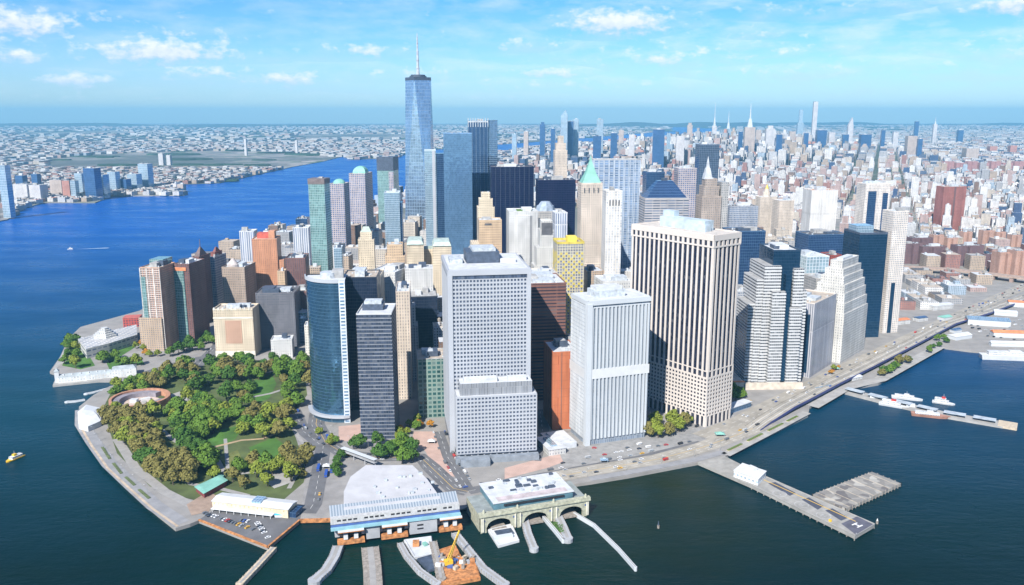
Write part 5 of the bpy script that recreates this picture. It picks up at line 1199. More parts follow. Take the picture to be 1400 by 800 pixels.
# boats
def boat(name, label, cat, u, v, ang, L=20, W=5, hull=white_p, decks=1, red=False, group=None, wake=False, house=white_p):
    x, y = G(u, v, 0); rt = thing(name, label, cat, x, y, 0, R(ang), group)
    o = [(-L/2,-W/2),(L*.22,-W/2),(L*.40,-W*.28),(L/2,0),(L*.40,W*.28),(L*.22,W/2),(-L/2,W/2)]; lo = [(a*.96, b*.8) for a, b in o]
    hh = max(1.2, L*.075); MB().prism(lo, -.5, hh, poly1=o).build('hull', hull, rt)
    z = hh+.01; l = L*.62; wd = W*.78
    for k in range(decks):
        MB().box(-L*.40, -L*.40+l, -wd/2, wd/2, z, z+2.3).build('cabin', facade('boat_cabin', (.72,.72,.72), glass=(.05,.08,.12), bay=1.6, floor=2.3, wf=.75, hf=.35), rt)
        z += 2.31; l *= .8; wd *= .9
    MB().box(-L*.1, L*.06, -wd*.35, wd*.35, z, z+1.8).build('wheelhouse', red_m if red else house, rt)
    MB().cyl(-L*.02, 0, .18, z+1.8, z+5, 6).build('mast', mech, rt)
    if wake:
        m = MB(); m.sheet([(-L/2,0),(-L*6,-W*1.2),(-L*6.5,0),(-L*6,W*1.2)], .03); o_ = m.build('wake_foam', flat('foam', (.40,.50,.58), .6), rt)
    return rt
boat('water_taxi', 'yellow water taxi heading down on the open water at the far left', 'boat', 20, 628, 250, 19, 6.5, yel, 1, group=None, house=yel)
boat('motorboat', 'tiny white motorboat trailing a wake on the upper left river', 'boat', 96, 341, 195, 14, 4, white_p, 1, wake=True)
boat('ferry_boat', 'white ferry with red trim moored on the near side of the long ferry pier', 'ferry', 1222, 556, -33, 32, 8, white_p, 2, True)
boat('ferry_boat', 'long low white ferry with brown hull near the outer half of the long ferry pier', 'ferry', 1272, 570, -20, 40, 9, flat('brown_hull', (.35,.18,.13), .6), 1)
boat('ferry_boat', 'white catamaran ferry with upper decks on the far side of the long ferry pier', 'ferry', 1290, 552, -30, 24, 8, white_p, 2, True)
boat('ferry_boat', 'white ferry lying on the far side near the root of the long ferry pier', 'ferry', 1240, 546, -24, 34, 7, white_p, 1)
0 and boat('ferry_boat', 'small white ferry at the very root of the long ferry pier', 'ferry', 1196, 548, -36, 22, 6, white_p, 1)
# long ferry pier
pts = pxpoly([(1157,534),(1220,550),(1290,566),(1372,580)], 2); x0, y0 = pts[0]
lp = thing('ferry_pier', 'long floating ferry pier with white canopies stretching right from the esplanade', 'pier', x0, y0, 0)
m = MB(); pl = [(a-x0, b-y0) for a, b in resample(pts, 12)]; Ls, Rs = strip(pl, 19)
for i in range(len(pl)-1): m.prism([Rs[i], Rs[i+1], Ls[i+1], Ls[i]], -.8, 2.0)
m.build('deck', conc, lp)
for i in range(0, len(pl)-2, 2):
    a, b = pl[i], pl[i+1]; b = (a[0]+(b[0]-a[0])*1.5, a[1]+(b[1]-a[1])*1.5); m = MB(); m.beam((*a, 5.2), (*b, 5.2), 9, .5); m.build('canopy', flat('grey_blue_canopy', (.40,.45,.50), .6), lp)
    m = MB()
    for p in (a, b): m.cyl(p[0], p[1], .25, 2.01, 5, 6, top=False)
    m.build('canopy_posts', mech, lp)
e = pl[-1]; MB().rbox(e[0]+4, e[1]-1, 18, 20, math.atan2(pl[-1][1]-pl[-2][1], pl[-1][0]-pl[-2][0]), -.8, 2.4).build('end_platform', timber_l, lp)
for i in (len(pl)//4, len(pl)//2, len(pl)*3//4): MB().rbox(pl[i][0]-5, pl[i][1]+6, 9, 5, -.4, 2.01, 5).build('ticket_house', white_al2, lp)
LAND_MARKS.append((x0+60, y0-10, 4, 'the long ferry pier'))
# tall ship and pier sheds at the right
boat('museum_ship', 'large white ship berthed at the right edge of the frame', 'ship', 1388, 492, -8, 92, 13, white_p, 2)
for k, (u, v, w2, d2, a2, z2, mt, lab) in enumerate([(1352,446,60,26,-18,9,bglass3,'pale glass-roofed shed between the highway and the white ship'),(1385,462,55,14,-8,7,flat('terracotta', (.6,.22,.10)),'long red-roofed pier shed just above the white ship'),(1318,464,34,16,24,5,roof_w,'low white roofed kiosk row left of the white ship')]):
    x, y = G(u, v); s_ = thing('pier_shed', lab, 'shed', x, y, GZ, R(a2)); MB().box(-w2/2, w2/2, 0, d2, 0, z2).build('wall', white_al2, s_)
    MB().prism(rect(0, d2/2, w2+1, d2+1), z2+.01, z2+3, poly1=rect(0, d2/2, w2, 2)).build('roof', mt, s_); register(rect(x, y+d2/2, w2, d2, R(a2)), z2, x, y, None)
# clutter of the near-right shore: sheds, kiosks, moored barges and plaza tents
rr = random.Random(77)
for k, (u, v, w2, d2, a2, z2, mt, lab) in enumerate([(1375,432,34,16,-20,6,roof_w,'white-roofed shed high on the shore right of the car park'),(1392,420,30,14,-20,8,flat('terracotta', (.6,.22,.10)),'small red-roofed shed at the right frame edge under the highway'),(1310,455,16,9,25,4,bglass,'little blue-roofed kiosk by the highway left of the glass-roofed shed'),(1378,474,46,8,-6,5,roof_w,'long white-roofed shed directly above the white ship'),(1296,432+6,20,12,25,5,copper,'small green-roofed hut under the highway edge')]):
    x, y = G(u, v); s_ = thing('pier_shed', lab, 'shed', x, y, GZ, R(a2)); MB().box(-w2/2, w2/2, 0, d2, 0, z2).build('wall', white_al2, s_); MB().prism(rect(0, d2/2, w2+1, d2+1), z2+.01, z2+2.4, poly1=rect(0, d2/2, w2, 1.5)).build('roof', mt, s_); register(rect(x, y+d2/2, w2, d2, R(a2)), z2, x, y, None)
for k, (u, v, s, lab) in enumerate([(520,620,5,'white peaked tent among the trees above the large ferry terminal'),(447,640,4,'small white tent on the traffic island left of the large ferry terminal'),(1143,506,4,'small turquoise kiosk roof on the waterfront road'),(590,606,4,'pale round kiosk on the pink plaza'),(984,596,5,'turquoise tent roof on the shoreline drive verge'),(826,632,4,'pale blue tent beside the shoreline road'),(300,655,4,'white tent next to the turquoise-roofed pavilion'),(368,640,6,'white playground canopy in the lower right of the park')]):
    x, y = G(u, v); tt = thing('canopy_tent', lab, 'tent', x, y, GZ+.2); m_ = copper if 'turquoise' in lab else (bglass3 if 'blue' in lab else white_p)
    for dx in (-s*.8, s*.8):
        for dy in (-s*.6, s*.6): MB().cyl(dx, dy, .12, 0, 2.6, 5).build('post', mech, tt)
    MB().prism(rect(0,0,s*2,s*1.5), 2.6, 4.6, poly1=rect(0,0,.4,.4), bottom=True).build('canopy', m_, tt)
t = thing('low_building', 'long low flat-roofed building between the forecourt trees and the stepped silver tower', 'small building', *G(1010, 562), GZ, R(38)); MB().box(-22, 22, 0, 10, 0, 6).build('wall', bglass, t); MB().box(-23, 23, -1, 11, 6.01, 6.8).build('roof', roof_w, t)
t = thing('low_building', 'low long-roofed building at the left foot of the white ribbed tower', 'small building', *G(762, 622), GZ, R(20)); MB().box(-9, 9, 0, 34, 0, 6).build('wall', paleg, t); MB().box(-9.6, 9.6, -.6, 34.6, 6.01, 6.9).build('roof', roof_w, t); MB().box(-4, 2, 6, 28, 6.92, 8.2).build('skylight', bglass3, t)
layer('plaza', [(352,650),(372,632),(392,640),(398,660),(375,668)], conc, .15)
layer('plaza', [(255,690),(285,672),(300,680),(285,700),(262,705)], flat('brown_paving', (.30,.22,.17), .9), .17)
pathline('path', [(395,668),(410,640),(418,612),(402,588)], 4, path_m, .16)
pathline('path', [(232,648),(262,662),(300,668),(340,678)], 5, path_m, .155)
for k, (a, b) in enumerate([((140,612),(150,628)), ((155,634),(166,648)), ((172,653),(184,664)), ((190,670),(204,682))]):
    p, q = G(*a), G(*b); o = thing('planting_strip', ['first','second','third','fourth'][k]+' green planting strip down the seawall walk, counted from the big white tent', 'planter', *p, GZ+.25); e = (q[0]-p[0], q[1]-p[1]); MB().beam((0,0,.3), (*e, .3), 2.4, .6).build('hedge', flat('strip_green', (.10,.13,.05), .9, scale=.5, var=.5), o)

for k, (u, v, w2, d2, a2, z2, mt, lab) in enumerate([(1128,535,26,7,28,3.6,bglass3,'glass-roofed ferry landing building where the long ferry pier starts'),(1172,520,18,8,28,3.6,roof_w,'white-roofed esplanade kiosk just above the long ferry pier'),(1062,528,20,10,36,4,flat('terracotta', (.6,.22,.10)),'low red awning shop strip at the foot of the stepped silver tower'),(1236,444,26,14,22,7,flat('terracotta', (.6,.22,.10)),'orange-roofed market hall between the slim cream tower and the highway'),(1262,440,20,12,22,6,bglass,'blue-roofed hall beside the orange-roofed market hall'),(1290,424,44,18,20,8,roof_w,'broad pale roof hall in the low blocks above the highway')]):
    x, y = G(u, v); s_ = thing('market_hall', lab, 'low building', x, y, GZ+.3, R(a2)); MB().box(-w2/2, w2/2, 0, d2, 0, z2).build('wall', paleg, s_); MB().prism(rect(0, d2/2, w2+1, d2+1), z2+.01, z2+1.6, poly1=rect(0, d2/2, w2, 1.5)).build('roof', mt, s_); register(rect(x, y+d2/2, w2, d2, R(a2)), z2, x, y, None)
# ---------------------------------------------------------------- trees
def leafmat(name, c1, c2):
    n = NT(name); g = n.n.new('ShaderNodeObjectInfo'); p = n.obj()
    k = n.mr(n.noise(.45, 3, p), .32, .68); c = n.mix(k, c1, c2)
    c = n.mix(n.math('MULTIPLY', g.outputs['Random'], .5), c, tuple(x*1.35 for x in c1))
    n.put(n.b.inputs['Transmission Weight'], 0.0)
    return n.out(c, .75, 0, .2)
LM = {'dark': leafmat('dark_green_leaves', (.032,.084,.013), (.072,.142,.022)), 'mid': leafmat('green_leaves', (.068,.135,.016), (.120,.20,.027)),
      'lime': leafmat('yellow_green_leaves', (.135,.175,.022), (.21,.245,.035)), 'olive': leafmat('olive_brown_leaves', (.13,.118,.032), (.195,.175,.052)),
      'orange': leafmat('orange_leaves', (.36,.16,.02), (.48,.24,.03))}
LW = {'dark': 'dark green', 'mid': 'mid-green', 'lime': 'yellow-green', 'olive': 'olive-brown', 'orange': 'bright orange'}
bark = flat('bark', (.10,.075,.055), .95, scale=2)
protos = {}
def tree_proto(kind, k):
    r = random.Random(k*31+5); h = 11+r.uniform(-1, 2); cr = 5.6+r.uniform(-.6, .8)
    rt = empty('tree', 0, 0, 0); m = MB(); m.cyl(0, 0, .38, 0, h*.45, 7, r1=.22, top=False)
    for i in range(4):
        a = i*1.57+r.random(); m.beam((0,0,h*.35), (math.cos(a)*cr*.5, math.sin(a)*cr*.5, h*.62), .2)
    m.build('trunk', bark, rt)
    m = MB(); lobes = [(0, 0, h*.66, cr*.62)]
    for i in range(8):
        a = i/8*6.28+r.random()*.6; q = cr*r.uniform(.42, .62); lobes.append((math.cos(a)*q, math.sin(a)*q, h*r.uniform(.45, .8), cr*r.uniform(.28, .44)))
    lobes.append((r.uniform(-1,1), r.uniform(-1,1), h*.9, cr*.34))
    for lx, ly, lz, lr in lobes:
        for _ in range(int(26*lr*lr/2.2)+18):
            a = r.uniform(0, 6.283); cz = r.uniform(-.75, 1); s_ = math.sqrt(1-cz*cz); rad = lr*r.uniform(.72, 1.12)
            p = Vector((lx+math.cos(a)*s_*rad, ly+math.sin(a)*s_*rad, lz+cz*rad*.85)); nrm = Vector((math.cos(a)*s_, math.sin(a)*s_, cz+.25))
            nrm = (nrm+Vector((r.uniform(-.5,.5), r.uniform(-.5,.5), r.uniform(-.4,.4)))).normalized()
            t1 = nrm.orthogonal().normalized(); t2 = nrm.cross(t1); q = r.uniform(.45, .95)
            m.face([p+t1*q, p+t2*q*.8, p-t1*q*.9, p-t2*q])
    m.build('crown', LM[kind], rt)
    return rt
TREES = []
def put_tree(kind, x, y, s):
    k = random.randrange(3); key = (kind, k)
    if key not in protos:
        o = tree_proto(kind, k); remember(o); protos[key] = o; c = o
    else: c = copy_tree(protos[key])
    c.location = (x, y, GZ); c.rotation_euler = (0, 0, random.uniform(0, 6.28)); c.scale = (s, s, s*random.uniform(.85, 1.1)); c['category'] = 'tree'
    TREES.append((c, LW[kind], x, y)); return c
taken = []
def grove(px, n, mix_, smin=.8, smax=1.15, gap=8.5, avoid=()):
    big = n > 11; smin *= 1.42 if big else 1; smax *= 1.5 if big else 1; gap *= 1.06 if big else 1; n = int(n*.76) if big else n
    P0 = pxpoly(px); xs = [p[0] for p in P0]; ys = [p[1] for p in P0]; c = 0; tries = 0
    while c < n and tries < n*40:
        tries += 1; x, y = random.uniform(min(xs), max(xs)), random.uniform(min(ys), max(ys))
        if not inside((x, y), P0) or any(inside((x, y), a) for a in avoid) or any(inside((x, y), f) for f in FOOT): continue
        if any((x-a)**2+(y-b)**2 < gap*gap for a, b in taken): continue
        taken.append((x, y)); put_tree(random.choice(mix_), x, y, random.uniform(smin, smax)); c += 1
AV = [pxpoly(p) for p in ([(348,524),(370,516),(374,527),(366,545),(352,550),(342,540)], [(275,608),(300,590),(325,584),(320,600),(300,612)], [(342,612),(372,601),(386,610),(380,622),(352,626)], [(232,540),(262,530),(266,546),(245,553)],[(306,630),(318,624),(324,636),(316,644)])]
grove([(142,575),(160,566),(215,572),(222,590),(205,625),(180,622),(155,608)], 36, ['olive','olive','olive','lime'], .9, 1.2, 8.6, AV)
grove([(190,622),(212,612),(262,640),(265,660),(240,668),(205,655)], 28, ['olive','olive','olive','dark'], .9, 1.2, 8.4, AV)
grove([(226,560),(262,545),(300,560),(330,560),(322,580),(282,600),(250,612),(228,590)], 42, ['mid','mid','dark','lime'], .9, 1.3, 8.6, AV)
grove([(248,612),(270,610),(292,640),(285,655),(262,645)], 14, ['dark','dark','mid'], 1, 1.3, 8.4, AV)
grove([(305,575),(395,560),(402,590),(375,605),(330,600)], 22, ['olive','olive','lime','mid'], .9, 1.25, 9, AV)
grove([(148,545),(158,530),(215,520),(240,525),(225,538),(165,548)], 22, ['olive','olive','mid','lime'], .8, 1.1, 8.5, AV)
grove([(205,520),(250,503),(330,492),(415,500),(425,530),(405,560),(330,558),(280,548),(250,530)], 82, ['dark','dark','mid','olive','mid'], .9, 1.3, 8.8, AV)
grove([(290,655),(330,645),(350,628),(385,640),(385,660),(350,672),(300,668)], 14, ['mid','olive','lime'], .8, 1.1, 9)
grove([(380,640),(400,620),(425,622),(420,650),(400,665)], 12, ['olive','olive','lime'], .8, 1.1, 8)
grove([(88,475),(100,462),(125,490),(190,492),(196,500),(110,506),(85,500)], 24, ['mid','dark','lime','mid'], .7, 1.0, 8)
grove([(183,478),(196,472),(205,486),(222,484),(222,492),(190,488)], 6, ['orange','orange','lime'], .8, 1.0, 7.5)
grove([(230,488),(285,460),(300,470),(245,494)], 14, ['dark','mid'], .7, 1.0, 8)
grove([(485,612),(520,604),(556,612),(570,618),(572,640),(520,628)], 14, ['dark','mid'], .8, 1.1, 8)
grove([(530,592),(560,580),(592,575),(590,588),(545,604)], 9, ['lime','mid','orange'], .7, .95, 8)
grove([(884,582),(925,574),(942,582),(935,592),(898,604),(884,600)], 12, ['lime','lime','olive'], .9, 1.2, 7.5)
grove([(997,534),(1014,530),(1018,544),(1000,550)], 5, ['mid'], .9, 1.2, 7.5)
grove([(1200,514),(1215,504),(1240,489),(1247,494),(1212,519)], 11, ['dark','mid','olive'], .8, 1.1, 7)
grove([(1258,478),(1270,470),(1300,458),(1302,464),(1268,484)], 7, ['mid','dark'], .7, .9, 7)
grove([(425,575),(440,590),(465,605),(450,610),(430,590)], 4, ['mid','lime'], .6, .8, 7)
grove([(455,628),(470,625),(468,650),(455,655)], 5, ['dark'], .7, .9, 7)
grove([(1128,508),(1148,500),(1150,506),(1132,514)], 3, ['orange','lime'], .6, .8, 6)
grove([(400,408),(420,398),(424,406),(404,418)], 5, ['mid','lime'], .8, 1, 8)
# planters on the esplanade
hedge = flat('hedge_green', (.10,.15,.03), .9, scale=.6, var=.4)
for k, (a, b, lab) in enumerate([((995,617),(1014,608),'nearest long planter on the waterfront walk'),((1022,604),(1042,594),'second long planter on the waterfront walk'),((1050,590),(1070,580),'third long planter on the waterfront walk'),((1076,577),(1090,570),'shortest, farthest planter of the row on the waterfront walk')]):
    p, q = G(*a), G(*b); o = thing('planter', lab, 'planter', *p, GZ+.26); e = (q[0]-p[0], q[1]-p[1]); MB().beam((0,0,.3), (*e, .3), 3.2, .6).build('box', timber_l, o); MB().beam((0,0,.85), (*e, .85), 2.6, .5).build('hedge', hedge, o)

# ---------------------------------------------------------------- vehicles
def carmesh(kind, col):
    rt = empty('parked_car', 0, 0, 0); L, W, Hh = {'car': (4.6,1.9,1.45), 'van': (5.6,2.1,2.2), 'truck': (8.5,2.5,3.2), 'bus': (12,2.6,3.2)}[kind]
    mt = flat('car_paint_'+col[0], col[1], .3, .0, var=.02)
    m = MB()
    if kind == 'car':
        m.box(-L/2, L/2, -W/2, W/2, .35, .85, bottom=True); m.build('body', mt, rt); m = MB(); m.prism(rect(-.15,0,L*.62,W*.92), .86, Hh, poly1=rect(-.2,0,L*.42,W*.78), top=False); m.build('windows', mech_d, rt); m = MB(); m.sheet(rect(-.2,0,L*.42,W*.78), Hh+.005); m.build('roof', mt, rt)
    else:
        m.box(-L/2, L/2, -W/2, W/2, .5, Hh, bottom=True); m.build('body', mt, rt); m = MB(); m.box(-L/2+.3, L/2+.02, -W/2-.02, W/2+.02, Hh*.55, Hh*.8); m.build('windows', mech_d, rt)
    for sx in (-1, 1):
        for sy in (-1, 1): m = MB(); m.beam((sx*L*.31, sy*W*.42-.1, .33), (sx*L*.31, sy*W*.42+.1, .33), .66); m.build('wheel', black, rt)
    return rt
CC = [('white', (.75,.75,.75)), ('black', (.02,.02,.025)), ('silver', (.42,.44,.46)), ('red', (.5,.03,.02)), ('blue', (.03,.08,.35)), ('yellow', (.75,.42,.02)), ('grey', (.15,.16,.17))]
cproto = {}; CARS = []
def put_car(x, y, z, a, kind='car', col=None):
    col = col or random.choice(CC+[CC[0], CC[0], CC[0], CC[1], CC[2], CC[2], CC[6], CC[6]]); key = (kind, col[0])
    if key not in cproto:
        o = carmesh(kind, col); o.name = {'car': 'parked_car', 'van': 'parked_van', 'truck': 'parked_truck', 'bus': 'city_bus'}[kind]; remember(o); cproto[key] = o
    else: o = copy_tree(cproto[key])
    o.location = (x, y, z); o.rotation_euler = (0, 0, a); o['category'] = {'car': 'car', 'van': 'van', 'truck': 'truck', 'bus': 'bus'}[kind]
    CARS.append((o, col[0], kind, x, y, z))
def cars_along(px, off, step, z=GZ+.2, prob=.6, kinds=('car','car','car','van'), world=None):
    pts = resample(world or pxpoly(px), step)
    for a, b in zip(pts, pts[1:]):
        if random.random() > prob: continue
        dx, dy = b[0]-a[0], b[1]-a[1]; l = math.hypot(dx, dy) or 1; f = random.random()*.5
        x, y = a[0]+dx*f-dy/l*off, a[1]+dy*f+dx/l*off
        if any(inside((x, y), F_) for F_ in FOOT): continue
        put_car(x, y, z, math.atan2(dy, dx), random.choice(kinds))
dn = [(760,652),(830,640),(900,628),(960,612),(1010,594),(1052,577)]
for off in (2, 5.5, -2, -5.5): cars_along(dn, off, 20, GZ+.22, .5)
for off in (-7, 7, 2): cars_along(south_st, off, 17, GZ+.28, .45)
for off in (-5, 5):
    pts = [ep[i] for i in range(5, len(ep)-2)]
    for i in range(0, len(pts)-1, 2):
        if random.random() < .8:
            a, b = pts[i], pts[i+1]; dx, dy = b[0]-a[0], b[1]-a[1]; l = math.hypot(dx, dy); put_car(a[0]-dy/l*off, a[1]+dx/l*off, 8.02, math.atan2(dy, dx))

cars_along([(640,672),(720,655),(800,640),(880,626),(960,606)], 8.5, 12, GZ+.19, .7)
cars_along([(640,672),(720,655),(800,640),(880,626)], 3, 22, GZ+.19, .35)
cars_along([(432,580),(445,605),(470,620),(520,626),(575,625)], 4, 14, GZ+.14, .55, ('car','car','van','truck'))
cars_along([(432,580),(445,605),(470,620),(520,626),(575,625)], -4, 16, GZ+.14, .5)
cars_along([(442,615),(436,650),(428,690)], 4, 12, GZ+.16, .5, ('car','van')); 
for a, b in (((448,640),(444,660)), ((438,632),(433,652)), ((456,636),(452,652))):
    p, q = G(*a), G(*b); put_car((p[0]+q[0])/2, (p[1]+q[1])/2, GZ+.16, math.atan2(q[1]-p[1], q[0]-p[0]), 'bus', CC[4])
cars_along([(600,590),(612,625),(640,668)], 6, 9, GZ+.18, .8, ('car','van'))
cars_along([(600,590),(612,625),(640,668)], -6, 10, GZ+.18, .7)
cars_along([(740,640),(800,627),(860,616),(930,606)], 0, 9, GZ+.08, .7)
cars_along([(785,610),(850,612),(880,604)], -4, 9, GZ+.08, .5)
for r_, (a, b) in enumerate((((292,706),(350,726)), ((300,696),(330,700)), ((280,702),(290,708)), ((352,716),(368,738)), ((330,712),(352,716)))):
    p, q = G(*a), G(*b); l = math.hypot(q[0]-p[0], q[1]-p[1]); n = int(l/3.1)
    for k in range(n):
        if random.random() < .78: put_car(p[0]+(q[0]-p[0])*k/n, p[1]+(q[1]-p[1])*k/n, GZ+.17, math.atan2(q[1]-p[1], q[0]-p[0])+1.57)
cars_along([(962,588),(1000,570),(1040,550)], 10, 9, GZ+.28, .5)
cars_along([(200,510),(260,492),(330,480),(400,478)], 4, 14, GZ+.14, .5)
cars_along([(265,505),(300,470),(345,430)], 4, 14, GZ+.18, .5)
cars_along([(403,562),(415,590),(436,606)], 3, 9, GZ+.15, .7)
for i in range(9):
    for j in range(8):
        if random.random() < .55:
            x, y = G(1322+i*9+j*1.5, 428+i*1.2+j*4.2); put_car(x, y, GZ+.05, .4, random.choice(('car','car','van')), random.choice(CC[:3]))
x, y = G(975, 615); 
# street lamps along the drive
lampm = flat('lamp_grey', (.30,.31,.32), .5); LAMPS = []
def lamp_proto():
    rt = empty('street_lamp', 0, 0, 0); MB().cyl(0, 0, .16, 0, 9, 6, r1=.1).build('pole', lampm, rt); m = MB(); m.beam((0,0,8.9), (2.4,0,9.4), .14); m.build('arm', lampm, rt); MB().box(1.9, 2.9, -.25, .25, 9.3, 9.55, bottom=True).build('lamp_head', white_p, rt); return rt
lp0 = None
for ln, off, st in ((pxpoly([(806,655),(860,646),(954,628),(990,618),(1050,592)]), 5, 26), (pxpoly([(112,570),(128,605),(150,635),(180,663),(212,692)]), 4, 22), (pxpoly(south_st[:9]), -15, 34), (pxpoly([(436,556),(445,605),(520,626),(620,668)]), 10, 22)):
    pts = resample(ln, st)
    for a, b in zip(pts, pts[1:]):
        dx, dy = b[0]-a[0], b[1]-a[1]; l = math.hypot(dx, dy) or 1; x, y = a[0]-dy/l*off, a[1]+dx/l*off
        if any(inside((x, y), F_) for F_ in FOOT): continue
        if lp0 is None: lp0 = lamp_proto(); remember(lp0); o = lp0
        else: o = copy_tree(lp0)
        o.location = (x, y, GZ+.1); o.rotation_euler = (0, 0, math.atan2(dy, dx)-1.57); o['category'] = 'street lamp'; LAMPS.append((o, 'grey street lamp', x, y, GZ+5))
# ---------------------------------------------------------------- special blocks to the east
brk = wallmat('purple_brown_brick', (.17,.10,.10), glass=(.05,.05,.08), bay=3.6, floor=3, wf=.4, hf=.45)
orb = wallmat('salmon_brick', (.44,.27,.21), glass=(.2,.14,.12), bay=3.6, floor=3, wf=.4, hf=.45)
def slabhouse(u, v, vb, uR, mt, lab, th=8, cat='apartment block', d=26, grp=None):
    t, w, d, h = Tw('housing_slab', lab, u, v, DV(vb), u, uR, 'L', th, mt, roof_d, units=1, d=d, cat=cat)
    if grp: t['group'] = grp
    MB().box(-w*.12, w*.18, -d/2-7, -d/2-.05, 0, h-1).build('projecting_bay', mt, t)
G1 = 'dark brick slabs behind the bridge ramp'
for u, v, vb, uR, lab in [(1238,334,361,1262,'leftmost dark purple-brown brick slab behind the bridge ramp'),(1262,338,362,1295,'second dark purple-brown brick slab, wider, behind the bridge ramp'),(1310,337,364,1346,'dark purple-brown slab with a roof tank, right of the gap behind the bridge ramp'),(1247,326,356,1276,'dark brick slab peeping above the leftmost pair behind the bridge ramp'),(1296,344,363,1309,'low dark brick slab in the gap behind the bridge ramp'),(1346,348,364,1368,'low dark block right of the roof-tank slab')]:
    slabhouse(u, v, vb, uR, brk, lab, grp=G1)
G2 = 'salmon brick slabs in the east'
for k, (u, v, vb, uR) in enumerate([(1277,322,350,1291),(1296,326,350,1310),(1345,316,345,1360),(1363,318,345,1376),(1318,318,342,1330),(1384,322,344,1398)]):
    slabhouse(u, v, vb, uR, orb, ['salmon brick slab just right of the dark slabs\' top left corner','salmon brick slab directly above the low dark gap slab','taller salmon brick slab left of centre in the right-hand group','salmon brick slab next to the taller salmon one','small salmon slab behind the roof-tank slab','rightmost salmon brick slab at the frame edge'][k], d=18, grp=G2)
for k, (u, v, vb, uR) in enumerate([(1368,346,378,1388),(1390,344,380,1406)]):
    slabhouse(u, v, vb, uR, orb, ['salmon brick block standing beside the bridge ramp near the right edge','salmon brick block cut by the right edge beside the bridge ramp'][k], d=26)
rp = [G(1236, 364, 14), G(1300, 367, 15), G(1360, 372, 18), G(1440, 379, 22)]
br = thing('bridge_ramp', 'long brownish arched bridge approach crossing the right side', 'bridge ramp', 0, 0, 0)
m = MB(); rs = resample(rp, 30); L_, Rr = strip(rs, 24)
for i in range(len(rs)-1): m.prism([Rr[i], Rr[i+1], L_[i+1], L_[i]], 11+i*.2, 14+i*.2, bottom=True)
m.build('deck', flat('bridge_brown', (.36,.27,.22), .9), br)
for i in range(0, len(rs)-1):
    a, b = rs[i], rs[i+1]; m = MB(); cx, cy = a; an = math.atan2(b[1]-a[1], b[0]-a[0]); m.rbox(cx, cy, 7, 22, an, GZ, 11+i*.2); m.build('masonry_pier', flat('bridge_stone', (.28,.20,.17), .9), br)
G3 = 'pink housing slabs by the far river'
for k in range(7):
    u = 1292+k*16; slabhouse(u, 221+(k % 2)*2, 236, u+13, wallmat('rose_brick', (.42,.23,.22), glass=(.2,.12,.13), bay=4, floor=3), 'rose brick housing slab, number by position: %s from the left in the far row' % ['first','second','third','fourth','fifth','sixth','seventh'][k], d=30, grp=G3)
for o in bpy.data.objects:
    if o.get('label', '').startswith('rose brick housing slab'): o['label'] = o['label'].replace('number by position: ', '')

# ---------------------------------------------------------------- far towers one can tell apart
P_W = wallmat('hazy_white_stone', (.55,.53,.52), glass=(.2,.22,.28), bay=5, floor=5, wf=.5, hf=.5)
P_T = wallmat('hazy_tan_stone', (.45,.38,.33), glass=(.2,.18,.2), bay=5, floor=5, wf=.5, hf=.5)
P_B = glassmat('hazy_blue_glass', (.04,.11,.26), line=(.07,.14,.28), metal=.35, bay=6, floor=8)
P_C = glassmat('hazy_pale_glass', (.30,.42,.52), line=(.45,.52,.6), metal=.4, bay=6, floor=8)
P_R = wallmat('hazy_red_brick', (.45,.22,.17), glass=(.2,.12,.12), bay=5, floor=5)
def far(u0, u1, v, D, mt, lab, top=None, vtop=None, cat='skyscraper', name='skyscraper', grp='towers of the far midtown skyline'):
    t, w, d, h = Tw(name, lab, u0, v, D, u0, u1, 'L', -8, mt, roof_m, units=1 if not top else 0, d=min(90, max(20, (u1-u0)*D/F)), cat=cat, par=0)
    t['group'] = grp
    if top == 'spire':
        z = hz_(u0, vtop, D)-GZ; m = MB(); m.prism(rect(0,0,w*.5,d*.5), h+.1, h+(z-h)*.35, poly1=rect(0,0,w*.25,d*.25)); m.prism(rect(0,0,w*.15,w*.15), h+(z-h)*.35, z, poly1=rect(0,0,1.5,1.5)); m.build('spire', mech, t)
    if top == 'slant': m = MB(); m.prism(rect(0,0,w,d), h, hz_(u0, vtop, D)-GZ, poly1=rect(w*.2,0,w*.1,d)); m.build('slanted_top', mt, t)
    if top == 'step': m = MB(); m.box(-w*.3, w*.3, -d*.3, d*.3, h, hz_(u0, vtop, D)-GZ); m.build('step', mt, t)
    return t
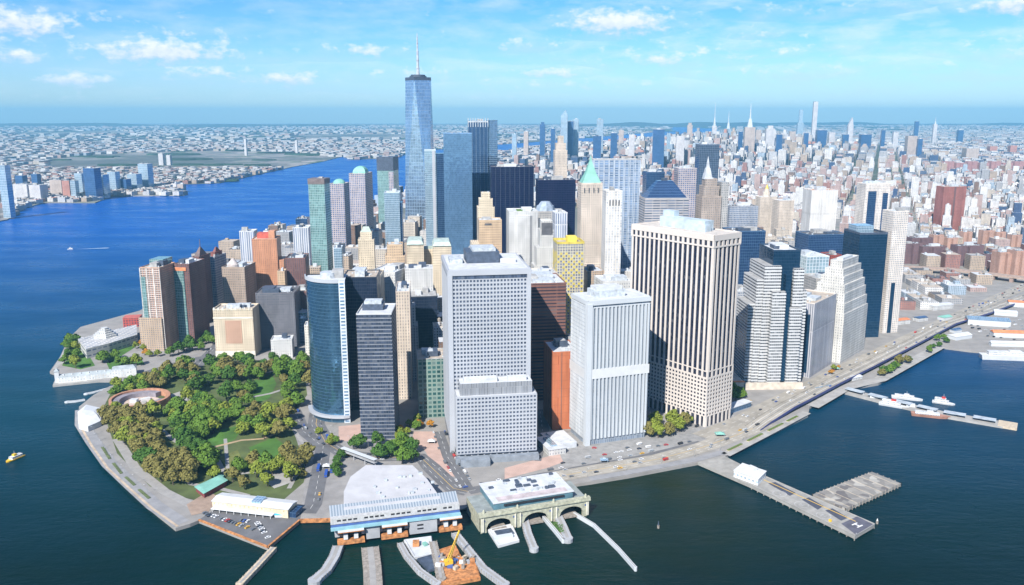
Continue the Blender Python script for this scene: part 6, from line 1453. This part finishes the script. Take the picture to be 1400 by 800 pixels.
FT = [(767,776,158,5600,P_C,'hazy pale glass tower with a pointed top, tallest at the left of the far skyline','slant',151),(775,784,166,5700,P_B,'blue glass tower right beside the pointed far glass tower',None,0),(783,791,163,5800,P_C,'pale glass tower, right half of the far left pair',None,0),
 (816,825,163,6000,P_C,'pale slim tower standing alone between the far left pair and the royal blue slab',None,0),(811,822,186,5200,P_B,'blue low tower in front of the pale slim one far away',None,0),(893,909,177,5000,P_B,'royal blue slab, boldest block of the far skyline',None,0),
 (738,745,170,5900,P_B,'thin blue tower at the very left end of the far skyline','step',167),(753,759,176,5300,P_B,'dark blue tower just left of the thin stone tower top',None,0),(835,844,182,5400,P_B,'small dark blue tower left of the royal blue slab',None,0),
 (1019,1033,174,5900,P_T,'great stepped stone tower with a needle on the far skyline','spire',141),(974,980,172,7200,P_W,'slender white tower with a tall spire left of the great stepped tower','spire',140),(992,1000,176,7300,P_C,'glass tower with a white needle beside the slender spired one','spire',152),
 (940,947,171,7000,P_T,'stubby grey-brown tower left of the white spired one','step',168),(1091,1099,168,8600,P_C,'pale pencil tower left of the thinnest white tower','step',150),(1113,1119,139,8600,P_W,'thinnest, tallest white pencil tower of the far skyline',None,0),
 (1160,1167,172,8400,P_W,'white tower with a slanted top right of the thinnest tower','slant',161),(1118,1131,178,6800,P_B,'deep blue slab under the thinnest white tower',None,0),(1252,1257,166,9200,P_B,'lone dark slim tower near the right of the far skyline',None,0),
 (1277,1282,170,9000,P_W,'lone slim white tower with a tip near the right end of the far skyline','spire',160),(1048,1060,176,6300,P_W,'white setback tower right of the great stepped tower','step',172),(1062,1070,184,5600,P_B,'blue slab among white blocks right of the great stepped tower',None,0),
 (1100,1106,182,6200,P_B,'narrow blue slab left of the deep blue slab',None,0),(1010,1016,180,6100,P_B,'narrow blue slab left of the great stepped tower',None,0),(1034,1041,178,6500,P_T,'tan block hugging the right side of the great stepped tower',None,0),
 (1153,1161,184,6900,P_B,'dark blue tower left of the slant-topped white one',None,0),(1178,1192,184,6700,P_B,'broad blue pair-like block right of the slant-topped white one',None,0),(1206,1211,178,7400,P_B,'blue slim block farther right under the horizon',None,0),(1242,1255,186,6000,P_T,'mauve slab in front of the lone dark slim tower',None,0),
 (1256,1262,190,5900,P_B,'blue slab right beside the mauve slab',None,0),(1311,1318,178,9500,P_B,'last blue tower before the far river on the right',None,0),(1322,1339,203,5800,P_T,'cream block beside the far river at the right',None,0),(1354,1364,200,6900,P_R,'reddish twin slab rising beyond the far river, left one',None,0),(1382,1391,199,6900,P_R,'reddish twin slab rising beyond the far river, right one',None,0),
 (925,936,186,5300,P_W,'white office block between the royal blue slab and the stubby tower',None,0),(912,917,182,5600,P_C,'pale narrow block right of the royal blue slab',None,0),(860,868,184,5600,P_W,'white block midway between small dark tower and royal blue slab',None,0),(846,853,178,6600,P_T,'tan tower in the far skyline left part',None,0),
 (700,706,183,5600,P_C,'pale slim far tower above the left black slab',None,0),(716,722,180,5900,P_T,'tan far tower between the two black slabs, left one',None,0),(1080,1088,180,6900,P_T,'tan far tower left of the pale pencil tower',None,0),(1134,1142,181,7000,P_W,'white far tower right of the deep blue slab',None,0),(1222,1229,181,7600,P_W,'white far tower between blue slim block and mauve slab',None,0)]
for u0, u1, v, D, mt, lab, top, vt in FT: far(u0, u1, v, D, mt, lab, top, vt)
GJ = 'towers on the far river bank at left'
JT = [(-4,6,226,298,P_C,'dark glass tower cut by the left edge on the far bank'),(17,36,252,276,P_W,'left one of two white apartment slabs on the far bank'),(38,54,253,276,P_W,'right one of two white apartment slabs on the far bank'),(67,83,246,270,P_T,'tan block between white slabs and pinkish block on the far bank'),(84,94,247,272,P_R,'pinkish block on the far bank'),(94,102,247,272,P_C,'teal-grey half beside the pinkish block on the far bank'),
 (101,111,237,268,P_C,'pale green-white tower on the far bank'),(113,128,230,273,P_B,'tallest dark stepped tower on the far bank'),(126,140,239,270,P_C,'pale green tower right of the tallest one on the far bank'),(146,157,235,264,P_C,'pale curved-looking tower on the far bank'),(160,172,245,263,P_B,'low blue block on the far bank'),(173,186,238,261,P_C,'square pale blue tower on the far bank'),(188,201,224,259,P_C,'rightmost tall pale tower of the far bank cluster'),
 (20,30,240,262,P_B,'left blue tower behind the white slabs of the far bank'),(42,50,238,262,P_B,'right blue tower behind the white slabs of the far bank'),(236,241,251,260,P_W,'white ventilation block at the end of the far pier'),(242,250,252,262,P_T,'dark ventilation block at the end of the far pier'),(216,222,210,226,P_W,'left of two white towers inland on the far bank'),(227,232,212,226,P_W,'right of two white towers inland on the far bank'),(333,336,190,213,P_W,'white mast-like tower inland beyond the river'),(403,406,192,210,P_W,'thin white tower inland near the upper river')]
for u0, u1, v, vb, mt, lab in JT: far(u0, u1, v, DV(vb), mt, lab, cat='tower', name='riverside_tower', grp=GJ)

# ---------------------------------------------------------------- ordinary buildings
import numpy as np
PAL = [('white', (.60,.58,.56)), ('white', (.68,.67,.66)), ('cream', (.52,.46,.39)), ('tan', (.44,.35,.27)), ('grey', (.36,.36,.37)), ('pale grey', (.50,.50,.51)), ('pink brick', (.44,.32,.29)), ('red brick', (.32,.16,.13)), ('brown', (.22,.14,.10)), ('dark blue', (.05,.08,.15)), ('pale blue', (.34,.42,.50))]
RPAL = [(.60,.60,.60), (.45,.45,.46), (.30,.30,.31), (.16,.16,.17), (.68,.67,.66), (.40,.33,.28), (.45,.22,.16)]
rr = random.Random(21)
FB = [(min(p[0] for p in f)-3, max(p[0] for p in f)+3, min(p[1] for p in f)-3, max(p[1] for p in f)+3, f) for f in FOOT]
def clear(x, y, r):
    for x0, x1, y0, y1, f in FB:
        if x0-r < x < x1+r and y0-r < y < y1+r:
            if any(inside((x+a*r, y+b*r), f) for a, b in ((0,0),(1,1),(1,-1),(-1,1),(-1,-1),(0,1),(0,-1),(1,0),(-1,0))): return False
            c = (sum(p[0] for p in f)/len(f), sum(p[1] for p in f)/len(f))
            if math.hypot(c[0]-x, c[1]-y) < r: return False
    return True
NOBUILD = [pxpoly(p) for p in ([(60,520),(60,430),(200,425),(345,430),(420,440),(435,500),(445,590),(640,600),(660,640),(800,600),(960,560),(1000,560),(1000,720),(60,720)], [(190,500),(190,440),(300,455),(345,490),(345,510)])]
RD = [(pxpoly(south_st), 26), ([(p[0], p[1]) for p in ep], 22), (pxpoly([(265,505),(300,470),(345,430)]), 12), (rs, 20)]
def near_line(x, y, ln, dmin):
    for (ax, ay), (bx, by) in zip(ln, ln[1:]):
        vx, vy = bx-ax, by-ay; t = max(0, min(1, ((x-ax)*vx+(y-ay)*vy)/(vx*vx+vy*vy)))
        if (x-ax-vx*t)**2+(y-ay-vy*t)**2 < dmin*dmin: return True
    return False
shore_r = pxpoly(south_st); 
def ok_site(x, y, r):
    if not inside((x, y), MAN) or any(inside((x, y), p) for p in NOBUILD): return False
    if y < 2200:
        for ln, dm in RD:
            if near_line(x, y, ln, dm+r): return False
        # keep the strip between the drive and the water free
        u, v = PJ(x, y, GZ)
        if u > 960 and v > np.interp(u, [960,1060,1160,1250,1310,1370,1440], [598,552,502,460,432,405,375]): return False
    return clear(x, y, r)
B = []
def lattice(y0, y1, xr, th, lot, street, per, hfun, fill=.93, site=None, wl=(.75,1.0)):
    a = R(th); c, s_ = math.cos(a), math.sin(a)
    n = int(42000/lot)
    corners = [(xr[0],y0),(xr[1],y0),(xr[1],y1),(xr[0],y1)]
    ps = [p[0]*c+p[1]*s_ for p in corners]; qs = [-p[0]*s_+p[1]*c for p in corners]
    P = min(ps); i = 0
    while P < max(ps):
        i += 1; wP = lot*rr.uniform(*wl); Q = min(qs); j = 0
        while Q < max(qs):
            j += 1; wQ = lot*rr.uniform(*wl); px_, qy = P+wP/2, Q+wQ/2
            x, y = px_*c-qy*s_, px_*s_+qy*c
            if y0 <= y < y1 and xr[0] <= x <= xr[1] and rr.random() < fill:
                u, v = PJ(x, y, GZ)
                if -25 < u < 1425 and (site or ok_site)(x, y, max(wP, wQ)*.62):
                    h, pal = hfun(x, y, u, v)
                    B.append((x, y, wP*rr.uniform(.88,.97), wQ*rr.uniform(.88,.97), a, h, pal))
            Q += wQ + (street if j % per[1] == 0 else .6)
        P += lot + (street if i % per[0] == 0 else .6)
def h_low(x, y, u, v):
    if u > 1225 and v > 372: return rr.uniform(8, 20), rr.choice([0,1,7,6,3,10,4,7,6])
    if u > 1225: return rr.uniform(12, 40), rr.choice([6,7,3,0,2,5])
    h = rr.choice([rr.uniform(25,60), rr.uniform(50,95), rr.uniform(20,45)])
    if y > 1500 and u > 700: h = rr.uniform(20, 70)
    if 425 < u < 640 and y > 960: h = rr.choice([rr.uniform(60,105), rr.uniform(45,85), rr.uniform(35,60)])
    elif u < 425: h *= .8
    return h, rr.choice([0,1,2,2,3,3,4,5,8,0,2])
def h_mid(x, y, u, v):
    h = rr.choice([rr.uniform(10,20), rr.uniform(14,28), rr.uniform(12,24), rr.uniform(22,52)]); 
    if rr.random() < .03: h = rr.uniform(50, 90)
    return h, rr.choice([0,1,2,5,0,6,6,3,4,7,0,10,9,1,8,1])
def h_town(x, y, u, v):
    k = math.exp(-((x-(y*.21+350))/1150)**2)*math.exp(-((y-7000)/1900)**2)
    h = rr.uniform(18, 45)+k*rr.choice([40, 70, 110, 140, 170, 60, 80])*rr.uniform(.45, 1.0)
    return h, rr.choice([0,1,2,5,9,10,3,6,9,0,4])
def h_far(x, y, u, v): return rr.uniform(10, 26), rr.choice([0,1,2,5,6,4,10,1,0])
lattice(880, 1350, (-520, 1000), 8, 30, 12, (2, 3), h_low)
lattice(1350, 2100, (-600, 1500), -6, 40, 14, (2, 4), h_low)
lattice(2100, 3600, (-600, 2600), -23.6, 28, 15, (3, 5), h_mid)
lattice(3600, 5300, (-500, 3600), -23.6, 35, 16, (3, 5), h_mid)
lattice(5300, 9400, (-200, 6000), -23.6, 52, 22, (2, 4), h_town)
lattice(9400, 17000, (500, 11000), -23.6, 115, 40, (2, 2), h_far, .55)
def nj_site(x, y, r): 
    return inside((x, y), NJ)
def nj_far(x, y, r): return (inside((x, y), NJ) or inside((x, y), MAN)) and math.sin(x*.0011+1)+math.sin(y*.0009+x*.0004) > -1.3
lattice(2600, 5200, (-3400, 200), -15, 36, 16, (3, 4), lambda x, y, u, v: (rr.uniform(8, 20), rr.choice([0,1,2,5,6,3,7,1,0])), .9, nj_site)
lattice(5200, 10000, (-6500, 1500), -15, 62, 26, (2, 3), lambda x, y, u, v: (rr.uniform(8, 22), rr.choice([0,1,2,5,6,0,10])), .7, nj_far)
lattice(10000, 26000, (-16000, 16500), -15, 165, 70, (1, 2), lambda x, y, u, v: (rr.uniform(9, 30), rr.choice([0,1,2,5,0,10,6])), .45, nj_far, (.3, 1))
print('buildings', len(B))
# which show largest: near-to-far sweep over a coarse picture grid
grid = np.zeros((400, 700), bool); items = []
for yy, u0, u1, top, bot in OCC: items.append((yy, u0, u1, top, bot, -1))
for i, (x, y, w, d, a, h, p) in enumerate(B):
    if y > 6000: continue
    r = (w+d)/4; u0, vt = PJ(x-r, y+r*.4, GZ+h); u1 = PJ(x+r, y, GZ+h)[0]; vb = PJ(x, y-r, GZ)[1]; items.append((y-r, u0, u1, vt, vb, i))
items.sort(); score = {}
for yy, u0, u1, top, bot, i in items:
    a, b, c, d = max(0, int(round(u0/2))), min(700, int(round(u1/2))), max(0, int(round(top/2))), min(400, int(round(bot/2)))
    if b <= a or d <= c: continue
    g = grid[c:d, a:b]; 
    if i >= 0: score[i] = int((~g).sum())
    g[:] = True
best = sorted([i for i in score if score[i] > 3], key=lambda i: -score[i])[:275]
bs_ = set(best)
hidden = {i for i in score if score[i] == 0 and B[i][1] < 3000}
wm_ = {}
def pal_mat(p, h):
    nm, c = PAL[p]
    k = (p, h > 45)
    if k not in wm_:
        wm_[k] = facade('block_wall_%s_%d' % (nm.replace(' ', '_'), len(wm_)), c, glass=(.06,.07,.09) if p != 9 else (.03,.06,.14), bay=3.2, floor=3.6, wf=.45, hf=.52)
    return wm_[k]
IND = []
rfm = [roof_m, roof_w, roof_d, roof_t, flat('roof_red', (.40,.15,.10), .9, var=.2)]
def wtank(rt, x, y, z):
    m = MB(); m.cyl(x, y, 2.1, z+2.5, z+6, 10); m.cyl(x, y, 2.3, z+6.01, z+8, 10, r1=.1)
    for i in range(4): m.beam((x+1.4*math.cos(i*1.57), y+1.4*math.sin(i*1.57), z), (x+1.4*math.cos(i*1.57), y+1.4*math.sin(i*1.57), z+2.6), .3)
    m.build('water_tank', timber, rt)
for i in best:
    x, y, w, d, a, h, p = B[i]; rt = empty('city_building', x, y, GZ, a); rt['category'] = 'building'; mt = pal_mat(p, h)
    m = MB()
    if h > 40 and rr.random() < .5 and min(w, d) > 20:
        k = rr.uniform(.6, .8); f = rr.uniform(.6, .8); m.box(-w/2,w/2,-d/2,d/2,0,h*k,top=False); m.box(-w/2*f,w/2*f,-d/2*f,d/2*f,h*k,h,top=False); m.build('wall', mt, rt)
        rq = rr.choice(rfm[:4]); MB().sheet(rect(0,0,w,d), h*k).build('lower_roof', rq, rt); MB().sheet(rect(0,0,w*f,d*f), h).build('roof', rq, rt); tw, td = w*f, d*f; feat = 'setback'
    else:
        m.box(-w/2,w/2,-d/2,d/2,0,h,top=False); m.build('wall', mt, rt); rf_ = rr.choice(rfm if p in (7,6,0) else rfm[:4]); MB().sheet(rect(0,0,w,d), h-.5).build('roof', rf_, rt); tw, td = w, d; feat = 'flat-roofed'
    for q in range(rr.choice([1,2,2,3])):
        ux, uy = rr.uniform(-.3,.3)*tw, rr.uniform(-.3,.3)*td; m = MB(); m.rbox(ux, uy, rr.uniform(.12,.32)*tw, rr.uniform(.12,.3)*td, 0, h-.45+q*.01, h+rr.uniform(2.5,5)); m.build('bulkhead', rr.choice([mt, mech, roof_w, roof_m]), rt)
    if rr.random() < .3: wtank(rt, rr.uniform(-.3,.3)*tw, rr.uniform(-.3,.3)*td, h); feat = 'water-tanked'
    sz = 'low' if h < 22 else 'mid-height' if h < 50 else 'tall'
    IND.append((rt, '%s %s %s building' % (sz, PAL[p][0], feat), x, y, GZ+h*.7))
TM = facade('city_walls', (1,1,1), glass=(.10,.11,.14), bay=5, floor=4.5, wf=.42, hf=.42, tint=True, jit=.05)
# roofs in that mesh take the plain tint
nt = TM.node_tree; bsdf = nt.nodes['Principled BSDF']; lk = bsdf.inputs['Base Color'].links[0].from_socket
ge = nt.nodes.new('ShaderNodeNewGeometry'); sx = nt.nodes.new('ShaderNodeSeparateXYZ'); nt.links.new(ge.outputs['Normal'], sx.inputs[0]); gt = nt.nodes.new('ShaderNodeMath'); gt.operation = 'GREATER_THAN'; gt.inputs[1].default_value = .5; nt.links.new(sx.outputs[2], gt.inputs[0])
at = nt.nodes.new('ShaderNodeAttribute'); at.attribute_name = 'tint'; mx = nt.nodes.new('ShaderNodeMix'); mx.data_type = 'RGBA'; nt.links.new(gt.outputs[0], mx.inputs[0]); nt.links.new(lk, mx.inputs[6]); nt.links.new(at.outputs[0], mx.inputs[7]); nt.links.new(mx.outputs[2], bsdf.inputs['Base Color'])
m = MB()
for i, (x, y, w, d, a, h, p) in enumerate(B):
    if i in bs_ or i in hidden: continue
    c = PAL[p][1]; k = rr.uniform(.8, 1.1); k *= .8 if (y > 9400 or x < y*.1-800) else .92; m.col = tuple(min(.78, q*k) for q in c)
    pl = rect(x, y, w, d, a); m.prism(pl, GZ-.5, GZ+h, top=False); rc = rr.choice(RPAL); fk = .75 if (y > 9400 or x < y*.1-800) else 1; m.col = tuple(q*fk for q in rc); m.sheet(pl, GZ+h)
    if y < 4500 and rr.random() < .6: m.rbox(x+rr.uniform(-.2,.2)*w, y+rr.uniform(-.2,.2)*d, w*.3, d*.3, a, GZ+h+.05, GZ+h+4)
    if y > 5300 and h > 70: m.rbox(x, y, w*.5, d*.5, a, GZ+h+.05, GZ+h*1.15)
tag(m.build('distant_city', TM), 'sea of small pale and brick buildings spreading to the horizon', 'city blocks', kind='stuff')
# wooded patches on the far plain
wd = flat('far_woodland', (.020,.048,.030), .95, scale=.01, var=.4); m = MB(); r3 = random.Random(8)
for _ in range(380):
    y = r3.uniform(4200, 25000); x = r3.uniform(-14000, 15000) if y > 9000 else r3.uniform(-6000, 1000)
    u, v = PJ(x, y, 0)
    if not -20 < u < 1420 or not inside((x, y), NJ if x < y*.2-400 else MAN) or (y < 9400 and x > y*.2-400): continue
    rx = r3.uniform(60, 300)*(y/9000); m.prism(ngon(x, y, rx, 9, r3.random(), rx*r3.uniform(.3,.6)), GZ, GZ+r3.uniform(7, 12), poly1=ngon(x, y, rx*.93, 9, 0, rx*.4))
tag(m.build('far_woodland', wd), 'dark blue-green woods scattered over the far plain', 'woodland', kind='stuff')

# ---------------------------------------------------------------- labels for the many
ORD = ['leftmost', 'second from left', 'third from left', 'fourth from left', 'fifth from left', 'sixth from left', 'seventh from left', 'eighth from left', 'ninth from left', 'tenth from left', 'eleventh from left', 'twelfth from left', 'thirteenth from left', 'fourteenth from left', 'fifteenth from left', 'sixteenth from left', 'seventeenth from left', 'eighteenth from left', 'nineteenth from left', 'twentieth from left']
LMS = [(PJ(x, y, z), y, ph) for x, y, z, ph in LAND_MARKS]
def side_of(x, y, z):
    u, v = PJ(x, y, z); (lu, lv), ly, ph = min(LMS, key=lambda L: math.hypot(L[0][0]-u, (L[0][1]-v)*1.2))
    du, dv = u-lu, v-lv
    if abs(du) > abs(dv)*.8: s_ = 'left of' if du < 0 else 'right of'
    else: s_ = 'beyond' if y > ly else 'in front of'
    return s_+' '+ph, u
def label_many(lst, noun, group, maxg=20):
    bk = {}
    for o, desc, x, y, z in lst:
        s_, u = side_of(x, y, z); bk.setdefault((desc, s_), []).append((u, o))
    for (desc, s_), L in bk.items():
        L.sort(key=lambda t: t[0])
        for k, (u, o) in enumerate(L):
            pre = '' if len(L) == 1 else (ORD[min(k, 19)]+' ')
            o['label'] = (pre+desc+' '+s_) if not pre else '%s%s %s' % (pre, desc, s_)
            o['group'] = group
label_many(IND, 'building', 'ordinary buildings packed between the towers')
LAND_MARKS += [(*G(300, 600), 5, 'the open middle lawn'), (*G(355, 535), 5, 'the large upper lawn'), (*G(175, 590), 5, 'the seawall walk bend'), (*G(400, 590), 5, 'the road at the park corner'), (*G(220, 640), 5, 'the lower park edge'), (*G(910, 590), 8, 'the ribbed tower\'s forecourt'), (*G(540, 620), 8, 'the ferry plaza'), (*G(250, 505), 8, 'the park\'s top road'), (*G(1215, 500), 5, 'the esplanade garden'), (*G(700, 655), 5, 'the pink paved strip'), (*G(860, 632), 5, 'the shoreline road'), (*G(1000, 590), 5, 'the highway ramp'), (*G(1340, 430), 5, 'the pier car park'), (*G(620, 640), 5, 'the plaza side road'), (*G(1120, 540), 8, 'the highway bend'), (*G(320, 715), 5, 'the wharf car park')]
LMS = [(PJ(x, y, z), y, ph) for x, y, z, ph in LAND_MARKS]
label_many([(o, c+' tree', x, y, GZ+8) for o, c, x, y in TREES], 'tree', 'trees of the waterfront park and streets')
label_many([(o, '%s %s' % (c, {'car': 'car', 'van': 'van', 'truck': 'box truck', 'bus': 'bus'}[k]), x, y, z) for o, c, k, x, y, z in CARS], 'vehicle', 'vehicles on the roads and car parks')

# ---------------------------------------------------------------- air
hb_ = MB(); hb_.box(-34000, 34000, -500, 31200, -5, 548, bottom=True)
n = NT('haze_air'); n.n.remove(n.b); vol = n.n.new('ShaderNodeVolumePrincipled')
vol.inputs['Color'].default_value = (.27, .69, 1.0, 1); vol.inputs['Density'].default_value = 4.4e-5; vol.inputs['Anisotropy'].default_value = 0
n.l.new(vol.outputs[0], n.n['Material Output'].inputs['Volume'])
tag(hb_.build('haze', n.m), 'blue air haze over the far plain', 'haze', kind='stuff')
for o in bpy.data.objects:
    if o.parent and 'group' in o.keys() and o.type == 'MESH': pass
print('objects', len(bpy.data.objects), 'trees', len(TREES), 'cars', len(CARS))

for o in bpy.data.objects:
    if o.parent is None and len(str(o.get('label', '')).split()) > 16: print('LONG', o.name, o['label'])
label_many(LAMPS, 'lamp', 'street lamps along the roads and seawall')
